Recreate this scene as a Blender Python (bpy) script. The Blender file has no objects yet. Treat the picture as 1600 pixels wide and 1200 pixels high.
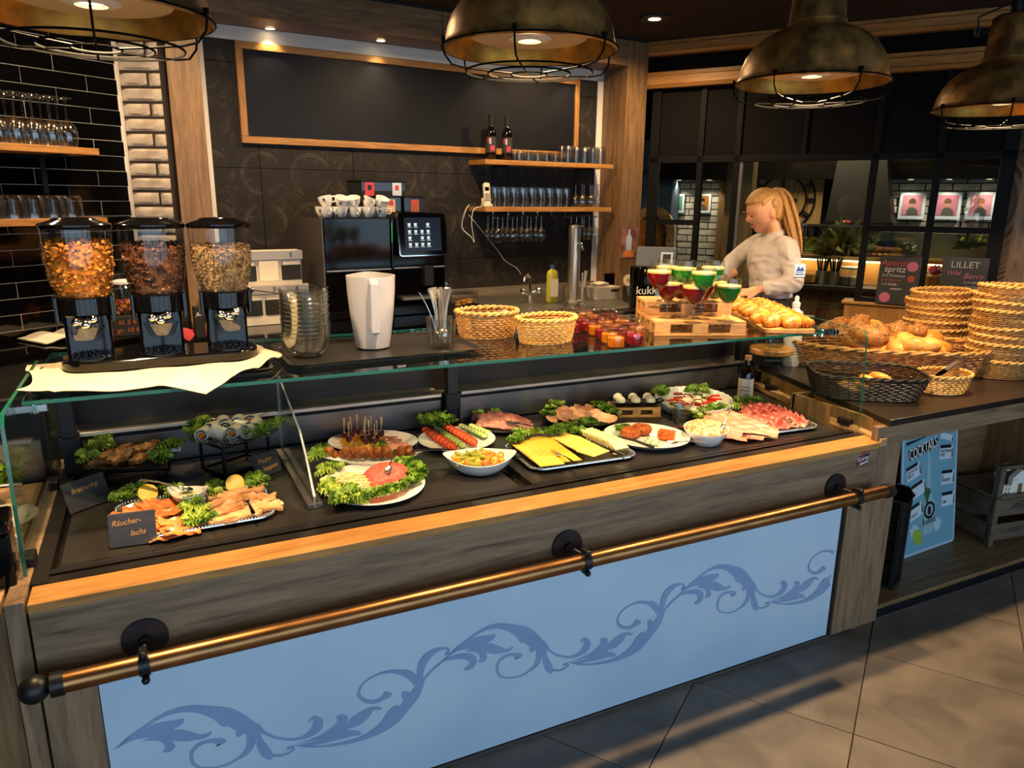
import bpy, math, random
from mathutils import Vector as V, Matrix as M, noise
R = math.radians
sc = bpy.context.scene
COL = sc.collection
rnd = random.Random(7)

# ------------------------------------------------------------ camera
CAMZ = 1.70
FPX = 1146.04
_p, _r, _y = R(14.2209), R(0.5956), R(25.8845)
FWD = V((math.sin(_y)*math.cos(_p), math.cos(_y)*math.cos(_p), -math.sin(_p)))
_rt = V((math.cos(_y), -math.sin(_y), 0))
_up = _rt.cross(FWD)
RT = _rt*math.cos(_r) + _up*math.sin(_r)
UP = -_rt*math.sin(_r) + _up*math.cos(_r)
CAM = V((0, 0, CAMZ))
cd = bpy.data.cameras.new('camera')
cam = bpy.data.objects.new('camera', cd)
COL.objects.link(cam)
cam.matrix_world = M(((RT.x, UP.x, -FWD.x, 0), (RT.y, UP.y, -FWD.y, 0), (RT.z, UP.z, -FWD.z, CAMZ), (0, 0, 0, 1)))
cd.sensor_width = 36
cd.lens = FPX/1600*36
cd.clip_start = .05
sc.camera = cam

# ------------------------------------------------------------ world, exposure
sc.view_settings.view_transform = 'Standard'
sc.view_settings.look = 'None'
sc.view_settings.exposure = 0
sc.view_settings.gamma = 1
sc.view_settings.use_curve_mapping = False
sc.cycles.max_bounces = 10
sc.cycles.transparent_max_bounces = 40
sc.cycles.transmission_bounces = 8
sc.cycles.caustics_reflective = False
sc.cycles.caustics_refractive = False
sc.cycles.sample_clamp_indirect = 4
w = bpy.data.worlds.new('world')
sc.world = w
w.use_nodes = True
bg = w.node_tree.nodes['Background']
bg.inputs[0].default_value = (.58, .79, 1, 1)
bg.inputs[1].default_value = 2.85
WARM = (1, .68, .36)
def lamp(name, kind, loc, energy, col, **k):
    d = bpy.data.lights.new(name, kind)
    d.energy = energy
    d.color = col
    for a, b in k.items():
        if a != 'aim':
            setattr(d, a, b)
    o = bpy.data.objects.new(name, d)
    COL.objects.link(o)
    o.location = loc
    if 'aim' in k:
        o.rotation_euler = (V(k['aim'])-V(loc)).to_track_quat('-Z', 'Y').to_euler()
    return o
PEND = [(-.07, 2.02, 2.085), (1.045, 2.06, 2.12), (2.13, 2.02, 2.10), (3.21, 2.02, 2.075)]
for i, p in enumerate(PEND):
    lamp('pendant_light', 'SPOT', (p[0], p[1], p[2]+.018), 130, WARM, spot_size=R(150), spot_blend=.15, shadow_soft_size=.035)

# further square ceiling spots of the same row, above the frame
CSPOT = [(-.75, 3.55), (.35, 3.75), (1.75, 3.95)]
for x, y in CSPOT: lamp('ceiling_light', 'SPOT', (x, y, 2.82), 115, WARM, spot_size=R(165), spot_blend=.7, shadow_soft_size=.04)
# added spots, unseen in the ceiling before the counter, to brighten the food
ADDSPOT = [(-.15, 1.1), (.65, 1.1), (1.45, 1.1), (2.25, 1.1)]
for x, y in ADDSPOT: lamp('added_food_light', 'SPOT', (x, y, 2.80), 250, WARM, spot_size=R(29), spot_blend=.8, shadow_soft_size=.04, aim=(x+.12, 2.38, .82))
# ------------------------------------------------------------ pixel rays and wall frames
def ray(x, y):
    return RT*((x-800)/FPX) - UP*((y-600)/FPX) + FWD
def Z(x, y, z):
    d = ray(x, y)
    return CAM + d*((z-CAMZ)/d.z)
def YP(x, y, Y):
    d = ray(x, y)
    return CAM + d*(Y/d.y)
class Fr:
    def __init__(s, P, ang):
        s.P = V((P[0], P[1], 0)); s.a = R(ang)
        s.t = V((math.cos(s.a), math.sin(s.a), 0)); s.n = V((-math.sin(s.a), math.cos(s.a), 0))
    def px(s, x, y, off=0):
        d = ray(x, y)
        q = CAM + d*(((s.P+s.n*off)-CAM).dot(s.n)/d.dot(s.n))
        return (q-s.P).dot(s.t), q.z
    def w(s, x, y, z):
        return s.P + s.t*x + s.n*y + V((0, 0, z))
    def put(s, o):
        o.location = s.P; o.rotation_euler = (0, 0, s.a)
        return o
    def loc(s, q):
        q = V(q)-s.P
        return V((q.dot(s.t), q.dot(s.n), q.z))
FW = Fr((1.5, 5.0), 5.876)
FT = Fr((-.09, 4.65), 34.1)
FB = Fr((3.571, 4.906), -56.5)

# ------------------------------------------------------------ materials
def lin(c):
    if isinstance(c, str):
        c = [int(c[i:i+2], 16)/255 for i in (0, 2, 4)]
    return tuple((x/12.92 if x <= .04045 else ((x+.055)/1.055)**2.4) for x in c[:3]) + (1,)
def _nt(name):
    m = bpy.data.materials.new(name)
    m.use_nodes = True
    return m, m.node_tree.nodes, m.node_tree.links, m.node_tree.nodes['Principled BSDF']
def mat(name, col, rough=.5, metal=0, col2=None, nscale=20, stretch=None, ramp=(.35, .65), bump=0, bscale=None, trans=0, ior=1.45, emit=None, es=1, coat=0, spec=.5, sss=0, detail=3):
    m, N, L, b = _nt(name)
    b.inputs['Base Color'].default_value = lin(col)
    b.inputs['Roughness'].default_value = rough
    b.inputs['Metallic'].default_value = metal
    b.inputs['Specular IOR Level'].default_value = spec
    b.inputs['IOR'].default_value = ior
    if trans: b.inputs['Transmission Weight'].default_value = trans
    if coat: b.inputs['Coat Weight'].default_value = coat; b.inputs['Coat Roughness'].default_value = .05
    if sss:
        b.inputs['Subsurface Weight'].default_value = sss; b.inputs['Subsurface Radius'].default_value = (.01, .005, .003)
    if emit: b.inputs['Emission Color'].default_value = lin(emit); b.inputs['Emission Strength'].default_value = es
    if col2 or bump:
        tc = N.new('ShaderNodeTexCoord'); mp = N.new('ShaderNodeMapping')
        L.new(tc.outputs['Object'], mp.inputs[0])
        mp.inputs['Scale'].default_value = stretch or (1, 1, 1)
    if col2:
        n = N.new('ShaderNodeTexNoise'); n.inputs['Scale'].default_value = nscale; n.inputs['Detail'].default_value = detail
        L.new(mp.outputs[0], n.inputs['Vector'])
        r = N.new('ShaderNodeValToRGB'); r.color_ramp.elements[0].position, r.color_ramp.elements[1].position = ramp
        r.color_ramp.elements[0].color = lin(col); r.color_ramp.elements[1].color = lin(col2)
        L.new(n.outputs['Fac'], r.inputs[0]); L.new(r.outputs[0], b.inputs['Base Color'])
    if bump:
        n2 = N.new('ShaderNodeTexNoise'); n2.inputs['Scale'].default_value = bscale or nscale; n2.inputs['Detail'].default_value = 4
        L.new(mp.outputs[0], n2.inputs['Vector'])
        bp = N.new('ShaderNodeBump'); bp.inputs['Strength'].default_value = bump; bp.inputs['Distance'].default_value = .004
        L.new(n2.outputs['Fac'], bp.inputs['Height']); L.new(bp.outputs[0], b.inputs['Normal'])
    return m
def oak(name, axis, light='8f6f4b', dark='6b4e32', crack='3d2a1a', rough=.45):
    m, N, L, b = _nt(name)
    tc = N.new('ShaderNodeTexCoord'); mp = N.new('ShaderNodeMapping'); L.new(tc.outputs['Object'], mp.inputs[0])
    s = [9, 9, 9]; s[axis] = .8
    mp.inputs['Scale'].default_value = s
    n = N.new('ShaderNodeTexNoise'); n.inputs['Scale'].default_value = 2.2; n.inputs['Detail'].default_value = 7; n.inputs['Distortion'].default_value = 1.6
    L.new(mp.outputs[0], n.inputs['Vector'])
    r = N.new('ShaderNodeValToRGB'); e = r.color_ramp.elements
    e[0].position = .3; e[0].color = lin(dark); e[1].position = .62; e[1].color = lin(light)
    k = e.new(.24); k.color = lin(crack)
    L.new(n.outputs['Fac'], r.inputs[0])
    n2 = N.new('ShaderNodeTexNoise'); n2.inputs['Scale'].default_value = 14; n2.inputs['Detail'].default_value = 5
    L.new(mp.outputs[0], n2.inputs['Vector'])
    mx = N.new('ShaderNodeMix'); mx.data_type = 'RGBA'; mx.blend_type = 'MULTIPLY'; mx.inputs[0].default_value = .55
    r2 = N.new('ShaderNodeValToRGB'); r2.color_ramp.elements[0].position = .3; r2.color_ramp.elements[0].color = (.45, .42, .4, 1); r2.color_ramp.elements[1].position = .6
    L.new(n2.outputs['Fac'], r2.inputs[0])
    L.new(r.outputs[0], mx.inputs[6]); L.new(r2.outputs[0], mx.inputs[7]); L.new(mx.outputs[2], b.inputs['Base Color'])
    b.inputs['Roughness'].default_value = rough
    bp = N.new('ShaderNodeBump'); bp.inputs['Strength'].default_value = .12; bp.inputs['Distance'].default_value = .003
    L.new(n2.outputs['Fac'], bp.inputs['Height']); L.new(bp.outputs[0], b.inputs['Normal'])
    return m
def thin_glass(name, tint='ffffff', refl=1.0, rough=.01, f0=.04):
    m, N, L, b = _nt(name)
    N.remove(b)
    out = N['Material Output']
    t = N.new('ShaderNodeBsdfTransparent'); t.inputs[0].default_value = lin(tint)
    g = N.new('ShaderNodeBsdfGlossy'); g.inputs['Roughness'].default_value = rough
    lw = N.new('ShaderNodeLayerWeight'); lw.inputs[0].default_value = .5
    pw = N.new('ShaderNodeMath'); pw.operation = 'POWER'; pw.inputs[1].default_value = 4.0
    L.new(lw.outputs['Facing'], pw.inputs[0])
    ma = N.new('ShaderNodeMath'); ma.operation = 'MULTIPLY_ADD'; ma.inputs[1].default_value = .85*refl; ma.inputs[2].default_value = f0*refl
    ma.use_clamp = True
    L.new(pw.outputs[0], ma.inputs[0])
    mx = N.new('ShaderNodeMixShader')
    L.new(ma.outputs[0], mx.inputs[0]); L.new(t.outputs[0], mx.inputs[1]); L.new(g.outputs[0], mx.inputs[2])
    L.new(mx.outputs[0], out.inputs[0])
    return m
MT = {}
def defmats():
    for a, n in enumerate('xyz'):
        MT['oak_'+n] = oak('oak_'+n, a)
        MT['warmoak_'+n] = oak('warm_oak_'+n, a, 'bf8846', '9f6c34', '7c5126')
        MT['greyoak_'+n] = oak('grey_oak_'+n, a, '94795c', '6c5843', '3f3226')
        MT['paleoak_'+n] = oak('pale_oak_'+n, a, 'c8a273', 'a57e4f', '8b653d')
    MT['glass'] = thin_glass('clear_glass', 'fafcfb')
    MT['shelfglass'] = thin_glass('counter_glass', 'e4efe9', 1.0, .005, .06)
    MT['sideglass'] = thin_glass('side_glass', 'eef5f1', .9, .005, .04)
    MT['jarglass'] = thin_glass('jar_glass', 'f1f4f2', 1.0, .04, .07)
    MT['reardark'] = mat('rear_panel_dark', '1c1715', .35, spec=.3)
    MT['hopperglass'] = thin_glass('hopper_plastic', 'f4f4f2', .8, .03, .05)
    MT['bowlglass'] = thin_glass('bowl_glass', 'eff2f1', 1.4, .12, .2)
    MT['glassware'] = thin_glass('glassware', 'f1f2f1', 1.0, .10, .13)
    MT['acrylic'] = thin_glass('acrylic', 'f2f4f3', .7, .03, .04)
    MT['glassedge'] = mat('green_glass_edge', '1d6f5a', .1, 0, trans=.4, spec=.8)
    MT['acryledge'] = mat('acrylic_edge', 'cfd3d2', .15, trans=.5)
    MT['steel'] = mat('brushed_steel', 'cfc7bb', .34, 1, 'bab2a6', 6, (1, 60, 60))
    MT['chrome'] = mat('chrome', 'd8d8d8', .08, 1)
    MT['silver'] = mat('silver_tray', 'e2dfd8', .24, 1)
    MT['dsteel'] = mat('dark_steel', '8b8481', .4, .85, '7a7471', 5, (1, 60, 60))
    MT['blackmetal'] = mat('black_metal', '151518', .4, .2)
    MT['blackgloss'] = mat('black_gloss', '070708', .08, 0, spec=.4)
    MT['frameblack'] = mat('frame_black', '08080a', .6, spec=.2)
    MT['wireblack'] = mat('wire_black', '090909', .8, spec=.08)
    MT['blackmatte'] = mat('black_matte', '161618', .6)
    MT['blackrail'] = mat('black_rail', '1c1918', .32)
    MT['stone'] = mat('dark_stone', '1d1a19', .4, 0, '2b2724', 260, ramp=(.4, .7), bump=.12, bscale=300)
    MT['slate'] = mat('slate', '2b2d31', .6, 0, '36373b', 40, bump=.15)
    MT['white'] = mat('white_paint', 'e3ddd4', .6)
    MT['ceramic'] = mat('white_ceramic', 'ece9e4', .12, coat=.3)
    MT['whiteplastic'] = mat('white_plastic', 'd7d7da', .3)
    MT['panel'] = mat('blue_white_panel', 'b4cce0', .55, 0, 'aac5dc', 3, bump=.1, bscale=60)
    MT['scroll'] = mat('blue_scroll_print', '859fc6', .55, 0, '7d98c0', 6)
    MT['brass'] = mat('aged_brass', 'a5764a', .33, 1, '7d5a3a', 9, (1, 8, 8), bump=.03)
    MT['golddome'] = mat('gold_leaf_metal', 'a9834a', .38, .6, '63492a', 14, ramp=(.36, .62), bump=.25, bscale=26)
    MT['goldin'] = mat('gold_inside', 'd39c42', .35, .8, 'a57a38', 18, ramp=(.35, .6), bump=.1)
    MT['lampplate'] = mat('lamp_plate', 'cfb78c', .5)
    MT['led'] = mat('led', 'fff3d8', .5, emit='ffdf9e', es=9)
    MT['spotled'] = mat('spot_led', 'fff3d8', .5, emit='ffe6b8', es=14)
    MT['ceil'] = mat('dark_ceiling', '3f352d', .9, spec=.2)
    MT['clad'] = mat('black_cladding', '0d0a0a', .7, spec=.12)
    MT['kick'] = mat('black_plinth', '0f1116', .4)
    MT['black_tile'] = mat('black_glazed_tile', '060606', .07, 0, bump=.05, bscale=10, spec=.45)
    MT['grout'] = mat('pale_grout', 'c8c0b6', .8)
    MT['brick'] = mat('white_brick', 'c4b8ab', .85, 0, 'a59789', 14, bump=.9, bscale=34)
    MT['brickjoint'] = mat('brick_joint', '2b2320', .9)
    MT['wallbrick'] = mat('painted_brick', 'cfc8bd', .8, 0, 'aba398', 10, bump=.6, bscale=24)
    MT['wicker'] = mat('wicker', 'c9995a', .5, 0, '9a6a34', 60, bump=.3, bscale=200)
    MT['wickerlt'] = mat('wicker_light', 'd2a866', .45, 0, 'b1843f', 60, bump=.3, bscale=200)
    MT['wickerbrown'] = mat('wicker_brown', 'a9794b', .5, 0, '6f4528', 50, bump=.3, bscale=200)
    MT['wickerblack'] = mat('wicker_black', '25211e', .45, 0, '17140f', 50)
    MT['paper'] = mat('paper', 'ded5c4', .8)
    MT['linen'] = mat('linen_cloth', 'c6ba9c', .9, 0, 'b9ad8e', 30, bump=.3, bscale=60)
    MT['dark'] = mat('dark_interior', '0b0b0c', .7)
    MT['text_white'] = mat('white_lettering', 'e8e6e0', .7)
    MT['text_dark'] = mat('dark_lettering', '1a1c26', .7)
    MT['text_orange'] = mat('chalk_lettering', 'b98a50', .8)
    MT['lettuce'] = mat('lettuce', '7d9d2a', .45, 0, '466d19', 38, ramp=(.35, .62))
    MT['lettucelt'] = mat('lettuce_light', 'a5b648', .45, 0, '6d8f25', 38)
    MT['parsley'] = mat('parsley', '4c6e1d', .5, 0, '7d9436', 60)

# ------------------------------------------------------------ mesh building
class MB:
    def __init__(s): s.v = []; s.f = []; s.s = []
    def add(s, vs, fs, T=None, smooth=True):
        o = len(s.v)
        s.v += [tuple(T @ V(p)) if T else tuple(p) for p in vs]
        s.f += [tuple(i+o for i in f) for f in fs]
        s.s += [smooth]*len(fs)
        return s
    def box(s, x0, y0, z0, x1, y1, z1, T=None):
        vs = [(x, y, z) for z in (z0, z1) for y in (y0, y1) for x in (x0, x1)]
        return s.add(vs, [(0, 2, 3, 1), (4, 5, 7, 6), (0, 1, 5, 4), (2, 6, 7, 3), (0, 4, 6, 2), (1, 3, 7, 5)], T, False)
    def prism(s, poly, z0, z1, T=None):
        n = len(poly)
        vs = [(p[0], p[1], z0) for p in poly] + [(p[0], p[1], z1) for p in poly]
        fs = [tuple(range(n-1, -1, -1)), tuple(range(n, 2*n))] + [(i, (i+1) % n, n+(i+1) % n, n+i) for i in range(n)]
        return s.add(vs, fs, T, True)
    def lathe(s, prof, n=24, T=None, sx=1, sy=1, k=None):
        vs, fs, rows = [], [], []
        for r, z in prof:
            if r < 1e-6:
                rows.append([len(vs)]); vs.append((0, 0, z))
            else:
                rows.append(list(range(len(vs), len(vs)+n)))
                for i in range(n):
                    a = 2*math.pi*i/n
                    c, d = math.cos(a), math.sin(a)
                    q = 1
                    if k: q = 1/((abs(c)**k+abs(d)**k)**(1/k))
                    vs.append((r*c*q*sx, r*d*q*sy, z))
        for a, b in zip(rows, rows[1:]):
            for i in range(n):
                j = (i+1) % n
                if len(a) == 1 and len(b) == 1: break
                if len(a) == 1: fs.append((a[0], b[i], b[j])[::-1])
                elif len(b) == 1: fs.append((a[i], a[j], b[0]))
                else: fs.append((a[i], a[j], b[j], b[i]))
        return s.add(vs, fs, T)
    def tube(s, pts, r, n=8, closed=False, T=None, flat=1):
        pts = [V(p) for p in pts]
        m = len(pts)
        rs = r if isinstance(r, (list, tuple)) else [r]*m
        vs, fs = [], []
        u = None
        for i in range(m):
            a = pts[i-1] if (i > 0 or closed) else pts[i]
            b = pts[(i+1) % m] if (i < m-1 or closed) else pts[i]
            t = (b-a).normalized() if (b-a).length > 1e-9 else V((0, 0, 1))
            if u is None:
                u = t.orthogonal().normalized() if abs(t.z) > .9 else V((0, 0, 1)).cross(t).normalized()
            u = (u - t*u.dot(t))
            u = u.normalized() if u.length > 1e-9 else t.orthogonal().normalized()
            w_ = t.cross(u)
            for k in range(n):
                g = 2*math.pi*k/n
                vs.append(pts[i]+(u*math.cos(g)+w_*math.sin(g)*flat)*rs[i])
        for i in range(m if closed else m-1):
            j = (i+1) % m
            for k in range(n):
                l = (k+1) % n
                fs.append((i*n+k, i*n+l, j*n+l, j*n+k))
        if not closed:
            fs.append(tuple(range(n-1, -1, -1))); fs.append(tuple(range((m-1)*n, m*n)))
        return s.add(vs, fs, T)
    def ball(s, c, r, nu=14, nv=9, sc_=(1, 1, 1), T=None):
        pr = [(r*math.sin(math.pi*i/nv), -r*math.cos(math.pi*i/nv)) for i in range(nv+1)]
        pr[0] = (0, -r); pr[-1] = (0, r)
        Q = M.Translation(V(c)) @ M.Diagonal((*sc_, 1))
        return s.lathe(pr, nu, (T @ Q) if T else Q)
    def cyl(s, c, r, h, n=20, T=None, r2=None):
        Q = M.Translation(V(c))
        return s.lathe([(0, 0), (r, 0), (r if r2 is None else r2, h), (0, h)], n, (T @ Q) if T else Q)
    def grid(s, fn, nu, nv, T=None):
        vs = [fn(i/(nu-1), j/(nv-1)) for j in range(nv) for i in range(nu)]
        fs = [(j*nu+i, j*nu+i+1, (j+1)*nu+i+1, (j+1)*nu+i) for j in range(nv-1) for i in range(nu-1)]
        return s.add(vs, fs, T)
    def slab(s, fn, nu, nv, th, T=None):
        """closed sheet of thickness th over fn(u,v)"""
        top = [V(fn(i/(nu-1), j/(nv-1))) for j in range(nv) for i in range(nu)]
        bot = [p-V((0, 0, th)) for p in top]
        m = nu*nv
        fs = []
        for j in range(nv-1):
            for i in range(nu-1):
                a, b, c, d = j*nu+i, j*nu+i+1, (j+1)*nu+i+1, (j+1)*nu+i
                fs += [(a, b, c, d), (m+d, m+c, m+b, m+a)]
        rim = [i for i in range(nu)]+[j*nu+nu-1 for j in range(1, nv)]+[(nv-1)*nu+i for i in range(nu-2, -1, -1)]+[j*nu for j in range(nv-2, 0, -1)]
        for a, b in zip(rim, rim[1:]+rim[:1]): fs.append((b, a, m+a, m+b))
        return s.add(top+bot, fs, T)
    def disp(s, fn):
        s.v = [tuple(fn(V(p))) for p in s.v]
        return s
    def mesh(s, name, ma, sharp=38):
        me = bpy.data.meshes.new(name)
        me.from_pydata(s.v, [], s.f)
        me.polygons.foreach_set('use_smooth', s.s)
        if any(s.s): me.set_sharp_from_angle(angle=R(sharp))
        me.materials.append(MT[ma] if isinstance(ma, str) else ma)
        return me
    def build(s, name, ma, parent=None, bevel=0, sharp=38, kind=None):
        o = bpy.data.objects.new(name, s.mesh(name, ma, sharp))
        COL.objects.link(o)
        if parent: o.parent = parent
        if bevel:
            b = o.modifiers.new('bevel', 'BEVEL'); b.width = bevel; b.segments = 2; b.limit_method = 'ANGLE'; b.angle_limit = R(40)
        if kind: o['kind'] = kind
        return o
def tag(o, label=None, cat=None, group=None, kind=None):
    if label: o['label'] = label
    if cat: o['category'] = cat
    if group: o['group'] = group
    if kind: o['kind'] = kind
    return o
def thing(name, label, cat, loc=(0, 0, 0), rz=0, group=None):
    o = bpy.data.objects.new(name, None)
    COL.objects.link(o)
    o.location = loc; o.rotation_euler = (0, 0, rz); o.empty_display_size = .05
    return tag(o, label, cat, group)
def struct(o): o['kind'] = 'structure'; return o
KIDS = {}
def kids(o): return [c for c in bpy.data.objects if c.parent == o]
def dup(o, loc=None, rot=None, label=None, parent=None, group=None, scale=None, tree=None):
    if tree is None:
        tree = {}
        for c in bpy.data.objects:
            if c.parent: tree.setdefault(c.parent.name, []).append(c)
    c = o.copy(); COL.objects.link(c)
    if parent: c.parent = parent
    if loc is not None: c.location = loc
    if rot is not None: c.rotation_euler = rot if isinstance(rot, tuple) else (0, 0, rot)
    if scale is not None: c.scale = (scale,)*3 if isinstance(scale, (int, float)) else scale
    if label: c['label'] = label
    if group: c['group'] = group
    for k in tree.get(o.name, []): dup(k, parent=c, tree=tree)
    return c
def inst(me, name, label, cat, loc, rot=(0, 0, 0), group=None, scale=None):
    """a one-mesh thing that shares its mesh"""
    o = bpy.data.objects.new(name, me)
    COL.objects.link(o)
    o.location = loc; o.rotation_euler = rot
    if scale is not None: o.scale = (scale,)*3 if isinstance(scale, (int, float)) else scale
    return tag(o, label, cat, group)
def partof(me, name, parent, loc=(0, 0, 0), rot=(0, 0, 0), scale=None):
    o = bpy.data.objects.new(name, me)
    COL.objects.link(o); o.parent = parent
    o.location = loc; o.rotation_euler = rot
    if scale is not None: o.scale = (scale,)*3 if isinstance(scale, (int, float)) else scale
    return o
def text(txt, size, ma, name='lettering', parent=None, T=None, shear=0, depth=.0004, align='CENTER', width=1.0):
    cu = bpy.data.curves.new('t', 'FONT')
    cu.body = txt; cu.size = size; cu.align_x = align; cu.align_y = 'CENTER'; cu.shear = shear; cu.extrude = depth
    cu.resolution_u = 3
    o = bpy.data.objects.new('t', cu)
    COL.objects.link(o)
    bpy.context.view_layer.update()
    me = bpy.data.meshes.new_from_object(o.evaluated_get(bpy.context.evaluated_depsgraph_get()))
    bpy.data.objects.remove(o)
    me.transform((T or M()) @ M.Diagonal((width, 1, 1, 1)))
    me.materials.clear()
    me.materials.append(MT[ma] if isinstance(ma, str) else ma)
    n = bpy.data.objects.new(name, me)
    COL.objects.link(n)
    if parent: n.parent = parent
    return n
# upright plane facing -Y: text in XZ
UPR = M.Rotation(R(90), 4, 'X')
def Tr(x, y, z): return M.Translation((x, y, z))
def Rz(a): return M.Rotation(a, 4, 'Z')
def Rx(a): return M.Rotation(a, 4, 'X')
def Ry(a): return M.Rotation(a, 4, 'Y')
def rrect(w_, h, r, n=6):
    out = []
    for cx, cy, a0 in ((w_/2-r, h/2-r, 0), (-w_/2+r, h/2-r, 90), (-w_/2+r, -h/2+r, 180), (w_/2-r, -h/2+r, 270)):
        for i in range(n+1):
            a = R(a0+90*i/n)
            out.append((cx+r*math.cos(a), cy+r*math.sin(a)))
    return out
defmats()
# ============================================================ ROOM SHELL
CEIL = 2.85
def floor_mat(name, c1, c2, c3):
    m, N, L, b = _nt(name)
    tc = N.new('ShaderNodeTexCoord')
    n = N.new('ShaderNodeTexNoise'); n.inputs['Scale'].default_value = 4; n.inputs['Detail'].default_value = 8; n.inputs['Distortion'].default_value = .6
    L.new(tc.outputs['Object'], n.inputs['Vector'])
    r = N.new('ShaderNodeValToRGB'); e = r.color_ramp.elements
    e[0].position = .32; e[0].color = lin(c1); e[1].position = .68; e[1].color = lin(c3); k = e.new(.5); k.color = lin(c2)
    L.new(n.outputs['Fac'], r.inputs[0]); L.new(r.outputs[0], b.inputs['Base Color'])
    b.inputs['Roughness'].default_value = .5
    n2 = N.new('ShaderNodeTexNoise'); n2.inputs['Scale'].default_value = 90; L.new(tc.outputs['Object'], n2.inputs['Vector'])
    bp = N.new('ShaderNodeBump'); bp.inputs['Strength'].default_value = .15; bp.inputs['Distance'].default_value = .002
    L.new(n2.outputs['Fac'], bp.inputs['Height']); L.new(bp.outputs[0], b.inputs['Normal'])
    return m
MT['floortile'] = floor_mat('concrete_floor_tile', '554c42', '71665a', '807465')
MT['floorgrout'] = mat('floor_joint', '2a2521', .9)
floor = struct(MB().box(-4, -3, -.2, 9, 9, -.006).build('floor', 'floorgrout'))
ft = MB().prism([(.002, .002), (.524, .002), (.524, .528), (.002, .528)], -.008, 0).mesh('tile', 'floortile')
ca, sa = math.cos(R(34.3)), math.sin(R(34.3))
for i in range(-5, 10):
    for j in range(-12, 6):
        u, v = 1.828+.526*i, .569+.53*j-.53
        cx, cy = (u+.26)*ca-(v+.26)*sa, (u+.26)*sa+(v+.26)*ca
        if -.4 < cx < 6 and -.9 < cy < 2.3:
            q = CAM
            partof(ft, 'tile', floor, (u*ca-v*sa, u*sa+v*ca, rnd.uniform(-.0006, .0004)), (0, 0, R(34.3)))
rest = MB().box(-4, -3, -.19, 9, -1.2, -.001).box(-4, 2.5, -.19, 9, 9, -.001)
o = rest.build('far_paving', 'floortile', floor); o['kind'] = 'stuff'
struct(MB().box(-4, -3, CEIL, 9, 9, CEIL+.2).build('ceiling', 'ceil'))
# side walls and a glazed street front behind the viewer
struct(MB().box(-3.2, -2.6, 0, -3.05, 9, CEIL).build('wall_left', 'ceil'))
struct(MB().box(8.2, -2.6, 0, 8.35, 9, CEIL).build('wall_right', 'ceil'))
struct(MB().box(-3.2, 8.6, 0, 8.35, 8.75, CEIL).build('wall_far', 'clad'))
fr = MB().box(-3.2, -1.8, 0, 8.35, -1.65, .15).box(-3.2, -1.8, 2.25, 8.35, -1.65, CEIL).box(5.2, -1.8, .15, 8.35, -1.65, 2.25)
for x in (-3.2, -1.6, .1, 1.8, 3.5, 5.1): fr.box(x, -1.8, .15, x+.1, -1.7, 2.25)
struct(fr.build('wall_front', 'blackmatte'))

# ------------------------------------------------------------ back wall with ornament tiles
def ornament_mat():
    m, N, L, b = _nt('ornament_tile')
    tc = N.new('ShaderNodeTexCoord')
    sp = N.new('ShaderNodeSeparateXYZ'); L.new(tc.outputs['Object'], sp.inputs[0])
    def mth(op, a, b_=None, c=None):
        n = N.new('ShaderNodeMath'); n.operation = op
        for i, x in enumerate((a, b_, c)):
            if x is None: continue
            if isinstance(x, (int, float)): n.inputs[i].default_value = x
            else: L.new(x, n.inputs[i])
        return n.outputs[0]
    def cell(x, size, off):
        return mth('MULTIPLY', mth('SUBTRACT', mth('FRACT', mth('DIVIDE', mth('ADD', x, off), size)), .5), size)
    x, z = sp.outputs[0], sp.outputs[2]
    px, pz = cell(x, .30, 10.0), cell(z, .30, 10.02)
    r = mth('SQRT', mth('ADD', mth('MULTIPLY', px, px), mth('MULTIPLY', pz, pz)))
    th = mth('ARCTAN2', pz, px)
    petal = mth('MULTIPLY', mth('ABSOLUTE', mth('SINE', mth('MULTIPLY', th, 4))), .1)
    d1 = mth('ABSOLUTE', mth('SUBTRACT', r, petal))
    d2 = mth('ABSOLUTE', mth('SUBTRACT', r, .115))
    d3 = mth('ABSOLUTE', mth('SUBTRACT', r, .128))
    qx, qz = cell(x, .30, 10.15), cell(z, .30, 10.17)
    r2 = mth('SQRT', mth('ADD', mth('MULTIPLY', qx, qx), mth('MULTIPLY', qz, qz)))
    d4 = mth('ABSOLUTE', mth('SUBTRACT', r2, mth('MULTIPLY', mth('ADD', mth('SINE', mth('MULTIPLY', mth('ARCTAN2', qz, qx), 8)), 3), .018)))
    dd = mth('MINIMUM', mth('MINIMUM', d1, d2), mth('MINIMUM', d3, d4))
    line = mth('LESS_THAN', dd, .0045)
    ns = N.new('ShaderNodeTexNoise'); ns.inputs['Scale'].default_value = 9; ns.inputs['Detail'].default_value = 6; L.new(tc.outputs['Object'], ns.inputs['Vector'])
    wear = N.new('ShaderNodeMapRange'); wear.inputs[1].default_value = .42; wear.inputs[2].default_value = .62
    L.new(ns.outputs['Fac'], wear.inputs[0])
    f = mth('MULTIPLY', line, wear.outputs[0])
    r1 = N.new('ShaderNodeValToRGB'); r1.color_ramp.elements[0].color = lin('211e1c'); r1.color_ramp.elements[1].color = lin('332e2a')
    L.new(ns.outputs['Fac'], r1.inputs[0])
    mx = N.new('ShaderNodeMix'); mx.data_type = 'RGBA'; L.new(f, mx.inputs[0]); L.new(r1.outputs[0], mx.inputs[6]); mx.inputs[7].default_value = lin('48413a')
    L.new(mx.outputs[2], b.inputs['Base Color']); b.inputs['Roughness'].default_value = .6; b.inputs['Specular IOR Level'].default_value = .2
    return m
MT['ornament'] = ornament_mat()
wall_back = struct(FW.put(MB().box(-1.377, 0, 0, 1.97, .15, CEIL).build('wall_back', 'dark')))
s0, z0 = FW.px(712, 404)
zs = [z0+.595*k for k in range(-2, 4)]
ss = [.33+.595*k for k in range(-4, 4)]
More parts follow.
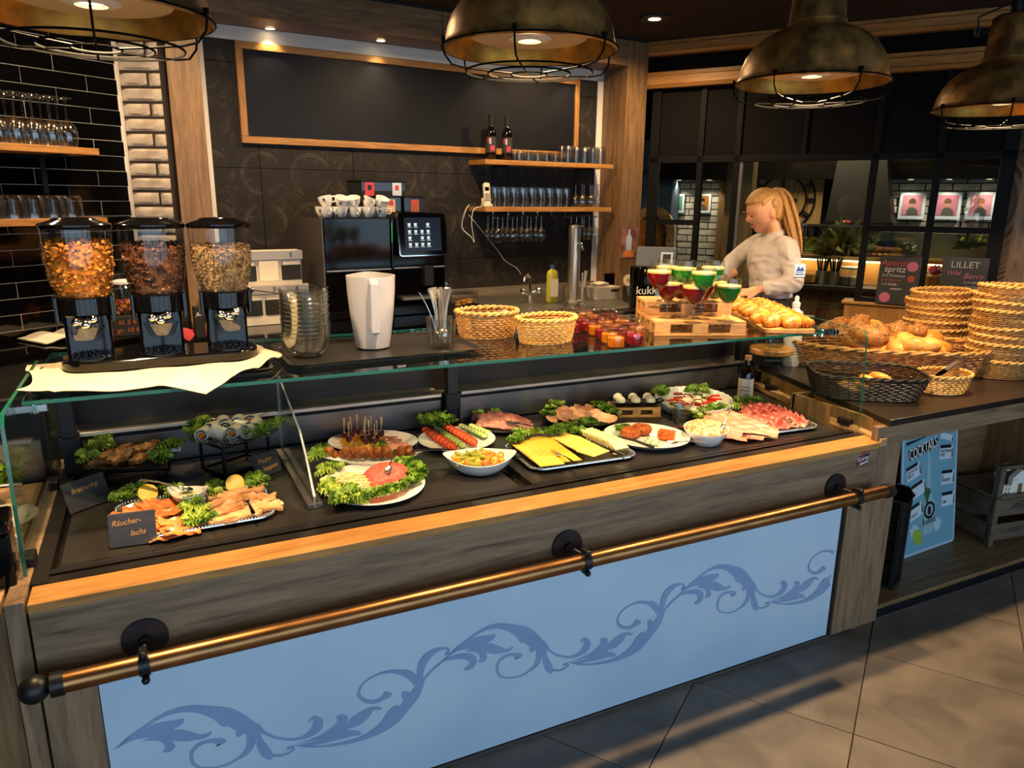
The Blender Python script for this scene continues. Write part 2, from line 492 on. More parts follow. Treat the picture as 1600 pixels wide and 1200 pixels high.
for a in ss:
    for b_ in zs:
        x0, x1, y0, y1 = max(a, -1.15), min(a+.592, 1.73), max(b_, .7), min(b_+.592, 2.6)
        if x1-x0 > .02 and y1-y0 > .02:
            o = MB().box(x0, -.012, y0, x1, 0, y1).build('tile', 'ornament', wall_back, bevel=.0015)
# oak portal: pillar left, column right, bulkhead above, white reveal strips
struct(FW.put(MB().box(-1.377, -.3, 0, -1.21, -.002, 2.66).build('trim_1', 'oak_z', bevel=.003)))
struct(FW.put(MB().box(1.775, -.3, 0, 1.97, .0, 2.83).build('trim_2', 'oak_z', bevel=.003)))
struct(FW.put(MB().box(-1.377, -.3, 2.655, .25, -.002, 2.83).build('trim_3', 'oak_x', bevel=.002)))
struct(FW.put(MB().box(.253, -.3, 2.655, 1.772, -.002, 2.83).build('trim_4', 'oak_x', bevel=.002)))
struct(FW.put(MB().box(-1.377, -.29, 2.832, 1.97, -.002, CEIL-.001).build('trim_5', 'blackmatte')))
struct(FW.put(MB().box(-1.208, -.02, .9, -1.137, -.013, 2.60).box(1.718, -.02, .9, 1.773, -.013, 2.60).box(-1.208, -.02, 2.578, 1.773, -.013, 2.653).build('trim_6', 'white')))
# spots in the bulkhead
for i, (x, y) in enumerate(((422, 44), (595, 63), (772, 83))):
    q = Z(x, y, 2.653)
    lb = ['first round spot from the left set in the oak bulkhead', 'middle round spot set in the oak bulkhead', 'third round spot set in the oak bulkhead beside the pendant'][i]
    t = thing('recessed_spot', lb, 'spotlight', q, 0, 'spots in the oak bulkhead')
    MB().lathe([(.026, -.004), (.034, -.004), (.036, 0), (.026, 0), (.026, -.004)], 24).build('ring', 'steel', t)
    MB().cyl((0, 0, -.002), .026, .003, 20).build('lens', 'spotled', t)
    a = q + FW.n*.10
    lamp('bulkhead_light', 'SPOT', (q.x, q.y, q.z-.012), 9, (1, .8, .52), spot_size=R(95), spot_blend=.8, shadow_soft_size=.02, aim=(a.x, a.y, 0))
lamp('bulkhead_light', 'SPOT', tuple(FW.w(1.42, -.15, 2.64)), 9, (1, .8, .52), spot_size=R(95), spot_blend=.8, shadow_soft_size=.02, aim=tuple(FW.w(1.42, -.05, 0)))

# ------------------------------------------------------------ left wall of black glazed tiles
wall_tile = struct(FT.put(MB().box(-1.9, -.0045, 0, .05, .12, CEIL).build('wall_side', 'grout')))
TP, TH, TZ = .3183, .0776, 1.818
tm = {}
for row in range(-12, 14):
    z0 = TZ+row*TH
    off = -.3224 if row % 2 == 0 else -.1632
    for k in range(-5, 3):
        x0, x1 = off+k*TP+.0012, off+(k+1)*TP-.0012
        x1 = min(x1, .0)
        if x1-x0 < .02 or z0+TH > CEIL or x0 < -1.7: continue
        ky = round(x1-x0, 3)
        if ky not in tm: tm[ky] = MB().box(0, -.006, 0, x1-x0, .006, TH-.0024).mesh('tile', 'black_tile')
        o = partof(tm[ky], 'tile', wall_tile, (x0, 0, z0+.0012), (rnd.uniform(-.003, .003), 0, rnd.uniform(-.004, .004)))
# brick pillar between the tiled wall and the oak pillar
FK = Fr((-.085, 4.645), -25.9)
pillar = struct(FK.put(MB().box(-.002, .02, 0, .235, .12, CEIL).build('trim_7', 'brickjoint')))
MB().box(-.006, .0, 0, .008, .03, CEIL).build('edge_strip', 'white', pillar)
def brick(x0, x1, h, seed):
    b = MB(); nx = max(3, int((x1-x0)/.03))
    def fn(u, v):
        e = min(u, 1-u)*(x1-x0); g = min(v, 1-v)*h
        d = -.012*min(1, e/.006)*min(1, g/.006) + (noise.noise(V((u*6+seed*3, v*3, seed)))*.005 if e > .001 and g > .001 else 0)
        return (x0+u*(x1-x0), d+.02, v*h)
    b.grid(fn, nx+2, 6)
    return b
FKz = 1.70
bm_full = [brick(.01, .222, .062, s).mesh('brick', 'brick') for s in range(3)]
bm_a = [brick(.01, .15, .062, s+5).mesh('brick', 'brick') for s in range(2)]
bm_b = [brick(.162, .222, .062, s+8).mesh('brick', 'brick') for s in range(2)]
for k in range(-9, 15):
    z0 = 1.80+k*.0765
    if z0+.07 > CEIL: continue
    if k % 2: partof(bm_full[k % 3], 'brick', pillar, (0, 0, z0))
    else:
        partof(bm_a[k//2 % 2], 'brick', pillar, (0, 0, z0)); partof(bm_b[k//2 % 2], 'brick', pillar, (0, 0, z0))

# ------------------------------------------------------------ steel framed window wall on the right, back room behind it
struct(FB.put(MB().box(-.03, .02, 2.50, 3.6, .14, CEIL).build('wall_right_upper', 'clad')))
for i, (z0, z1, m_) in enumerate(((2.745, 2.845, 'trim_8'), (2.515, 2.63, 'trim_9'))):
    b = MB()
    h = z1-z0
    b.prism([(-.05, z0), (-.07, z0+h*.2), (-.055, z0+h*.25), (-.055, z0+h*.7), (-.035, z0+h*.78), (-.035, z1), (.02, z1), (.02, z0)], -.06, 2.9, M(((0, 0, 1, 0), (1, 0, 0, 0), (0, 1, 0, 0), (0, 0, 0, 1))))
    struct(FB.put(b.build(m_, 'warmoak_x')))
FS = [.02, .381, .66, 1.58, 1.955, 2.36]     # mullions along the window wall
win = struct(FB.put(MB().box(-.03, 0, 1.975, 2.9, .05, 2.02).box(-.02, 0, .0, .05, .05, 2.52).build('window_1', 'frameblack', bevel=.002)))
MB().box(.36, .0, 0, .40, .05, 2.52).build('mullion', 'frameblack', win)
MB().box(.635, .0, 0, .675, .05, 2.52).build('mullion', 'frameblack', win)
MB().box(.675, .01, .95, .70, .05, 1.975).build('post_edge', 'dsteel', win)
MB().box(1.555, .0, 1.02, 1.60, .05, 2.52).build('mullion', 'frameblack', win)
MB().box(1.935, .0, 1.02, 1.98, .05, 2.52).build('mullion', 'frameblack', win)
MB().box(2.30, .0, 0, 2.42, .07, 2.52).build('mullion', 'frameblack', win)
MB().box(1.1, .0, 2.02, 1.13, .05, 2.52).build('mullion', 'frameblack', win)
MB().box(1.60, .005, 1.505, 2.30, .045, 1.545).build('transom', 'frameblack', win)
MB().box(.05, .005, 1.51, .36, .045, 1.55).build('transom', 'frameblack', win)
MB().box(1.60, .005, 1.02, 2.30, .045, 1.05).build('transom', 'frameblack', win)
for a, b_, c, d in ((.05, .36, .95, 1.51), (.05, .36, 1.55, 1.975), (.40, .635, .95, 1.975), (.70, 1.555, .95, 1.975), (1.60, 1.935, 1.05, 1.505), (1.60, 1.935, 1.545, 1.975), (1.98, 2.30, 1.05, 1.505), (1.98, 2.30, 1.545, 1.975)):
    MB().box(a, .022, c, b_, .026, d).build('pane', 'sideglass', win)
for a, b_ in ((.05, .36), (.40, .635), (.675, 1.1), (1.13, 1.555), (1.60, 1.935), (1.98, 2.30)):
    MB().box(a, .02, 2.02, b_, .035, 2.52).build('panel', 'clad', win)
# low walls with oak sills under the panes, oak post
struct(FB.put(MB().box(1.50, .0, 0, 3.2, .14, 1.0).build('wall_sill', 'warmoak_z')))
struct(FB.put(MB().box(1.48, -.03, 1.0, 3.2, .16, 1.02).build('trim_10', 'warmoak_x', bevel=.003)))
struct(FB.put(MB().box(-.03, .0, 0, .64, .14, .95).build('wall_sill_far', 'blackmatte')))
struct(FB.put(MB().box(.50, .35, 0, .70, .5, 2.5).build('trim_11', 'oak_z', bevel=.003)))
struct(FB.put(MB().box(2.38, .0, 0, 3.2, .14, 2.5).build('trim_12', 'oak_z')))
# ============================================================ THE BUFFET COUNTER
YF = 1.784
buf = thing('buffet_counter', 'long chilled buffet counter with grey oak front, pale blue panel and glass shelf', 'counter', (0, 0, 0))
MB().box(-.375, YF, 0, -.336, 2.80, .818).build('end_panel', 'greyoak_z', buf, bevel=.002)
MB().box(-.331, YF, .577, 2.424, 1.81, .786).build('fascia_board', 'greyoak_x', buf, bevel=.002)
MB().box(-.331, 1.80, .045, -.222, 1.83, .577).build('front_board', 'greyoak_z', buf)
MB().box(-.331, YF, .0, -.220, 1.80, .574).build('front_board', 'greyoak_z', buf, bevel=.0015)
MB().box(2.300, YF, .012, 2.421, 1.80, .574).build('front_board', 'greyoak_z', buf, bevel=.0015)
MB().box(-.331, 1.82, 0, 2.46, 1.84, .05).build('plinth', 'kick', buf)
MB().box(-.331, 1.79, 0, 2.3, 1.8, .012).build('floor_strip', 'dsteel', buf)
panel = MB().box(-.218, 1.79, .018, 2.277, 1.81, .576).build('front_panel', 'panel', buf)
MB().box(2.277, 1.795, .012, 2.3, 1.83, .577).build('shadow_gap', 'dark', buf)
# oak ledge with a mitred right end
TM = math.tan(R(13.64))
def mx(y, o=0): return 2.449+(y-YF)*TM+o
MB().prism([(-.331, YF-.004), (2.430, YF-.004), (mx(1.872)-.02, 1.872), (-.331, 1.872)], .787, .810).build('ledge', 'warmoak_x', buf, bevel=.002)
MB().prism([(2.432, YF-.004), (2.466, YF-.004), (mx(2.86), 2.86), (mx(2.86)-.033, 2.86)], .792, .822).build('end_rail', 'paleoak_y', buf, bevel=.002)
MB().prism([(-.335, 1.873), (-.300, 1.873), (-.300, 2.80), (-.335, 2.80)], .78, .815).build('well_edge', 'blackrail', buf)
MB().box(-.33, 1.872, .70, mx(1.93)-.03, 1.905, .811).box(-.33, 1.905, .70, mx(1.93)-.03, 1.925, .803).box(-.33, 1.925, .70, mx(1.95)-.03, 1.95, .809).build('front_rail', 'blackrail', buf)
# the dark stone plates of the well: one left of the divider, one right
def well(x0, x1, mitre=0):
    y0, y1 = 1.955, 2.665
    if mitre: p = [(x0, y0), (mx(y0)-.075, y0), (mx(y1)-.075, y1), (x0, y1)]
    else: p = [(x0, y0), (x1, y0), (x1, y1), (x0, y1)]
    o = MB().prism(p, .775, .805).build('stone_plate', 'stone', buf, bevel=.002)
    e = p[1][0]
    MB().box(x0, y0-.012, .775, e, y0+.004, .811).build('plate_lip', 'blackrail', buf, bevel=.001)
well(-.285, .985); well(1.035, 0, 1)
MB().prism([(-.33, 1.955), (mx(1.95)-.03, 1.955), (mx(2.67)-.03, 2.67), (-.33, 2.67)], .765, .779).build('well_floor', 'blackrail', buf)
# rear: grey riser, steel lip, dark back doors
rear = [(-.30, .99), (1.075, 2.60)]
for a, b in rear:
    MB().box(a, 2.70, .80, b, 2.715, .905).build('riser', 'dsteel', buf)
    MB().box(a, 2.685, .921, b, 2.80, .935).build('steel_lip', 'steel', buf, bevel=.002)
    MB().box(a, 2.80, .80, b, 2.81, 1.04).build('back_door', 'reardark', buf)
MB().box(-.33, 2.71, .76, 2.66, 2.80, .920).build('rear_body', 'dark', buf)
MB().box(-.33, 2.74, 0, 2.66, 2.79, .77).build('rear_wall', 'dark', buf)
# posts carrying the glass shelf, each with an arm reaching forward
for x, y in ((-.305, 2.67), (1.030, 2.685), (2.585, 2.72)):
    p = MB().box(x-.022, y-.022, .80, x+.022, y+.022, 1.13).box(x-.03, y-.03, .87, x+.03, y+.03, .935).build('shelf_post', 'blackmetal', buf, bevel=.002)
    b = MB()
    pts = [(x, y, 1.09), (x, y-.05, 1.135), (x, y-.15, 1.165), (x, y-.33, 1.178)]
    for a, c in zip(pts, pts[1:]):
        a, c = V(a), V(c)
        b.add([a+V((-.02, 0, -.022)), a+V((.02, 0, -.022)), a+V((.02, 0, .008)), a+V((-.02, 0, .008)), c+V((-.02, 0, -.016)), c+V((.02, 0, -.016)), c+V((.02, 0, .004)), c+V((-.02, 0, .004))],
              [(0, 1, 2, 3), (7, 6, 5, 4), (0, 4, 5, 1), (1, 5, 6, 2), (2, 6, 7, 3), (3, 7, 4, 0)], None, False)
    b.build('arm', 'blackmetal', p)
# glass shelf (with polished green edge) and side panels
SZ = 1.195
gx1 = 2.395
gp = [(-.331, 2.118), (gx1, 2.072), (gx1+.155, 2.72), (-.331, 2.76)]
glass = MB().prism(gp, SZ-.010, SZ-.0005).build('glass_shelf', 'shelfglass', buf)
e = MB()
for i, (a, b) in enumerate(zip(gp, gp[1:]+gp[:1])):
    a, b = V((*a, 0)), V((*b, 0)); n = (b-a).cross(V((0, 0, 1))).normalized()*.0012
    e.add([a+V((0, 0, SZ-.0102)), b+V((0, 0, SZ-.0102)), b+V((0, 0, SZ-.0002)), a+V((0, 0, SZ-.0002)), a+n+V((0, 0, SZ-.0102)), b+n+V((0, 0, SZ-.0102)), b+n+V((0, 0, SZ-.0002)), a+n+V((0, 0, SZ-.0002))],
          [(0, 1, 2, 3), (4, 7, 6, 5), (0, 4, 5, 1), (1, 5, 6, 2), (2, 6, 7, 3), (3, 7, 4, 0)], None, False)
e.build('polished_edge', 'glassedge', glass)
def sidepanel(x0, mit):
    prof = [(1.905, .822), (1.925, 1.19), (1.95, 1.213), (2.56, 1.213), (2.70, 1.12), (2.70, .822)]
    def P(y, z, o): return ((mx(y)-.018 if mit else x0)+o, y, z)
    n = len(prof)
    b = MB(); b.add([P(y, z, -.004) for y, z in prof]+[P(y, z, .004) for y, z in prof], [tuple(range(n))[::-1], tuple(range(n, 2*n))], None, False)
    o = b.build('side_glass', 'sideglass', buf)
    b = MB(); b.add([P(y, z, -.0042) for y, z in prof]+[P(y, z, .0042) for y, z in prof], [(i, (i+1) % n, n+(i+1) % n, n+i) for i in range(n-1)], None, False)
    b.build('polished_edge', 'glassedge', o)
    for y in (1.99, 2.53):
        x = P(y, 0, 0)[0]
        MB().box(x-.012, y-.03, .815, x+.012, y+.03, .842).build('clamp', 'blackmetal', o, bevel=.002)
    x, y = P(2.17, 0, 0)[0], 2.17
    c = 1 if not mit else -1
    MB().cyl((x+.03*c, y, 1.150), .011, .032, 12).cyl((x+.05*c, y+.02, 1.150), .011, .032, 12).box(x-.008, y-.012, 1.155, x+.06, y+.03, 1.172).build('hinge_clip', 'chrome', o)
MB().box(-.33, 2.812, 1.04, 2.66, 2.82, 1.16).build('rear_pane', 'reardark', buf)
sidepanel(-.346, 0); sidepanel(0, 1)

# ------------------------------------------------------------ blue scroll ornament printed on the front panel
def crom(pts, n=6):
    out = []
    q = [pts[0]]+list(pts)+[pts[-1]]
    for i in range(1, len(q)-2):
        for k in range(n):
            t = k/n
            out.append(tuple(.5*((2*q[i][d])+(-q[i-1][d]+q[i+1][d])*t+(2*q[i-1][d]-5*q[i][d]+4*q[i+1][d]-q[i+2][d])*t*t+(-q[i-1][d]+3*q[i][d]-3*q[i+1][d]+q[i+2][d])*t**3) for d in range(len(pts[0]))))
    out.append(tuple(pts[-1]))
    return out
c5 = lambda l: [(p[0]/4, 900+p[1]/4) + ((p[2]/4,) if len(p) > 2 else ()) for p in l]
c6 = lambda l: [(400+p[0]/4, 900+p[1]/4) + ((p[2]/4,) if len(p) > 2 else ()) for p in l]
strokes = [
 c5([(712, 1090, 4), (800, 1012, 12), (900, 945, 18), (1000, 882, 24), (1100, 842, 34), (1200, 830, 44), (1300, 842, 60), (1400, 870, 95), (1480, 905, 95), (1560, 950, 78)])+c6([(0, 950, 50), (60, 985, 18), (130, 1012, 15), (230, 1022, 18), (310, 1003, 28), (370, 962, 56), (388, 920, 58), (372, 893, 34), (350, 892, 22), (330, 912, 6)]),
 c5([(1560, 930, 70), (1575, 1000, 60), (1550, 1080, 30), (1490, 1140, 18), (1400, 1186, 13), (1300, 1200, 12), (1225, 1188, 16), (1196, 1140, 20), (1205, 1092, 22), (1245, 1054, 24), (1300, 1034, 22), (1345, 1030, 30), (1380, 1042, 54), (1385, 1048, 40)]),
 c5([(1505, 1142, 4), (1555, 1098, 16), (1588, 1040, 18), (1600, 985, 8)]),
 c5([(1330, 840, 30), (1385, 885, 60), (1405, 915, 55), (1418, 938, 20)]),
 c5([(1510, 930, 20), (1505, 965, 46), (1490, 995, 30), (1482, 1005, 8)]),
 c6([(5, 940, 10), (20, 1010, 24), (35, 1060, 46), (65, 1105, 52), (90, 1135, 30), (100, 1142, 8)]),
 c6([(60, 1118, 24), (150, 1122, 15), (205, 1105, 15), (237, 1082, 14), (225, 1068, 14), (205, 1078, 22), (203, 1084, 18)]),
 c6([(240, 1058, 4), (320, 1066, 12), (420, 1064, 10), (520, 1050, 18), (640, 1022, 26), (750, 972, 50), (850, 898, 84), (930, 822, 62), (985, 750, 66), (1020, 695, 46), (1050, 645, 16), (1100, 590, 14), (1170, 530, 14), (1225, 478, 12)]),
 c6([(790, 940, 30), (830, 885, 56), (865, 838, 50), (885, 818, 26), (890, 812, 6)]),
 c6([(905, 865, 10), (908, 820, 12), (928, 780, 12), (945, 770, 12)]),
 c6([(985, 770, 20), (950, 755, 46), (930, 735, 40), (925, 720, 14)]),
 c6([(1030, 690, 40), (1000, 650, 52), (960, 622, 40), (900, 602, 26), (830, 598, 18), (750, 620, 10), (685, 660, 9), (648, 708, 11), (646, 748, 18), (680, 780, 22), (740, 786, 22), (790, 766, 28), (822, 738, 52), (830, 726, 36)]),
 c6([(918, 582, 4), (968, 604, 14), (1008, 645, 14), (1026, 686, 8)]),
 c6([(1036, 685, 8), (1028, 625, 30), (1034, 565, 46), (1062, 512, 48), (1108, 474, 34), (1155, 455, 18), (1196, 455, 12), (1206, 472, 12), (1190, 484, 22), (1184, 482, 16)]),
 c6([(1170, 530, 8), (1250, 506, 26), (1315, 502, 36), (1352, 520, 46), (1352, 555, 36), (1325, 577, 24), (1298, 583, 6)]),
]
leaves = [
 c5([(730, 1082), (765, 1042), (850, 985), (950, 930), (1050, 907), (1100, 902), (1138, 890), (1152, 898), (1145, 920), (1110, 945), (1080, 962), (1130, 960), (1200, 975), (1250, 990), (1290, 986), (1318, 970), (1322, 985), (1290, 1010), (1230, 1025), (1150, 1036), (1100, 1031), (1080, 1036), (1096, 1060), (1082, 1088), (1050, 1102), (1015, 1100), (1030, 1082), (1026, 1056), (1000, 1035), (950, 1030), (885, 1030), (945, 1010), (860, 1020), (790, 1046)]),
 c6([(245, 1050), (330, 1025), (420, 985), (470, 950), (500, 920), (514, 893), (495, 888), (520, 868), (555, 868), (576, 885), (566, 920), (600, 885), (650, 850), (700, 825), (750, 815), (786, 825), (776, 838), (735, 840), (715, 870), (690, 900), (640, 935), (580, 955), (576, 965), (620, 966), (656, 976), (650, 995), (600, 1002), (560, 1012), (500, 1028), (420, 1047), (330, 1062), (250, 1060), (330, 1042), (400, 1022)]),
]
def pz(x, y): q = YP(x, y, 1.789); return q.x, q.z
j0, j1, j2 = pz(178, 1172), pz(701, 1025), pz(1065, 926)
per = ((j2[0]-j0[0])/2, (j2[1]-j0[1])/2)
scr = MB()
XM = M(((1, 0, 0, 0), (0, 0, -1, 1.789), (0, 1, 0, 0), (0, 0, 0, 1)))
for k in range(3):
    ox, oz = per[0]*k, per[1]*k
    for si, s in enumerate(strokes):
        pts = []
        for x, y, w_ in crom(s, 5):
            a, b = pz(x, y); c, d = pz(x, y+w_/2)
            pts.append((a+ox, b+oz, max(.0007, abs(b-d))))
        pts = [p for p in pts if p[0] < 2.262]
        if len(pts) < 2: continue
        L_, Rr = [], []
        for i in range(len(pts)):
            a, b = pts[max(0, i-1)], pts[min(len(pts)-1, i+1)]
            t = V((b[0]-a[0], b[1]-a[1])); t = t.normalized() if t.length > 1e-9 else V((1, 0))
            L_.append((pts[i][0]-t.y*pts[i][2], pts[i][1]+t.x*pts[i][2])); Rr.append((pts[i][0]+t.y*pts[i][2], pts[i][1]-t.x*pts[i][2]))
        for i in range(len(pts)-1):
            scr.add([(*L_[i], si*1e-4), (*Rr[i], si*1e-4), (*Rr[i+1], si*1e-4), (*L_[i+1], si*1e-4)], [(0, 1, 2, 3)], XM, False)
    for l in leaves:
        p = [pz(x, y) for x, y in crom(l+[l[0]], 3)[:-1]]
        p = [(a+ox, b+oz, 0) for a, b in p]
        if max(q[0] for q in p) < 2.27: scr.add(p, [tuple(range(len(p)))], XM, False)
scr.build('scroll_ornament', 'scroll', panel)

# maker's mark on the fascia
q = YP(1347, 719, YF)
lg = Tr(q.x, YF-.001, q.z) @ UPR
lb = MB().prism([(-.03, -.015), (-.018, .018), (.034, .026), (.03, -.002)], 0, .0008, lg).build('maker_plate', MT.setdefault('logoblue', mat('logo_blue', '1d2748', .4)), buf)
text('Korte', .024, 'text_white', 'lettering', lb, lg @ Tr(.001, .006, .001) @ Rz(.12), shear=.3)
MB().prism([(-.032, -.026), (-.024, -.03), (.014, .034), (.004, .036)], 0, .0012, lg).build('red_stroke', MT.setdefault('logored', mat('logo_red', 'a33a3c', .4)), lb)
MB().prism([(-.012, -.012), (.03, -.004), (.031, -.008), (-.01, -.018)], 0, .0014, lg).build('white_stroke', 'text_white', lb)

# ------------------------------------------------------------ handrail along the front
RY, RZ = 1.712, .642
rail = thing('handrail', 'aged brass handrail with black ball end along the counter front', 'handrail', (0, RY, RZ))
MB().tube([(-.285, 0, 0), (2.415, 0, 0)], .0235, 24).build('tube', 'brass', rail)
b = MB().tube([(-.298, 0, 0), (-.272, 0, 0)], .0275, 20).tube([(-.315, 0, 0), (-.295, 0, 0)], .012, 12).ball((-.33, 0, 0), .032, 20, 14)
b.build('ball_end', 'blackmetal', rail)
MB().tube([(2.40, 0, 0), (2.432, 0, 0)], .0275, 20).build('end_cap', 'blackmetal', rail)
for xd, xc in ((-.108, -.112), (1.058, 1.082), (2.212, 2.245)):
    d = MB().lathe([(0, 0), (.052, 0), (.052, .007), (.014, .009), (.012, .02), (0, .02)], 28, Tr(xd, YF-RY, .024) @ Rx(R(90))).tube([(xd, YF-RY-.01, .024), (xc, .02, .012)], .007, 10).build('wall_plate', 'blackmetal', rail)
    MB().tube([(xc-.012, 0, 0), (xc+.012, 0, 0)], .0275, 20).box(xc-.008, -.012, .024, xc+.008, .012, .038).box(xc-.008, -.012, -.038, xc+.008, .012, -.024).build('clamp_ring', 'blackmetal', d)
    for s in (1, -1): MB().ball((xc, -.018, .033*s), .0095, 12, 8).build('knob', 'blackmetal', d)
# ============================================================ THINGS ON THE GLASS SHELF
def oblong(w_, h, n=8): return rrect(w_, h, min(w_, h)*.49, n)
def weave(name, ma, rx, ry, h, rows, stakes, parent, flare=1.15, k=None, rim=.008, rimma=None, th=.0022, closed_bottom=True, yy=0):
    """woven basket: weavers undulating round the stakes, twisted rim, base disc"""
    def rad(t): return 1/flare+(1-1/flare)*t**.7
    def P(a, t, d):
        c, s = math.cos(a), math.sin(a)
        q = 1 if not k else 1/((abs(c)**k+abs(s)**k)**(1/k))
        return ((rx*rad(t)*q+d)*c, (ry*rad(t)*q+d)*s, h*t)
    b = MB()
    n = stakes*2
    for i in range(rows):
        t = (i+.5)/rows
        vs, fs = [], []
        hh = h/rows*.56
        for j in range(n):
            a = 2*math.pi*j/n
            d = th*(1 if (j//1+i) % 2 else -1)
            x0, y0, z0 = P(a, t, d)
            u = V((math.cos(a), math.sin(a), 0))*th*.9
            vs += [(x0-u.x, y0-u.y, z0-hh*.5), (x0+u.x, y0+u.y, z0-hh*.6), (x0+u.x*1.3, y0+u.y*1.3, z0+hh*.2), (x0-u.x, y0-u.y, z0+hh*.6)]
        for j in range(n):
            l = (j+1) % n
            for q in range(4): fs.append((j*4+q, l*4+q, l*4+(q+1) % 4, j*4+(q+1) % 4))
        b.add(vs, fs)
    for j in range(stakes):
        a = 2*math.pi*(j*2+.5)/n
        b.tube([P(a, 0, 0), P(a, .5, 0), P(a, 1, 0)], th*.7, 4)
    o = b.build('woven_wall', ma, parent)
    r = MB()
    m = max(48, stakes*3)
    for ph in (0, math.pi):
        pts = []
        for j in range(m):
            a = 2*math.pi*j/m; g = a*round(stakes*.5)+ph
            x, y, z = P(a, 1, rim*.55*math.cos(g))
            pts.append((x, y, z+rim*.55*math.sin(g)))
        r.tube(pts, rim*.62, 6, True)
    r.build('braided_rim', rimma or ma, parent)
    bt = MB(); pts = [P(2*math.pi*j/32, 0.03, 0) for j in range(32)]
    bt.prism([(p[0], p[1]) for p in pts], 0, .004)
    bt.build('base', ma, parent)
    return o
NTH = ['first', 'second', 'third', 'fourth', 'fifth', 'sixth', 'seventh', 'eighth', 'ninth', 'tenth', 'eleventh', 'twelfth', 'thirteenth']
# ---- folded cloth over a black tray, triple cereal dispenser
t = thing('serving_tray', 'black rectangular tray under the beige cloth at the left shelf end', 'tray', (-.02, 2.34, SZ), R(1))
MB().prism(rrect(.60, .30, .03), 0, .004).build('bottom', 'blackmatte', t)
b = MB(); rr = rrect(.60, .30, .03); n_ = len(rr)
b.add([(x*.97, y*.95, .003) for x, y in rr]+[(x, y, .014) for x, y in rr]+[(x*1.02, y*1.04, .014) for x, y in rr], [(i, (i+1) % n_, n_+(i+1) % n_, n_+i) for i in range(n_)]+[(n_+i, n_+(i+1) % n_, 2*n_+(i+1) % n_, 2*n_+i) for i in range(n_)])
b.build('rim', 'blackmatte', t)
def clothf(u, v):
    x = -.345+.66*u+.02*math.sin(v*5)
    yf = 2.145-.05*math.sin(u*3.3)-.075*max(0, 1-abs(u-.66)/.16)+.06*abs(u-.2)
    if u > .86: yf += (u-.86)*.7
    y = yf+(2.50-yf)*v
    z = SZ+.0195+.0025*math.sin(x*40+y*23)*(1-v)**.5
    if y < 2.19: z += .004*math.sin(x*31+1)-max(0, 2.19-y)*.03
    if y < 2.125: z -= (2.125-y)*.35
    if u < .12: z += .006*math.sin(y*30)
    if u > .9: z += .012*math.sin((u-.9)*30)
    return (x, y, z)
tag(MB().slab(clothf, 48, 26, .002).build('folded_cloth', 'linen'), 'beige cloth spread under the cereal dispensers, its corner hanging over the glass', 'cloth')
disp = thing('cereal_dispenser', 'black triple cereal dispenser with three clear hoppers on one base', 'cereal dispenser', (0, 2.385, SZ+.0235), R(1))
b = MB().prism(oblong(.53, .185, 10), 0, .030)
b.build('base', 'blackgloss', disp, bevel=.006)
MT['cornflakes'] = mat('corn_flakes', 'd08a2c', .6, 0, '96591a', 40, sss=.1)
MT['crunch'] = mat('dark_crunch', '3f261a', .6, 0, '74462a', 40)
MT['muesli'] = mat('oat_muesli', 'ab9068', .7, 0, '7c5e3c', 60)
MT['muesli2'] = mat('dark_flour', 'c9b48d', .8, 0, '9d835a', 30)
hop = [(.044, .176), (.056, .192), (.069, .215), (.079, .25), (.084, .29), (.0865, .335), (.088, .392)]
def hopr(z):
    for (r0, z0), (r1, z1) in zip(hop, hop[1:]):
        if z0 <= z <= z1: return r0+(r1-r0)*(z-z0)/(z1-z0)
    return hop[0][0] if z < hop[0][1] else hop[-1][0]
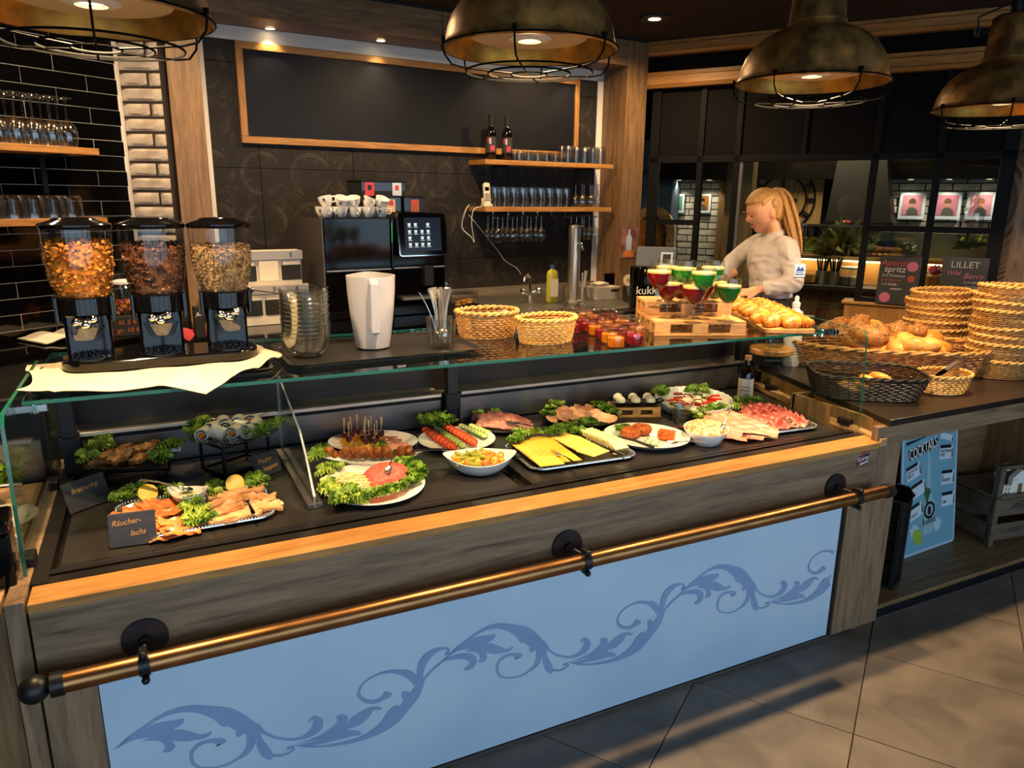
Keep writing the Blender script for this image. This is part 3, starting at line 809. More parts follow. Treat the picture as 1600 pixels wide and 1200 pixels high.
for i, (x, cm, top, fl) in enumerate(((-.188, 'cornflakes', .352, .0125), (.0, 'crunch', .343, .009), (.184, 'muesli', .335, .0065))):
    st = MB().prism(rrect(.118, .075, .012), .028, .178, Tr(x, .035, 0)).build('stand', 'blackgloss', disp, bevel=.003)
    MB().prism(oblong(.12, .11), .03, .033, Tr(x, -.03, 0)).build('drip_plate', 'blackgloss', st)
    d = MB()
    for k in range(26):
        a, rr_ = k*2.4, .009*math.sqrt(k)
        d.ball((x+rr_*1.1*math.cos(a), -.03+rr_*math.sin(a), .0335), .0028, 6, 4)
    d.build('bumps', 'blackgloss', st)
    col = MB().lathe([(.066, .150), (.072, .156), (.072, .200), (.064, .204), (.05, .18)], 28, Tr(x, .0, 0)).build('collar', 'blackgloss', disp)
    cup = MB().lathe([(.028, .085), (.036, .092), (.046, .125), (.044, .126)], 20, Tr(x, -.055, 0)).build('spout_cup', 'glassware', disp)
    kn = MB().ball((x, -.07, .132), .016, 12, 8).ball((x-.022, -.074, .14), .013, 10, 7).ball((x+.02, -.074, .146), .013, 10, 7).tube([(x-.02, -.073, .138), (x+.018, -.073, .144)], .009, 8).tube([(x, -.07, .13), (x, -.02, .13)], .008, 8)
    kn.build('turning_knob', 'chrome', disp)
    hp = MB().lathe(hop, 36, Tr(x, 0, 0)).build('hopper', 'hopperglass', disp)
    f = MB()
    prof = [(0, .178)]+[(r*.93, z) for r, z in hop if z < top-.01]+[(hopr(top)*.93, top-.012), (hopr(top)*.6, top), (0, top-.005)]
    f.lathe(prof, 28, Tr(x, 0, 0))
    f.disp(lambda p: p+V((0, 0, .012*noise.noise(p*22) if p.z > top-.02 else 0)))
    rr2 = random.Random(i)
    fm = MB().grid(lambda u, v: ((u-.5)*2, (v-.5)*1.5, .5*((u-.5)**2*4-.3)+.3*(v-.5)), 3, 3)
    for k in range((900, 1500, 2200)[i]):
        a = rr2.uniform(0, 2*math.pi)
        if k % 4:
            z = rr2.uniform(.185, top-.004); r_ = hopr(z)*rr2.uniform(.93, .965)
        else:
            r_ = hopr(top)*.93*math.sqrt(rr2.random()); z = top+rr2.uniform(-.008, .006)
        s_ = fl*rr2.uniform(.6, 1)*.6
        T_ = Tr(x+r_*math.cos(a), r_*math.sin(a), z) @ M.Rotation(rr2.uniform(0, 6), 4, (rr2.gauss(0, 1), rr2.gauss(0, 1), rr2.gauss(0, 1)+.01)) @ M.Scale(s_, 4)
        f.add(fm.v, fm.f, T_)
    f.build('cereal', cm, disp, kind='stuff')
    ld = MB().lathe([(.0895, .388), (.0915, .392), (.0915, .399), (.086, .403), (.058, .411), (.054, .415), (.046, .418), (.0, .419)], 36, Tr(x, 0, 0))
    ld.build('lid', 'blackgloss', disp)
    for j in (-1, 1):
        MB().box(x+j*.068-.006, -.03, .13, x+j*.068+.006, .04, .205).build('side_ear', 'blackgloss', disp, bevel=.003)

# ---- black tray with bowls, jug, spoon glass
t = thing('serving_tray', 'black tray carrying the glass bowls, white jug and spoon glass', 'tray', (.655, 2.40, SZ), R(1.5))
MT['trayblack'] = mat('tray_black', '1b1918', .28)
MB().prism(rrect(.60, .33, .03), 0, .004).build('bottom', 'trayblack', t)
b = MB(); rr = rrect(.60, .33, .03); n_ = len(rr)
b.add([(x, y, .002) for x, y in rr]+[(x*1.045, y*1.08, .014) for x, y in rr]+[(x*1.085, y*1.15, .014) for x, y in rr], [(i, (i+1) % n_, n_+(i+1) % n_, n_+i) for i in range(n_)]+[(n_+i, n_+(i+1) % n_, 2*n_+(i+1) % n_, 2*n_+i) for i in range(n_)])
b.build('rim', 'trayblack', t)
bz = SZ+.005
bowl = MB().lathe([(0, .002), (.040, .0), (.052, .006), (.066, .026), (.074, .052), (.0765, .0665), (.0785, .068), (.0765, .0695)], 36).mesh('glass_bowl', 'bowlglass')
for k in range(12):
    inst(bowl, 'glass_bowl', ('lowest' if k == 0 else 'topmost' if k == 11 else NTH[k]+' lowest')+' glass bowl in the nested stack beside the white jug', 'bowl', (.418+rnd.uniform(-.001, .001), 2.385, bz+.0135*k), (0, 0, rnd.random()), 'nested glass bowls')
jug = thing('jug', 'tall white jug with a square handle on the black tray', 'jug', (.648, 2.43, bz), R(-100))
jp = [(.048, 0), (.056, .004), (.064, .05), (.073, .12), (.079, .19), (.081, .245), (.078, .245), (.074, .18), (.06, .05), (.0, .02)]
b = MB().lathe(jp, 44)
b.disp(lambda p: p+V((-.016*max(0, (p.z-.19)/.055)*max(0, -p.x/.08)**8, 0, .003*max(0, (p.z-.2)/.05)*max(0, -p.x/.08)**8)))
MT['jugwhite'] = mat('jug_white', 'a3a2a7', .3)
b.build('body', 'jugwhite', jug)
hb = MB()
for a, c in (((.076, .232), (.125, .226)), ((.125, .226), (.118, .075)), ((.118, .075), (.072, .078))):
    d = V((c[0]-a[0], 0, c[1]-a[1])); L_ = d.length; ang = math.atan2(d.z, d.x)
    hb.box(-.006, -.013, -.009, L_+.006, .013, .009, Tr(a[0], 0, a[1]) @ Ry(-ang))
hb.build('handle', 'jugwhite', jug, bevel=.003)
sg = (.865, 2.345)
cup = thing('cutlery_glass', 'clear straight glass filled with upright spoons on the black tray', 'glass', (*sg, bz))
MB().lathe([(0, .004), (.040, .0), (.044, .004), (.052, .10), (.054, .103), (.05, .101), (.043, .01), (0, .008)], 32).build('tumbler', 'glassware', cup)
def spoon_mb(L=.17, w_=.019):
    b = MB()
    def bowlf(u, v):
        y = -.028+.056*v; x = (u-.5)*2*w_*math.sqrt(max(.02, 1-((v-.5)*2)**2*.96))
        return (x, y, -.010*(1-((u-.5)*2)**2)*(1-((v-.5)*2)**2))
    b.slab(bowlf, 9, 9, .0012)
    b.slab(lambda u, v: ((u-.5)*(.007+.013*v**2), .026+L*.82*v, .006*math.sin(v*3.1)), 3, 9, .0016)
    return b
spm = spoon_mb().mesh('spoon', 'silver')
for k in range(13):
    a = 2*math.pi*k/13+.3; r0 = (.018, .028)[k % 2]; l_ = rnd.uniform(.10, .24)
    d = V((math.cos(a)*l_, math.sin(a)*l_*.8, 1)) if k != 7 else V((-.42, .05, 1))
    b0 = V((sg[0]+r0*math.cos(a)*.5, sg[1]+r0*math.sin(a)*.5, bz+.038))
    o = inst(spm, 'spoon', 'steel spoon standing in the cutlery glass' if k != 7 else 'steel spoon leaning far left out of the cutlery glass', 'spoon', b0, (0, 0, 0), 'spoons in the glass', 1.0)
    o.rotation_euler = (d.normalized().to_track_quat('Y', 'Z').to_matrix() @ M.Rotation(rnd.uniform(-.9, .9), 3, 'Y')).to_euler()
# ---- two wicker baskets
def chip_mesh(s, seed):
    b = MB().ball((0, 0, 0), s, 12, 8, (1, .62, .38))
    b.disp(lambda p: p+p.normalized()*noise.noise(p*40+V((seed, 0, 0)))*s*.25)
    return b
MT['biscuit'] = mat('golden_biscuit', 'd99a3a', .6, 0, 'b06f1e', 40)
MT['sachet'] = mat('sachet_foil', '6a3d2c', .35, .2, 'b9a08a', 12)
bk = thing('wicker_basket', 'oval wicker basket of portion sachets, second of the pair on the shelf', 'basket', (1.105, 2.50, SZ), R(-5), 'oval baskets on the glass shelf')
weave('w', 'wicker', .118, .092, .095, 11, 26, bk, 1.18, None, .0085, 'wickerlt')
sm = MB().slab(lambda u, v: ((u-.5)*.05, (v-.5)*.035, .004*math.sin(u*3)*math.sin(v*3)), 5, 4, .004).mesh('sachet', 'sachet')
for k in range(14):
    a = k*2.4; r0 = .018*math.sqrt(k)
    inst(sm, 'sachet', 'small portion sachet lying in the left oval basket', 'sachet', (1.105+r0*math.cos(a), 2.50+r0*.7*math.sin(a), SZ+.062+.002*k), (rnd.uniform(-.5, .5), rnd.uniform(-.5, .5), rnd.uniform(0, 6)), 'sachets in the left oval basket')
bk2 = thing('wicker_basket', 'oval wicker basket of golden biscuits beside the jam jars', 'basket', (1.258, 2.315, SZ), R(8), 'oval baskets on the glass shelf')
weave('w', 'wickerlt', .118, .085, .088, 10, 26, bk2, 1.2, None, .0085, 'wickerlt')
cm = [chip_mesh(.024, s).mesh('biscuit', 'biscuit') for s in range(3)]
for k in range(20):
    a = k*2.4; r0 = .016*math.sqrt(k)
    inst(cm[k % 3], 'biscuit', 'golden biscuit piece lying in the oval wicker basket by the jars', 'biscuit', (1.258+r0*math.cos(a), 2.315+r0*.7*math.sin(a), SZ+.055+.004*(k % 3)), (rnd.uniform(-.3, .3), rnd.uniform(-.3, .3), rnd.uniform(0, 6)), 'biscuits in the oval basket')
# ---- jam jars
MT['jam_o'] = mat('orange_jam', 'f08a18', .15, 0, 'd8680a', 40, trans=.25, spec=.6)
MT['jam_r'] = mat('red_jam', 'a01826', .15, 0, '5d0a14', 40, trans=.2, spec=.6)
jar_g = MB().lathe([(0, .002), (.028, .0), (.031, .005), (.031, .045), (.029, .05), (.034, .056), (.0345, .062), (.032, .062), (.028, .052)], 24)
protos = []
for key, nm in (('jam_o', 'orange'), ('jam_r', 'dark red')):
    j = thing('jam_jar', f'small open glass jar of {nm} jam in the rows beside the basket', 'jar', (0, 0, 0), 0, f'{nm} jam jars on the glass shelf')
    jar_g.build('glass', 'jarglass', j)
    MB().lathe([(0, .004), (.0285, .004), (.0292, .008), (.0292, .034), (.026, .036), (0, .034)], 20).build('jam', key, j)
    protos.append(j)
spots = [(1.435, 2.125, 0), (1.522, 2.135, 0)]
for r_ in range(1, 8):
    for c in range(4):
        x = 1.365+.077*c+.018*r_; y = 2.12+.078*r_
        if c == 0 and r_ < 4: continue
        if c == 3 and r_ < 2: continue
        if x > 1.72: continue
        spots.append((x+rnd.uniform(-.003, .003), y, r_))
used = [0, 0]
for k, (x, y, _row) in enumerate(spots):
    i = (0 if k == 0 else 1 if k == 1 else (k*7//3) % 2)
    nm = ('orange', 'dark red')[i]
    lb = f'small glass jar of {nm} jam at the glass edge before the rows' if k < 2 else f'small {nm} jam jar, {NTH[k-[z for z, q_ in enumerate(spots) if q_[2] == _row][0]]} from the left, {NTH[_row]} row from the glass edge'
    if not used[i]: protos[i].location = (x, y, SZ); protos[i]['label'] = lb; used[i] = 1
    else: dup(protos[i], (x, y, SZ), rnd.random(), lb)
# ---- mini pallets with filled goblets
def pallet(nm, lb, loc, rz, w_=.355, d=.16, h=.055, group='mini wooden pallets'):
    p = thing(nm, lb, 'pallet', loc, rz, group)
    nb = 4
    sw = d/nb
    for k in range(nb): MB().box(-w_/2, -d/2+sw*k+.001, h-.011, w_/2, -d/2+sw*(k+1)-.001, h).build('board', 'pine', p, bevel=.001)
    for y in (-d/2+.006, 0, d/2-.006):
        MB().box(-w_/2, y-.006, 0, w_/2, y+.006, .010).build('runner', 'pine', p, bevel=.001)
        for x in (-w_/2, -.03*w_/.355, w_/2-.06*w_/.355): MB().box(x, y-.006, .010, x+.06*w_/.355, y+.006, h-.011).build('block', 'pine', p, bevel=.001)
    return p
MT['pine'] = mat('pine_wood', 'd09a5e', .55, 0, 'b17c42', 5, (4, 30, 30))
pr = R(-22)
pc = V((1.888, 2.255, SZ)); ux, uy = V((math.cos(pr), math.sin(pr), 0)), V((-math.sin(pr), math.cos(pr), 0))
pallet('pallet', 'front mini pallet carrying the red and green goblets', pc, pr)
pallet('pallet', 'lower rear mini pallet hidden under the upper one', pc+uy*.165, pr)
pallet('pallet', 'upper rear mini pallet raised behind the front goblets', pc+uy*.167+V((0, 0, .0555)), pr)
MT['red_drink'] = mat('red_drink', '8e0c1c', .05, 0, trans=.35, ior=1.33, spec=.6)
MT['green_drink'] = mat('green_drink', '17962f', .05, 0, trans=.35, ior=1.33, spec=.6)
MT['foam'] = mat('cream_foam', 'e8cf7c', .6)
gob = MB().lathe([(0, .003), (.034, .0), (.035, .002), (.012, .008), (.0055, .018), (.0045, .05), (.006, .062), (.018, .071), (.034, .09), (.0445, .118), (.0455, .14), (.0425, .166), (.0415, .166)], 32)
gp_ = []
for key, nm in (('red_drink', 'dark red'), ('green_drink', 'green')):
    g = thing('goblet', 'x', 'glass', (0, 0, 0), 0, f'goblets of {nm} dessert')
    gob.build('glass', 'jarglass', g)
    MB().lathe([(0, .068), (.017, .073), (.033, .0905), (.043, .118), (.044, .130), (0, .130)], 28).build('drink', key, g)
    MB().lathe([(.0438, .1301), (.0440, .1305), (.0442, .137), (.04, .139), (0, .139)], 28).build('cream_layer', 'foam', g)
    gp_.append(g)
ptop = SZ+.055; ptop2 = SZ+.1105
gl = [(1041, 497, ptop, 0, 'front left goblet of dark red dessert on the pallet'), (1082, 504, ptop, 0, 'front middle goblet of dark red dessert, nearest the pallet edge'), (1135, 502, ptop, 1, 'front right goblet of green dessert beside the croissants'),
      (1061, 494, ptop, 0, 'dark red goblet behind the gap of the two front red ones'), (1095, 498, ptop, 0, 'dark red goblet half hidden behind the front middle one'), (1114, 494, ptop, 1, 'green goblet half hidden behind the front right one')]
us = [0, 0]
for x, y, z, i, lb in gl:
    q = Z(x, y, z)
    if not us[i]: gp_[i].location = q; gp_[i]['label'] = lb; us[i] = 1
    else: dup(gp_[i], q, 0, lb)
for x, y, i, lb in ((1031, 411, 0, 'leftmost dark red goblet on the raised rear pallet'), (1044, 405, 1, 'green goblet behind the leftmost red one on the rear pallet'), (1071, 407, 1, 'green goblet in the middle of the raised rear pallet'), (1101, 413, 1, 'green goblet in front of the right one on the rear pallet'), (1115, 406, 1, 'rightmost green goblet at the back of the rear pallet')):
    q = Z(x, y, ptop2+.166); dup(gp_[i], (q.x, q.y, ptop2), 0, lb)
# ---- croissants on a board
brd = tag(MB().prism(rrect(.68, .20, .012), 0, .018, Tr(2.375, 2.385, SZ) @ Rz(R(63))).build('wooden_board', 'warmoak_x', bevel=.002), 'long wooden board of croissants at the right shelf end', 'board')
def croissant(seed):
    b = MB()
    n, m = 28, 12
    vs, fs = [], []
    for i in range(n+1):
        t = i/n; s = (t-.5)*2
        a = s*1.05
        c = V((.062*math.sin(a), -.062*(1-math.cos(a))*1.0, 0))
        r = .027*(max(0, 1-abs(s)**2.2))**.62+.002
        seg = abs(s)*3.6
        r *= .80+.30*(1-(seg % 1))
        d = V((math.cos(a), -math.sin(a), 0)); nn = V((math.sin(a), math.cos(a), 0))
        for k in range(m):
            g = 2*math.pi*k/m
            z = math.sin(g)*r*.92
            vs.append(c+nn*math.cos(g)*r+V((0, 0, max(-.016, z)+.016)))
    for i in range(n):
        for k in range(m):
            l = (k+1) % m
            fs.append((i*m+k, (i+1)*m+k, (i+1)*m+l, i*m+l))
    fs.append(tuple(range(m))); fs.append(tuple(range(n*m+m-1, n*m-1, -1)))
    b.add(vs, fs)
    b.disp(lambda p: p+V((noise.noise(p*30+V((seed, 0, 0))), noise.noise(p*30+V((0, seed, 0))), 0))*.003)
    return b
MT['croissant'] = mat('croissant_crust', 'd48a2c', .38, 0, '9c5215', 30, ramp=(.36, .64), bump=.35, bscale=60, coat=.15)
crm = [croissant(s).mesh('croissant', 'croissant') for s in range(3)]
du = V((math.cos(R(63)), math.sin(R(63)), 0)); dv = V((-du.y, du.x, 0)); bc = V((2.375, 2.385, SZ+.0185))
ORD = ['first', 'second', 'third', 'fourth', 'fifth', 'sixth', 'seventh', 'eighth', 'ninth', 'tenth', 'eleventh', 'twelfth', 'thirteenth']
k = 0
for row in range(7):
    for c in (-.042, .046):
        lb = f'glossy croissant, {ORD[row]} from the glass edge, {"left" if c > 0 else "right"} row on the board'
        inst(crm[k % 3], 'croissant', lb, 'croissant', bc+du*(-.29+.086*row+(.02 if c > 0 else 0))+dv*(c+rnd.uniform(-.005, .005)), (0, 0, R(-12)+R(rnd.uniform(-14, 14))), 'croissants on the wooden board', rnd.uniform(1.1, 1.22))
        k += 1
# ============================================================ FOOD AND PLATES IN THE COUNTER
WZ = .8055
def P2(x, y, z=WZ+.01): q = Z(x, y, z); return V((q.x, q.y, 0))
def ell(l, r, f, b, z=WZ+.015):
    """centre, half axes and turn of an oval dish from its left, right, front and back points"""
    L_, R_, F_, B_ = (P2(*p, z) for p in (l, r, f, b))
    d = R_-L_; c = (L_+R_)/2; a = math.atan2(d.y, d.x)
    n = V((-d.y, d.x, 0)).normalized()
    hb = abs((B_-F_).dot(n))/2
    c = c*1.0+n*((((F_+B_)/2)-c).dot(n))
    return c, d.length/2, hb, a
def oval_plate(nm, lb, c, ha, hb, a, ma='ceramic', h=.022, z=WZ, cat='plate', group=None, well=.72):
    t = thing(nm, lb, cat, (c.x, c.y, z), a, group)
    MB().lathe([(0, .0), (well*.95, 0), (well, .002), (1, h), (1.0, h+.002), (.97, h+.0015), (well, .006), (0, .005)], 48, M.Diagonal((ha, hb, 1, 1))).build('dish', ma, t)
    return t
def up(c, a, x, y, z): return V((c.x+math.cos(a)*x-math.sin(a)*y, c.y+math.sin(a)*x+math.cos(a)*y, z))
# -- lettuce
def lettuce_mb(seed, n=7, r=.045, curl=26, frill=.010):
    rr = random.Random(seed); b = MB()
    for k in range(n):
        a = 2*math.pi*k/n+rr.uniform(-.4, .4); L_ = r*rr.uniform(.75, 1.2); tilt = rr.uniform(.25, 1.15); wd = rr.uniform(.7, 1.1)*r*1.25
        ph = rr.uniform(0, 6)
        def fn(u, v):
            x = (u-.5)*wd*(.25+.95*v**.7); e = max(abs(u-.5)*2, v)**3
            z = math.sin(u*curl+ph)*frill*e+math.sin(u*curl*2.3+v*19+ph)*frill*.5*e
            y = L_*v*(1-.25*(abs(u-.5)*2)**2)
            zz = y*math.sin(tilt)+z*math.cos(tilt)+(u-.5)**2*.03-v*v*.012; yy = y*math.cos(tilt)-z*math.sin(tilt)
            return (x, yy, max(0, zz))
        b.grid(fn, 15, 8, Rz(a) @ Tr(0, .004, rr.uniform(0, .008)))
    return b
LET = [lettuce_mb(s).mesh('lettuce', ('lettuce', 'lettucelt')[s % 2]) for s in range(4)]
PAR = [lettuce_mb(s+20, 11, .03, 44, .008).mesh('curly_lettuce', 'parsley' if s else 'lettuce') for s in range(2)]
def lettuce(px, lb, z=WZ+.02, s=1.0, group=None, kind=None):
    order = sorted(range(len(px)), key=lambda i: px[i][0])
    for i, p in enumerate(px):
        q = Z(p[0], p[1], z) if len(p) == 2 else Z(p[0], p[1], p[2])
        me = LET[rnd.randrange(4)] if kind is None else PAR[kind]
        inst(me, 'lettuce_leaf', lb if len(px) == 1 else f'{lb}, {NTH[order.index(i)]} clump from the left', 'lettuce', q, (rnd.uniform(-.2, .2), rnd.uniform(-.2, .2), rnd.uniform(0, 6)), group, s*rnd.uniform(.85, 1.12))
# -- food materials
fm_ = lambda n, a, b, sc_=40, r=.45, bump=.3, sss=.15, ramp=(.35, .65): MT.setdefault(n, mat(n, a, r, 0, b, sc_, bump=bump, bscale=sc_*1.6, sss=sss, ramp=ramp))
fm_('salmon', 'ee9654', 'df7a40', 26, .3); fm_('trout', 'dba777', 'c58a58', 24, .4); fm_('herring', 'c27c3a', '6b3f1a', 40, .6, .7); fm_('hsilver', 'e6d8c0', 'b3a798', 30, .3)
fm_('meatball', 'b8651f', '7d3a10', 60, .5, .8); fm_('mett', 'cb4a3e', 'dd6a58', 90, .5, .9); fm_('onion', 'e2d3a0', 'cfbb80', 50, .4, .4); fm_('ham', 'e29a87', 'd57d70', 14, .38, .1); fm_('cookham', 'ea9c80', 'dc8a70', 10, .38, .08)
fm_('sausage', 'e6ab83', 'd99570', 20, .4, .1); fm_('salami', 'c65a4c', 'e79a86', 90, .4, .2, .15, (.4, .55)); fm_('rawham', 'cf5f50', 'e3907c', 18, .35, .15); fm_('tomato', 'd6301c', 'b81c10', 18, .2, .05); fm_('tomflesh', 'ef7a52', 'dc4426', 70, .25, .1)
fm_('cucflesh', 'd5d58c', 'b8c56c', 60, .35, .1); fm_('cucskin', '3f6520', '56802b', 30, .35, .1); fm_('cheese', 'e9b33e', 'e2a42f', 20, .45, .05); fm_('cheesepale', 'efc66a', 'e8bb58', 20, .45, .05); fm_('cheeseherb', 'e8b94c', 'd1a43c', 70, .45, .2, .15, (.45, .6)); fm_('whitecheese', 'ecd99a', 'e3cc85', 26, .5, .2)
fm_('grape', '4a1424', '6b2034', 10, .15, .0); fm_('egg', 'e9dcc0', 'e3d3b2', 12, .4, .05); fm_('pickle', '9a9432', '747a22', 22, .3, .2); fm_('pepper', 'd9601a', 'c98320', 22, .3, .2); fm_('carrot', 'dd7717', 'c9600f', 30, .35, .2); fm_('artich', 'c59a45', 'a87a2c', 40, .4, .4)
fm_('bagel', 'c2601c', '8c3f12', 120, .6, .8, .1, (.42, .6)); fm_('dillcheese', 'e6e0b8', '5f8030', 130, .6, .6, .1, (.48, .56)); fm_('pepperblock', 'd8691c', 'a83a12', 100, .5, .6, .1, (.42, .6)); fm_('mozz', 'efe3c4', 'e6d5ac', 20, .4, .1)
fm_('meatsalad', 'd9c294', '9f7a4c', 60, .5, .9, .1, (.4, .6)); fm_('dip', 'ece2c2', 'ded0a4', 50, .4, .3); fm_('lemon', 'f0c52a', 'e6b41c', 40, .4, .2); fm_('lemonflesh', 'f2d468', 'e8c244', 50, .25, .2); fm_('pickstick', 'e2c184', 'd0a868', 30, .6, .1)
MT['foodglass'] = thin_glass('glass_plate', 'dde3df', 1.0, .03, .10)
# -- cards
def card(bl, br, h, lean, lines, lb, tcol='text_orange', zb=WZ+.002):
    a, b = Z(*bl, zb), Z(*br, zb); d = b-a; w_ = V((d.x, d.y, 0)).length
    t = thing('slate_card', lb, 'sign', (a+b)/2, math.atan2(d.y, d.x), 'slate name cards in the counter')
    T_ = Rx(-lean)
    MB().box(-w_/2, -.003, 0, w_/2, .003, h, T_).build('slate', 'slate', t, bevel=.001)
    MB().box(-w_*.35, -.0, 0, w_*.35, .035, .005).build('foot', 'slate', t)
    for txt, s, x, z, sh in lines: text(txt, s, tcol, 'lettering', t, T_ @ Tr(x, -.0036, z) @ UPR @ Rz(.06), shear=.35, width=.9)
    return t
card((110, 804), (175, 780), .088, R(22), [('Brathering', .021, -.004, .06, 0)], 'slate card lettered Brathering beside the fried herring plate')
card((172, 857), (246, 847), .088, R(12), [('Räucher-', .021, -.014, .064, 0), ('lachs', .021, .012, .034, 0)], 'slate card lettered Räucherlachs leaning against the silver salmon tray')
card((402, 749), (440, 735), .075, R(20), [('Matjes-', .022, -.004, .052, 0), ('happen', .022, .008, .025, 0)], 'slate card with faint writing beside the rolled herring stand', 'text_orange')
# -- fried herring on a glass plate over a black stand
def frame_stand(c, w_, d, h, a, lb):
    t = thing('wire_stand', lb, 'stand', (c.x, c.y, WZ), a)
    for i in (-1, 1):
        for j in (-1, 1): MB().box(i*w_/2-.004, j*d/2-.004, 0, i*w_/2+.004, j*d/2+.004, h).build('leg', 'blackmetal', t)
    for z in (.0, h-.008):
        b = MB()
        b.box(-w_/2, -d/2-.004, z, w_/2, -d/2+.004, z+.008).box(-w_/2, d/2-.004, z, w_/2, d/2+.004, z+.008).box(-w_/2-.004, -d/2, z, -w_/2+.004, d/2, z+.008).box(w_/2-.004, -d/2, z, w_/2+.004, d/2, z+.008)
        b.build('top_frame' if z else 'bottom_frame', 'blackmetal', t)
zh = WZ+.062
c, ha, hb, a = ell((119, 722), (277, 715), (200, 734), (196, 694), zh+.012)
frame_stand(c, .19, .12, .06, a, 'low black stand under the fried herring plate')
oval_plate('glass_plate', 'clear glass plate of fried herring on the low stand', c, ha, hb, a, 'foodglass', .016, zh)
def sheet(w_, d, seed, amp=.006, fold=0, th=.0022, wav=14):
    def fn(u, v):
        x = (u-.5)*w_; y = (v-.5)*d*(1-.3*abs(u-.5))
        z = amp*(noise.noise(V((u*3+seed*7, v*3, 0)))+.5*math.sin(u*wav+seed)*v)+.004
        if fold: z += fold*max(0, v-.6)**1.0*.6; y -= max(0, v-.6)**2*d*.8
        return (x+.12*w_*noise.noise(V((u*2, v*3, seed))), y+.1*d*noise.noise(V((u*3, v*2, seed+5))), max(.0, z))
    return MB().slab(fn, 14, 10, th)
def fillet(L_, w_, h, seed):
    b = MB()
    b.ball((0, 0, 0), 1, 16, 10, (L_, w_, h))
    b.disp(lambda p: V((p.x, p.y+.25*w_*math.sin(p.x/L_*2.5), max(-h*.6, p.z)))+p.normalized()*noise.noise(p*55+V((seed*3, 0, 0)))*.007)
    return b
fil = [sheet(.10, .05, s+3, .012, .012, .014, 5).disp(lambda p: p+V((.006*noise.noise(p*60), .010*noise.noise(V((p.x*45, s, 1))), .006*noise.noise(p*90)))).mesh('herring_fillet', 'herring') for s in range(3)]
for k, (x, y, r_) in enumerate(((-.09, -.02, .4), (-.05, .035, -.3), (-.02, -.03, .9), (.0, .02, .2), (.04, -.02, 1.1), (.05, .035, .5), (.09, .0, 1.3), (.02, .06, 0))):
    inst(fil[k % 3], 'fried_herring', f'browned fried herring piece, {NTH[k]} from the left on the glass plate', 'fish', up(c, a, x*.95, y*.9, zh+.012+.009*(k % 3)), (rnd.uniform(-.2, .2), rnd.uniform(-.2, .2), r_), 'fried herring pieces')
lettuce([(147, 705, zh+.02), (160, 698, zh+.02), (138, 716, zh+.02)], 'frilly lettuce at the left end of the fried herring plate', s=.95, group='lettuce left of the fried herring')
lettuce([(250, 718, zh+.02), (266, 702, zh+.02)], 'frilly lettuce at the right end of the fried herring plate', s=.9, group='lettuce right of the fried herring')
# -- rolled herring on the high stand
zr = WZ+.105
c, ha, hb, a = ell((292, 682), (436, 672), (365, 695), (360, 660), zr+.012)
frame_stand(c, .17, .13, .103, a+R(38), 'high black wire stand under the rolled herring')
oval_plate('glass_plate', 'clear glass plate of rolled herring on the high stand', c, ha, hb, a, 'foodglass', .016, zr)
def roll_mb(s):
    b = MB(); pts = []
    for k in range(30):
        g = k/29*2*math.pi*1.9; r_ = .006+.0135*k/29
        pts.append((r_*math.cos(g), r_*math.sin(g)))
    for i in range(29):
        (x0, y0), (x1, y1) = pts[i], pts[i+1]
        n0, n1 = V((x0, y0)).normalized()*.003, V((x1, y1)).normalized()*.003
        q = [(x0, y0), (x1, y1), (x1+n1.x, y1+n1.y), (x0+n0.x, y0+n0.y)]
        vs = [(p[0], -.02, p[1]) for p in q]+[(p[0], .02, p[1]) for p in q]
        b.add(vs, [(0, 1, 2, 3), (7, 6, 5, 4), (0, 4, 5, 1), (2, 6, 7, 3)])
    return b
rm = [roll_mb(0).mesh('rolled_herring', 'hsilver'), MB().ball((0, 0, 0), .02, 14, 9, (1, 1.1, .9)).mesh('rolled_herring', 'hsilver')]
core = MB().tube([(0, -.021, 0), (0, .021, 0)], .0075, 10).mesh('gherkin_core', 'carrot')
core2 = MB().tube([(0, -.021, 0), (0, .021, 0)], .0075, 10).mesh('gherkin_core', 'pickle')
k = 0
for row, xs in enumerate(((-.085, -.04, .01, .055), (-.06, -.015, .03, .075), (-.03, .015, .06))):
    for x in xs:
        o = inst(rm[0], 'rolled_herring', f'silvery rolled herring, {NTH[xs.index(x)]} from the left in the {("front", "middle", "back")[row]} row', 'fish', up(c, a, x, -.035+.036*row, zr+.028+.006*row), (rnd.uniform(-.3, .3), 0, rnd.uniform(-.9, .9)), 'rolled herring fillets', 1.25)
        partof((core, core2)[k % 2], 'filling', o); k += 1
lettuce([(312, 668, zr+.02), (303, 676, zr+.02), (318, 660, zr+.02)], 'lettuce at the left end of the rolled herring plate', s=.8, group='lettuce left of the rolled herring')
lettuce([(408, 676, zr+.02), (420, 670, zr+.02), (430, 664, zr+.02)], 'lettuce at the right end of the rolled herring plate', s=.75, group='lettuce right of the rolled herring', kind=None)
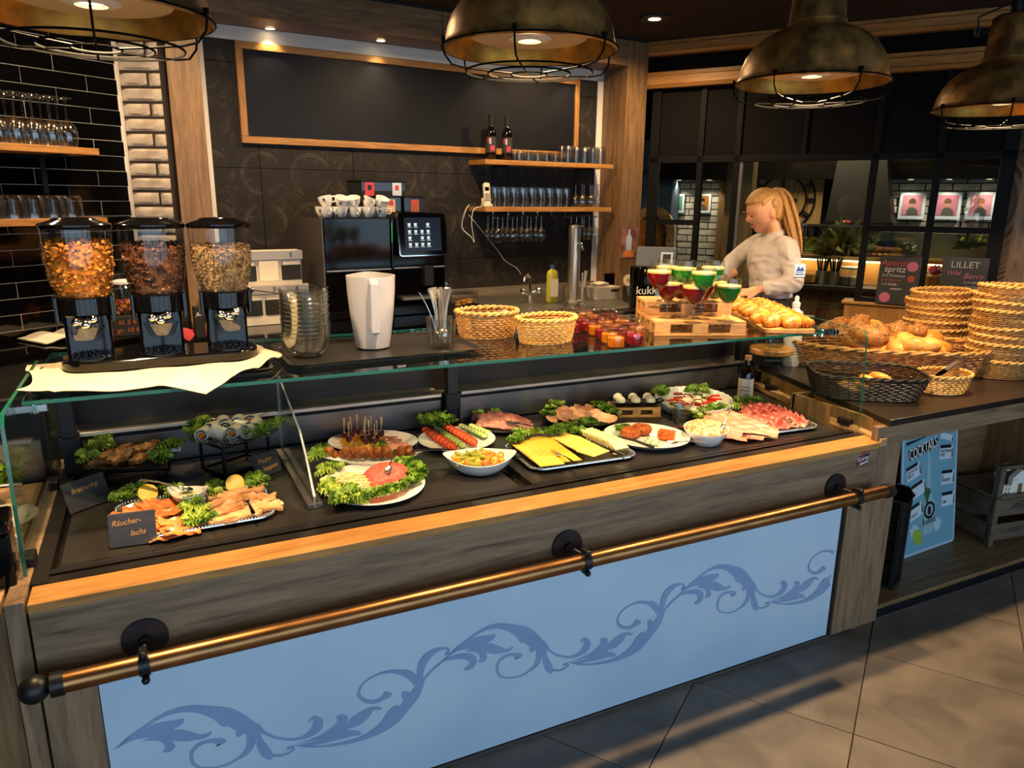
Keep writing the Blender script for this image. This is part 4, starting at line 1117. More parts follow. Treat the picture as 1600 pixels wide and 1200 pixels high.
# -- silver trays
def silver_tray(lb, q4, z=WZ):
    a, b, c_, d = (P2(*p, z+.012) for p in q4)      # FL FR BR BL
    ctr = (a+b+c_+d)/4; ux_ = ((b-a)+(c_-d)).normalized(); ang = math.atan2(ux_.y, ux_.x); uy_ = V((-ux_.y, ux_.x, 0))
    w_ = ((b-a).length+(c_-d).length)/2; h = (((d-a)+(c_-b))/2).dot(uy_)
    t = thing('silver_tray', lb, 'tray', (ctr.x, ctr.y, z), ang, 'silver serving trays')
    o = rrect(w_, h, .05, 8); n_ = len(o)
    def rg(k, zz): return [(x*(1-k/(w_/2)), y*(1-k/(h/2)), zz) for x, y in o]
    rings = [rg(.0, .012), rg(.001, .015), rg(.016, .014), rg(.02, .013), rg(.03, .003)]
    b = MB(); vs = sum(rings, []); fs = []
    for i in range(4): fs += [(i*n_+j, i*n_+(j+1) % n_, (i+1)*n_+(j+1) % n_, (i+1)*n_+j) for j in range(n_)]
    fs.append(tuple(range(4*n_, 5*n_)))
    b.add(vs, fs)
    b.add(rg(0, .012)+rg(.03, 0), [(j, n_+j, n_+(j+1) % n_, (j+1) % n_) for j in range(n_)]+[tuple(range(2*n_-1, n_-1, -1))])
    b.build('tray', 'silver', t)
    bd = MB(); m_ = 150
    per_ = [V(p) for p in rg(.004, .016)]
    L_ = [0]
    for i in range(n_): L_.append(L_[-1]+(per_[(i+1) % n_]-per_[i]).length)
    for k in range(m_):
        s_ = L_[-1]*k/m_; i = max(j for j in range(n_) if L_[j] <= s_)
        p = per_[i].lerp(per_[(i+1) % n_], (s_-L_[i])/max(1e-6, L_[i+1]-L_[i]))
        bd.ball(p, .0032, 6, 4)
    bd.build('beaded_rim', 'silver', t, kind='stuff')
    return ctr, w_, h, ang
c, w_, h, a = silver_tray('silver tray of smoked salmon and trout fillets', ((163, 853), (433, 806), (412, 752), (190, 786)))
sl = [sheet(.10, .062, s, .009, .03, .003, 10).mesh('salmon_slice', 'salmon') for s in range(4)]
for k, (x, y) in enumerate(((186, 798), (206, 792), (228, 788), (194, 812), (217, 806), (242, 800), (262, 796), (214, 824), (238, 818), (262, 812), (283, 822), (268, 830), (250, 832), (245, 784))):
    inst(sl[k % 4], 'salmon_slice', f'folded smoked salmon slice, {NTH[k] if k < 13 else "last"} from the back left of the pile', 'salmon', Z(x+9, y, WZ+.02)+V((0, 0, .002*(k % 4)-.012)), (rnd.uniform(-.15, .15), rnd.uniform(-.1, .25), rnd.uniform(-.9, .9)), 'smoked salmon slices', .82)
tr_ = [sheet(.115, .055, s+9, .010, .01, .009, 4).disp(lambda p: p+V((0, .012*noise.noise(V((p.x*40, s, 0))), .004*noise.noise(p*80)))).mesh('trout_fillet', 'trout') for s in range(3)]
for k, (x, y, r_) in enumerate(((352, 771, .1), (385, 765, -.2), (345, 783, .3), (372, 779, 0), (402, 777, -.2), (345, 797, .5), (366, 792, .2), (392, 791, .1), (412, 790, -.3), (352, 808, .3), (378, 804, .2))):
    inst(tr_[k % 3], 'trout_fillet', f'pale smoked trout fillet, {NTH[k]} counted from the back of the tray', 'fish', Z(x, y, WZ+.022)+V((0, 0, -.003)), (rnd.uniform(-.15, .15), rnd.uniform(-.1, .1), a+r_), 'smoked trout fillets', .9)
lettuce([(205, 772), (220, 768), (190, 780), (262, 766), (275, 770)], 'curly lettuce along the back of the salmon slices', s=.75, group='lettuce behind the salmon')
lettuce([(300, 790), (312, 803), (322, 815), (305, 815), (296, 802)], 'curly lettuce between the salmon and the trout', s=.8, group='lettuce between salmon and trout')
lettuce([(338, 762), (333, 772), (395, 748), (405, 757)], 'curly lettuce behind the trout fillets', s=.75, group='lettuce behind the trout')
def lemon_slice(lb, loc, rot):
    t = thing('lemon_slice', lb, 'lemon', loc, 0); t.rotation_euler = rot
    MB().lathe([(.022, -.003), (.027, -.003), (.028, 0), (.027, .003), (.022, .003)], 28).build('rind', 'lemon', t)
    MB().cyl((0, 0, -.0028), .0235, .0056, 26).build('flesh', 'lemonflesh', t)
lemon_slice('lemon slice cut and twisted, lying by the salmon', Z(232, 778, WZ+.02)+V((0, 0, .016)), (R(48), R(-14), .4))
lemon_slice('lemon slice standing upright behind the trout fillets', Z(368, 764, WZ+.02)+V((0, 0, .018)), (R(72), 0, .1))
def boat(nm, lb, c, ha, hb, a, h, z, ma='ceramic', pt=1.0):
    t = thing(nm, lb, 'bowl', (c.x, c.y, z), a)
    def prof(s, zz, th): return (s, zz)
    b = MB()
    n_ = 48; rows = [(.0, .0), (.45, .0), (.55, .004), (.78, h*.45), (1.0, h), (.985, h+.001), (.96, h-.002), (.74, h*.42), (.5, .006), (0, .005)]
    b.lathe(rows, n_, M.Diagonal((ha, hb, 1, 1)))
    def f(p):
        u = p.x/ha
        return V((p.x, p.y*(1-pt*.35*u*u), p.z+(.018*abs(u)**3*(p.z/h if h else 0))*pt))
    b.disp(f)
    b.build('dish', ma, t)
    return t
c1, ha, hb, a1 = ell((263, 767), (327, 765), (297, 776), (295, 759), WZ+.045)
boat('dip_bowl', 'small pointed white bowl of cream dip on the salmon tray', c1, ha, hb*1.1, a1, .03, WZ+.012)
tag(MB().lathe([(0, .0), (.84, .0), (0, .006)], 24, Tr(c1.x, c1.y, WZ+.035) @ Rz(a1) @ M.Diagonal((ha, hb*.8, 1, 1))).build('cream_dip', 'dip'), 'herbed cream dip filling the small pointed bowl', 'dip')
sp = Z(290, 765, WZ+.05); sp2 = Z(238, 753, WZ+.075); d = sp2-sp
o = inst(spm, 'spoon', 'steel spoon resting in the cream dip with its handle to the left', 'spoon', sp+V((0, 0, .004)), (R(12), 0, math.atan2(d.y, d.x)-R(90)), None, .8)
def fork_mb():
    b = MB()
    for k in range(4): b.tube([((k-1.5)*.0055, -.045, .004), ((k-1.5)*.0055, -.02, .0), ((k-1.5)*.005, -.006, .002)], .0014, 5)
    b.slab(lambda u, v: ((u-.5)*(.024-.014*v), -.008+.024*v, .002+.003*v), 4, 4, .0015)
    b.slab(lambda u, v: ((u-.5)*(.006+.008*v**2), .014+.105*v, .005+.005*math.sin(v*3.1)), 3, 8, .0016)
    return b
fk = fork_mb().mesh('fork', 'chrome')
def lay(me, nm, lb, p, q, z, s=1.0, tip=0):
    a_, b_ = Z(*p, z), Z(*q, z); d = b_-a_
    return inst(me, nm, lb, nm.split('_')[-1], a_+V((0, 0, .004)), (R(tip), 0, math.atan2(d.y, d.x)-R(90)), None, s)
lay(fk, 'fork', 'steel fork lying on the trout fillets, handle over the tray rim', (386, 786), (399, 812), WZ+.032, .85)
lay(fk, 'fork', 'steel fork at the front rim of the salmon tray', (262, 833), (248, 841), WZ+.03, .5)
# -- clear divider
b0, b1 = Z(492, 788, WZ+.01), Z(441, 703, WZ+.01)
dv_ = V((b1.x-b0.x, b1.y-b0.y, 0)); ang = math.atan2(dv_.y, dv_.x); LD = dv_.length
t = thing('clear_divider', 'upright clear acrylic divider in a dark rail between the fish and the mett platter', 'divider', b0, ang)
t.location.z = WZ
MB().box(-.01, -.022, 0, LD, -.004, .016).box(-.01, .004, 0, LD, .022, .016).box(-.01, -.022, 0, LD, .022, .005).build('rail', 'dsteel', t, bevel=.001)
poly = [(0, .006), (0.0, .035), (.09, .13), (.17, .19), (LD-.03, .292), (LD, .285), (LD, .006)]
n_ = len(poly)
b = MB(); b.add([(x, -.003, z) for x, z in poly]+[(x, .003, z) for x, z in poly], [tuple(range(n_)), tuple(range(2*n_-1, n_-1, -1))], None, False)
s_ = b.build('sheet', 'acrylic', t)
b = MB(); b.add([(x, -.0032, z) for x, z in poly]+[(x, .0032, z) for x, z in poly], [(i, i+n_, (i+1) % n_+n_, (i+1) % n_) for i in range(n_-1)], None, False)
b.build('sheet_edge', 'acryledge', s_)
# -- skewer plate
c, ha, hb, a = ell((512, 690), (651, 694), (580, 708), (560, 672), WZ+.02)
oval_plate('oval_plate', 'white oval plate of cheese skewers and rolled ham', c, ha, hb, a)
sk = thing('cheese_skewer', 'x', 'skewer', (0, 0, 0), 0, 'cheese and grape skewers')
MB().tube([(0, 0, .02), (0, 0, .075), (0, 0, .095)], [.0014, .0014, .0016], 6).slab(lambda u, v: ((u-.5)*.007, 0, .075+.022*v), 2, 3, .001).box(-.0035, -.0012, .07, .0035, .0012, .098).build('stick', 'pickstick', sk)
MB().ball((0, 0, .034), .0115, 14, 10).build('grape', 'grape', sk)
MB().box(-.012, -.012, 0, .012, .012, .024).build('cheese_cube', 'cheese', sk, bevel=.002)
for k, (x, y) in enumerate(((538, 694), (545, 700), (552, 692), (560, 688), (566, 698), (570, 690), (573, 704), (578, 696), (582, 690), (586, 702), (590, 694), (596, 690))):
    q = Z(x, y, WZ+.012); rot = (rnd.uniform(-.12, .12), rnd.uniform(-.15, .15), rnd.uniform(0, 3))
    lb = f'cheese cube skewer with a dark grape, {NTH[k]} from the left on the white oval plate'
    if k == 0: sk.location = q; sk.rotation_euler = rot; sk['label'] = lb
    else: dup(sk, q, rot, lb)
hs = [sheet(.085, .03, s, .004, .02, .002, 6).mesh('ham_roll', 'ham') for s in range(2)]
for k, (x, y) in enumerate(((603, 686), (612, 690), (620, 694), (626, 699), (606, 700), (590, 706))):
    inst(hs[k % 2], 'ham_slice', f'folded pink ham slice, {NTH[k]} from the back on the skewer plate', 'ham', Z(x, y, WZ+.014), (.3, 0, a-R(10)+rnd.uniform(-.2, .2)), 'ham slices on the skewer plate')
lettuce([(586, 693), (593, 699)], 'small lettuce leaf between the skewers and the ham', WZ+.02, .6, 'lettuce on the skewer plate')
# -- meatballs in a long boat
c, ha, hb, a = ell((492, 716), (662, 712), (580, 722), (580, 706), WZ+.03)
boat('boat_dish', 'long white boat dish of meatballs', c, ha, max(hb, .055), a, .03, WZ)
mbm = [MB().ball((0, 0, 0), .0165, 12, 9).disp(lambda p: p*(1+.13*noise.noise(p*120+V((s, 0, 0))))).mesh('meatball', 'meatball') for s in range(3)]
k = 0
for x in (512, 523, 536, 549, 560, 572, 585, 597, 610, 622, 634, 644):
    inst(mbm[k % 3], 'meatball', f'browned meatball, {NTH[k]} from the left in the front row of the boat dish', 'meatball', Z(x, 715-.02*(x-580)*.1, WZ+.02)+V((0, rnd.uniform(0, .012), .01)), (rnd.random()*3, rnd.random()*3, 0), 'meatballs in the boat dish', rnd.uniform(.9, 1.1)); k += 1
for i, x in enumerate((515, 541, 556, 566, 590, 603, 628, 638)):
    inst(mbm[k % 3], 'meatball', f'browned meatball, {NTH[i]} from the left on top of the boat dish pile', 'meatball', Z(x, 707, WZ+.04)+V((0, .0, .006)), (rnd.random()*3, rnd.random()*3, 0), 'meatballs on top of the pile', rnd.uniform(.95, 1.15)); k += 1
lettuce([(500, 710), (494, 716), (505, 705)], 'lettuce tucked at the left tip of the meatball dish', WZ+.035, .7, 'lettuce by the meatballs')
def tong_mb(L=.2):
    b = MB()
    for s in (-1, 1):
        b.slab(lambda u, v: ((u-.5)*.014+s*.012*(1-v)**1, L*v, .004+.010*s*(v)*0+.006*math.sin(v*3.1)), 3, 12, .0014)
    b.slab(lambda u, v: ((u-.5)*.03, -.02+.024*v, .004), 4, 3, .0014)
    return b
tng = tong_mb().mesh('tongs', 'chrome')
lay(tng, 'tongs', 'steel tongs lying on the meatballs, handle to the right', (640, 708), (697, 706), WZ+.045, .75)
# -- mett platter
c, ha, hb, a = ell((502, 766), (662, 745), (590, 790), (580, 722), WZ+.018)
oval_plate('oval_plate', 'large oval plate of raw minced pork and onions in a lettuce ring', c, ha, hb, a, 'ceramic', .018)
def mound(L_, w_, h, seed, fr=40, am=.008):
    b = MB().ball((0, 0, 0), 1, 40, 16, (L_, w_, h))
    b.disp(lambda p: V((p.x, p.y, max(0, p.z)))+V((noise.noise(p*fr+V((seed, 0, 0))), noise.noise(p*fr+V((0, seed, 0))), abs(noise.noise(p*fr*1.7)))).xyz*am)
    return b
q = Z(604, 744, WZ+.025)
tag(mound(.084, .068, .055, 1, 60, .007).build('minced_pork', 'mett'), 'pink mound of raw minced pork on the lettuce ringed plate', 'minced meat', None).location = (q.x, q.y, WZ+.010)
q = Z(545, 757, WZ+.02)
on = mound(.072, .07, .042, 3, 50, .004)
rr = random.Random(4)
for k in range(170):
    r_, g = .066*math.sqrt(rr.random()), rr.uniform(0, 6.3); x, y = r_*math.cos(g), r_*math.sin(g); z = .042*math.sqrt(max(0, 1-(r_/.071)**2))+.002; th = rr.uniform(0, 6.3)
    pts = [(x+s_*.012*math.cos(th)-.002*s_*s_, y+s_*.012*math.sin(th), z+.002) for s_ in (-1, 0, 1)]
    on.tube(pts, .0013, 4)
o = tag(on.build('chopped_onion', 'onion', kind='stuff'), 'pale heap of cut onion strips left of the minced pork', 'onion')
o.location = (q.x, q.y, WZ+.006); o.rotation_euler = (0, 0, a)
inst(MB().ball((0, 0, 0), .018, 14, 9, (1, 1, .5)).mesh('onion_half', 'onion'), 'onion_half', 'half onion in the lettuce at the left of the minced pork plate', 'onion', Z(508, 750, WZ+.03))
lettuce([(508, 738), (520, 733), (512, 762), (520, 772), (533, 778), (548, 783), (563, 782), (578, 777), (535, 784), (545, 774)], 'bright frilly lettuce around the onion side of the mett plate', WZ+.022, .85, 'lettuce left on the mett plate')
lettuce([(590, 775), (602, 772), (614, 768), (626, 764), (636, 757), (645, 748), (655, 742), (646, 735), (638, 728), (628, 724), (650, 752)], 'dark curly lettuce around the right side of the mett plate', WZ+.024, 1.05, 'dark curly lettuce on the mett plate', 0)
lay(spm, 'spoon', 'small spoon stuck into the minced pork', (607, 735), (628, 706), WZ+.06, .6, 20)
# -- tomato and cucumber plate
c, ha, hb, a = ell((653, 686), (773, 682), (705, 706), (700, 668), WZ+.02)
oval_plate('oval_plate', 'white oval plate of sliced tomatoes and cucumbers', c, ha, hb, a)
ts = (MB().lathe([(.018, -.0025), (.0205, -.0025), (.021, 0), (.0205, .0025), (.018, .0025)], 22).mesh('tomato_skin', 'tomato'), MB().cyl((0, 0, -.0023), .0185, .0046, 20).mesh('tomato_flesh', 'tomflesh'))
cs = (MB().lathe([(.0135, -.0018), (.0155, -.0018), (.0158, 0), (.0155, .0018), (.0135, .0018)], 20).mesh('cucumber_skin', 'cucskin'), MB().cyl((0, 0, -.0016), .0138, .0032, 18).mesh('cucumber_flesh', 'cucflesh'))
def slrow(ms, nm, cat, p, q, n, lb, group, tilt=.5, z=WZ+.016, s=1):
    A, B = Z(*p, z), Z(*q, z); d = B-A; an = math.atan2(d.y, d.x)
    for k in range(n):
        t = thing(nm, f'{lb}, {NTH[k]} from the back', cat, A.lerp(B, k/(n-1))+V((0, 0, .006)), an, group)
        t.rotation_euler = (0, tilt*1.0, an); t.scale = (s, s, s)
        partof(ms[0], 'skin', t); partof(ms[1], 'flesh', t)
slrow(ts, 'tomato_slice', 'tomato', (667, 675), (706, 700), 8, 'tomato slice in the left red row of the vegetable plate', 'tomato slices in the left row')
slrow(cs, 'cucumber_slice', 'cucumber', (684, 673), (722, 698), 10, 'cucumber slice in the row between the tomatoes', 'cucumber slices in the middle row', .6)
slrow(ts, 'tomato_slice', 'tomato', (698, 669), (738, 692), 8, 'tomato slice in the right red row of the vegetable plate', 'tomato slices in the right row', .5, WZ+.02)
slrow(cs, 'cucumber_slice', 'cucumber', (722, 668), (756, 683), 8, 'cucumber slice in the outer right row of the plate', 'cucumber slices in the right row', .4)
slrow(cs, 'cucumber_slice', 'cucumber', (738, 668), (762, 678), 6, 'cucumber slice at the far right rim of the plate', 'cucumber slices at the rim', .4)
lettuce([(668, 660), (680, 655), (690, 652), (698, 660), (676, 665)], 'frilly lettuce at the back of the vegetable plate', WZ+.035, .95, 'lettuce behind the tomatoes')
# -- pickled vegetables
c, ha, hb, a = ell((692, 716), (807, 712), (750, 728), (748, 698), WZ+.055)
boat('boat_bowl', 'deep white pointed bowl of pickled vegetables', c, ha, hb, a, .05, WZ)
pk = [MB().lathe([(0, -.03), (.006, -.026), (.009, -.01), (.0095, .01), (.006, .026), (.002, .034), (0, .036)], 10, Ry(R(90))).disp(lambda p: p+V((0, 0, p.x*p.x*5))).mesh('pickled_pepper', 'pickle'), MB().ball((0, 0, 0), .015, 12, 8, (1, .8, .75)).disp(lambda p: p*(1+.2*noise.noise(p*60))).mesh('pepper_piece', 'pepper'), MB().ball((0, 0, 0), .014, 12, 8).disp(lambda p: p*(1+.2*noise.noise(p*80))).mesh('artichoke', 'artich')]
nmz = ['pickled_pepper', 'orange_pepper', 'artichoke_heart']
for k in range(34):
    g = k*2.4; r_ = math.sqrt(k/34); i = 0 if (math.cos(g) < .1 and k % 5) else (1 if k % 3 else 2)
    inst(pk[i], nmz[i], ['green pickled pepper in the deep white bowl', 'orange pickled pepper piece in the deep white bowl', 'golden artichoke heart in the deep white bowl'][i], 'vegetable', up(c, a, ha*.72*r_*math.cos(g), hb*.62*r_*math.sin(g), WZ+.042+.016*(1-r_)+rnd.uniform(-.003, .004)), (rnd.uniform(-.4, .4), rnd.uniform(-.4, .4), rnd.uniform(0, 6)), ['green pickled peppers', 'orange pepper pieces', 'artichoke hearts'][i])
# -- small ham plate
def meatrow(me, nm, p, q, n, lb, group, z, tilt, s=1, rz=0):
    A, B = Z(*p, z), Z(*q, z); d = B-A; an = math.atan2(d.y, d.x)+rz
    for k in range(n):
        inst(me[k % len(me)], nm, f'{lb}, {NTH[k]} in order', nm.split('_')[0] if nm != 'sausage_slice' else 'sausage', A.lerp(B, k/max(1, n-1))+V((0, 0, .003)), (tilt*math.cos(0), 0, an+rnd.uniform(-.12, .12)), group, s*rnd.uniform(.93, 1.07))
c, ha, hb, a = ell((738, 656), (834, 667), (790, 678), (780, 648), WZ+.014)
oval_plate('oval_plate', 'dark plate of overlapping pink ham squares behind the vegetables', c, ha, hb, a, 'blackmatte', .014)
hq = [sheet(.055, .05, s+30, .004, .05, .002, 5).mesh('ham_slice', 'ham') for s in range(3)]
for r_, (p, q) in enumerate((((748, 655), (790, 660)), ((768, 652), (806, 658)), ((756, 663), (822, 670)), ((790, 656), (818, 664)))):
    meatrow(hq, 'ham_slice', p, q, 5, f'pink ham square, dark plate row {NTH[r_]}', 'ham squares on the dark plate', WZ+.016, .35, 1.0)
lettuce([(746, 648), (775, 645)], 'lettuce peeking out behind the ham squares', WZ+.03, .6, 'lettuce behind the ham squares')
lay(tng, 'tongs', 'steel tongs lying on the ham squares', (795, 662), (828, 668), WZ+.03, .55)
# -- cheese tray
c, w_, h, a = silver_tray('silver tray of sliced cheeses', ((822, 741), (993, 712), (945, 676), (792, 692)))
cq = [MB().box(-.042, -.04, 0, .042, .04, .0028).mesh('cheese_slice', m_) for m_ in ('cheeseherb', 'cheesepale', 'cheese')]
def cheeserow(me, p, q, n, lb, group, sx, sy, z0, rz=0, tilt=0):
    A, B = Z(*p, WZ+.012), Z(*q, WZ+.012); d = B-A; an = math.atan2(d.y, d.x)+rz
    for k in range(n):
        inst(me, 'cheese_slice', f'{lb}, {NTH[k]} from the back', 'cheese', A.lerp(B, k/(n-1))+V((0, 0, z0+.0016*k)), (0, tilt, an+rnd.uniform(-.05, .05)), group, (sx, sy, 1))
cheeserow(cq[0], (818, 696), (856, 728), 8, 'herb flecked cheese slice in the left row', 'herb cheese slices', 1.0, 1.1, .004)
cheeserow(cq[2], (846, 688), (886, 722), 7, 'deep yellow cheese slice beside the herb cheese', 'deep yellow cheese slices', .8, 1.0, .003)
cheeserow(cq[1], (884, 686), (926, 714), 10, 'pale yellow cheese slice in the middle row', 'pale cheese slices', .95, 1.1, .006, R(20))
wq = MB().box(-.03, -.028, 0, .03, .028, .006).mesh('cheese_slice', 'whitecheese')
cheeserow(wq, (922, 684), (964, 706), 9, 'square cream cheese slice in the right row', 'square cheese slices', 1, 1.05, .014, 0, .35)
lettuce([(806, 690), (818, 682), (832, 680), (866, 678), (878, 672), (890, 668), (902, 676)], 'frilly lettuce along the back of the cheese tray', WZ+.024, .85, 'lettuce behind the cheese')
lay(fk, 'fork', 'steel fork lying on the middle cheese row, handle over the rim', (872, 712), (902, 731), WZ+.03, .95)
lay(fk, 'fork', 'steel fork at the right end of the cheese tray', (958, 711), (975, 720), WZ+.026, .6)
lay(tng, 'tongs', 'steel tongs at the left edge of the cheese tray', (812, 716), (790, 702), WZ+.02, .55)
# -- sausage plate
c, ha, hb, a = ell((847, 645), (967, 654), (910, 668), (905, 634), WZ+.02)
oval_plate('oval_plate', 'black rimmed oval plate of pale sausage slices', c, ha, hb, a, 'blackmatte', .022)
rs = [MB().lathe([(0, .0022), (.026, .0022), (.027, .001), (.026, 0), (0, 0)], 22).disp(lambda p: p+V((0, 0, .12*p.x*abs(p.x)*8))).mesh('sausage_slice', 'sausage') for s in range(1)]
for r_, (p, q, n) in enumerate((((862, 656), (885, 640), 5), ((880, 655), (905, 638), 5), ((898, 655), (922, 638), 5), ((915, 654), (936, 646), 4), ((925, 650), (955, 656), 5))):
    meatrow(rs, 'sausage_slice', p, q, n, f'pale sausage slice on black plate, {NTH[r_]} row', 'sausage slices', WZ+.026, .45, 1.0)
lettuce([(856, 650), (862, 640), (868, 634), (935, 636), (948, 641), (958, 646)], 'lettuce at the back rim of the sausage plate', WZ+.03, .75, 'lettuce on the sausage plate')
lettuce([(905, 662), (918, 664), (930, 664), (912, 659), (925, 659)], 'green curly lettuce at the front of the sausage plate', WZ+.026, .75, 'curly lettuce at the front of the sausage plate', 1)
# -- egg tray on a mini pallet
A, B = Z(955, 651, WZ), Z(1031, 651, WZ); d = B-A; an = math.atan2(d.y, d.x)
A, B = Z(957, 653, WZ), Z(1032, 652, WZ); d = B-A; an = math.atan2(d.y, d.x); cen = (A+B)/2+V((-math.sin(an), math.cos(an), 0))*.055
pallet('egg_pallet', 'small mini pallet under the black egg tray', (cen.x, cen.y, WZ), an, d.length, .11, .042, None)
t = thing('egg_tray', 'black six cup egg tray on the small pallet', 'egg tray', (cen.x, cen.y, WZ+.0425), an)
b = MB(); W_ = d.length*.98
b.prism(rrect(W_*1.02, .115, .02), .016, .019)
for i in range(3):
    for j in range(2): b.lathe([(.01, .0), (.022, .004), (.028, .016), (.029, .021), (.026, .018)], 18, Tr((i-1)*W_*.32, (j-.5)*.055, 0))
b.build('cups', 'blackgloss', t)
MB().tube([(W_*.51, -.02, .016), (W_*.6, -.015, .02), (W_*.6, .015, .02), (W_*.51, .02, .016)], .004, 8).build('handle', 'blackgloss', t)
eg = MB().ball((0, 0, 0), .0205, 18, 12, (1, 1, .95)).mesh('boiled_egg', 'egg')
for j in range(2):
    for i in range(3):
        q = cen+V((math.cos(an), math.sin(an), 0))*((i-1)*W_*.32)+V((-math.sin(an), math.cos(an), 0))*((j-.5)*.055)
        inst(eg, 'boiled_egg', f'{("left", "middle", "right")[i]} white egg in the {("front", "back")[j]} row of the black egg tray', 'egg', (q.x, q.y, WZ+.0425+.024), (0, 0, 0), 'eggs in the black tray')
# -- little glass pots
pot = MB().lathe([(0, .002), (.03, 0), (.033, .004), (.038, .022), (.037, .03), (.04, .034), (.038, .034), (.034, .024), (.03, .006)], 24).mesh('glass_pot', 'glassware')
q1, q2 = Z(1064, 661, WZ), Z(1088, 656, WZ)
for k in range(3): inst(pot, 'glass_pot', f'small glass pot, {("bottom", "middle", "top")[k]} of the stack behind the meat salad', 'glass', q1+V((0, 0, .022*k)), (0, 0, 0), 'stacked glass pots', (.95, .95, 1.05))
inst(pot, 'glass_pot', 'single glass pot right of the stacked ones', 'glass', q2, (0, 0, 0), None, .8)
# -- white plate with coated cheeses
c, ha, hb, a = ell((950, 668), (1078, 690), (1025, 704), (1000, 660), WZ+.024)
oval_plate('oval_plate', 'white oval plate of paprika coated cheese rings and a herb roll', c, ha, hb, a, 'ceramic', .026)
def torus(R_, r_, s):
    b = MB().tube([(R_*math.cos(2*math.pi*i/28), R_*math.sin(2*math.pi*i/28), r_*.9) for i in range(28)], r_, 10, True)
    return b.disp(lambda p: p+p.normalized()*noise.noise(p*90+V((s, 0, 0)))*.004)
ring_ = torus(.024, .0165, 1).mesh('cheese_ring', 'bagel')
inst(ring_, 'cheese_ring', 'orange coated cheese ring at the back of the white plate', 'cheese', Z(1002, 676, WZ+.012), (0, 0, .5), 'coated cheese rings')
inst(ring_, 'cheese_ring', 'orange coated cheese ring at the left of the white plate', 'cheese', Z(985, 681, WZ+.012), (0, 0, 2), 'coated cheese rings')
inst(MB().box(-.03, -.02, 0, .03, .02, .03).mesh('cheese_block', 'pepperblock'), 'cheese_block', 'red peppered cheese block on the white plate', 'cheese', Z(1041, 685, WZ+.012), (0, 0, a+.1))
inst(mound(.03, .024, .03, 5, 60, .004).mesh('herb_cheese', 'dillcheese'), 'herb_cheese', 'herb coated white cheese ball at the front of the plate', 'cheese', Z(1018, 693, WZ+.012), (0, 0, a))
lettuce([(968, 672), (975, 668)], 'green lettuce at the left end of the coated cheese plate', WZ+.03, .6, 'lettuce by the coated cheese')
A, B = Z(966, 682, WZ+.034), Z(1021, 699, WZ+.034)
tag(MB().tube([A, A.lerp(B, .5)+V((0, 0, .004)), B], [.003, .005, .006], 8).build('black_tongs', 'blackmatte'), 'black handled server across the front of the coated cheese plate', 'server')
lay(spm, 'spoon', 'steel spoon on the right rim of the coated cheese plate', (1050, 692), (1096, 693), WZ+.032, .8)
# -- fluted dish
c, ha, hb, a = ell((1024, 622), (1146, 628), (1088, 645), (1085, 606), WZ+.04)
t = thing('fluted_dish', 'round fluted white dish of tomato and mozzarella', 'dish', (c.x, c.y, WZ), a)
b = MB().lathe([(0, 0), (.84, 0), (.86, .004), (1.0, .044), (1.0, .047), (.965, .046), (.84, .010), (0, .008)], 96, M.Diagonal((ha, hb, 1, 1)))
b.disp(lambda p: p if math.hypot(p.x/ha, p.y/hb) < .845 else V((p.x*(1+.025*math.cos(32*math.atan2(p.y/hb, p.x/ha))), p.y*(1+.025*math.cos(32*math.atan2(p.y/hb, p.x/ha))), p.z)))
b.build('dish', 'ceramic', t)
mz = MB().lathe([(0, .005), (.018, .005), (.02, .002), (.018, 0), (0, 0)], 18).mesh('mozzarella_slice', 'mozz')
for k in range(16):
    g = k*2.4; r_ = .9*math.sqrt((k+.5)/16)
    q = up(c, a, ha*.74*r_*math.cos(g), hb*.74*r_*math.sin(g), WZ+.024+.002*(k % 3))
    rot = (rnd.uniform(-.3, .3), rnd.uniform(-.3, .3), 0)
    if k % 2: inst(mz, 'mozzarella_slice', 'white mozzarella slice in the fluted dish', 'cheese', q, rot, 'mozzarella slices', 1.2)
    else:
        t = thing('tomato_slice', 'red tomato slice in the fluted dish', 'tomato', q+V((0, 0, .006)), 0, 'tomato slices in the fluted dish')
        t.rotation_euler = rot; t.scale = (1.05,)*3; partof(ts[0], 'skin', t); partof(ts[0], 'flesh', t); kids_ = None
ws = MB().slab(lambda u, v: ((u-.5)*.045, .006*math.sin(u*3.1)+(v-.5)*.009, .004+.004*v), 7, 3, .003).mesh('tomato_strip', 'tomato')
for k, (x, y) in enumerate(((1108, 622), (1112, 627), (1118, 619), (1104, 630), (1120, 624), (1050, 626), (1060, 622), (1072, 633))):
    inst(ws, 'tomato_strip', 'curved red tomato strip in the fluted dish', 'tomato', Z(x, y, WZ+.042)-V((0, 0, .004)), (0, 0, rnd.uniform(-.4, .4)), 'tomato strips in the fluted dish')
lettuce([(1033, 615), (1082, 612), (1092, 608), (1100, 613)], 'lettuce standing at the back of the fluted dish', WZ+.045, .8, 'lettuce at the back of the fluted dish')
lettuce([(1050, 634), (1062, 637), (1125, 634), (1100, 624)], 'small parsley tuft lying in the fluted dish', WZ+.045, .5, 'parsley in the fluted dish', 1)
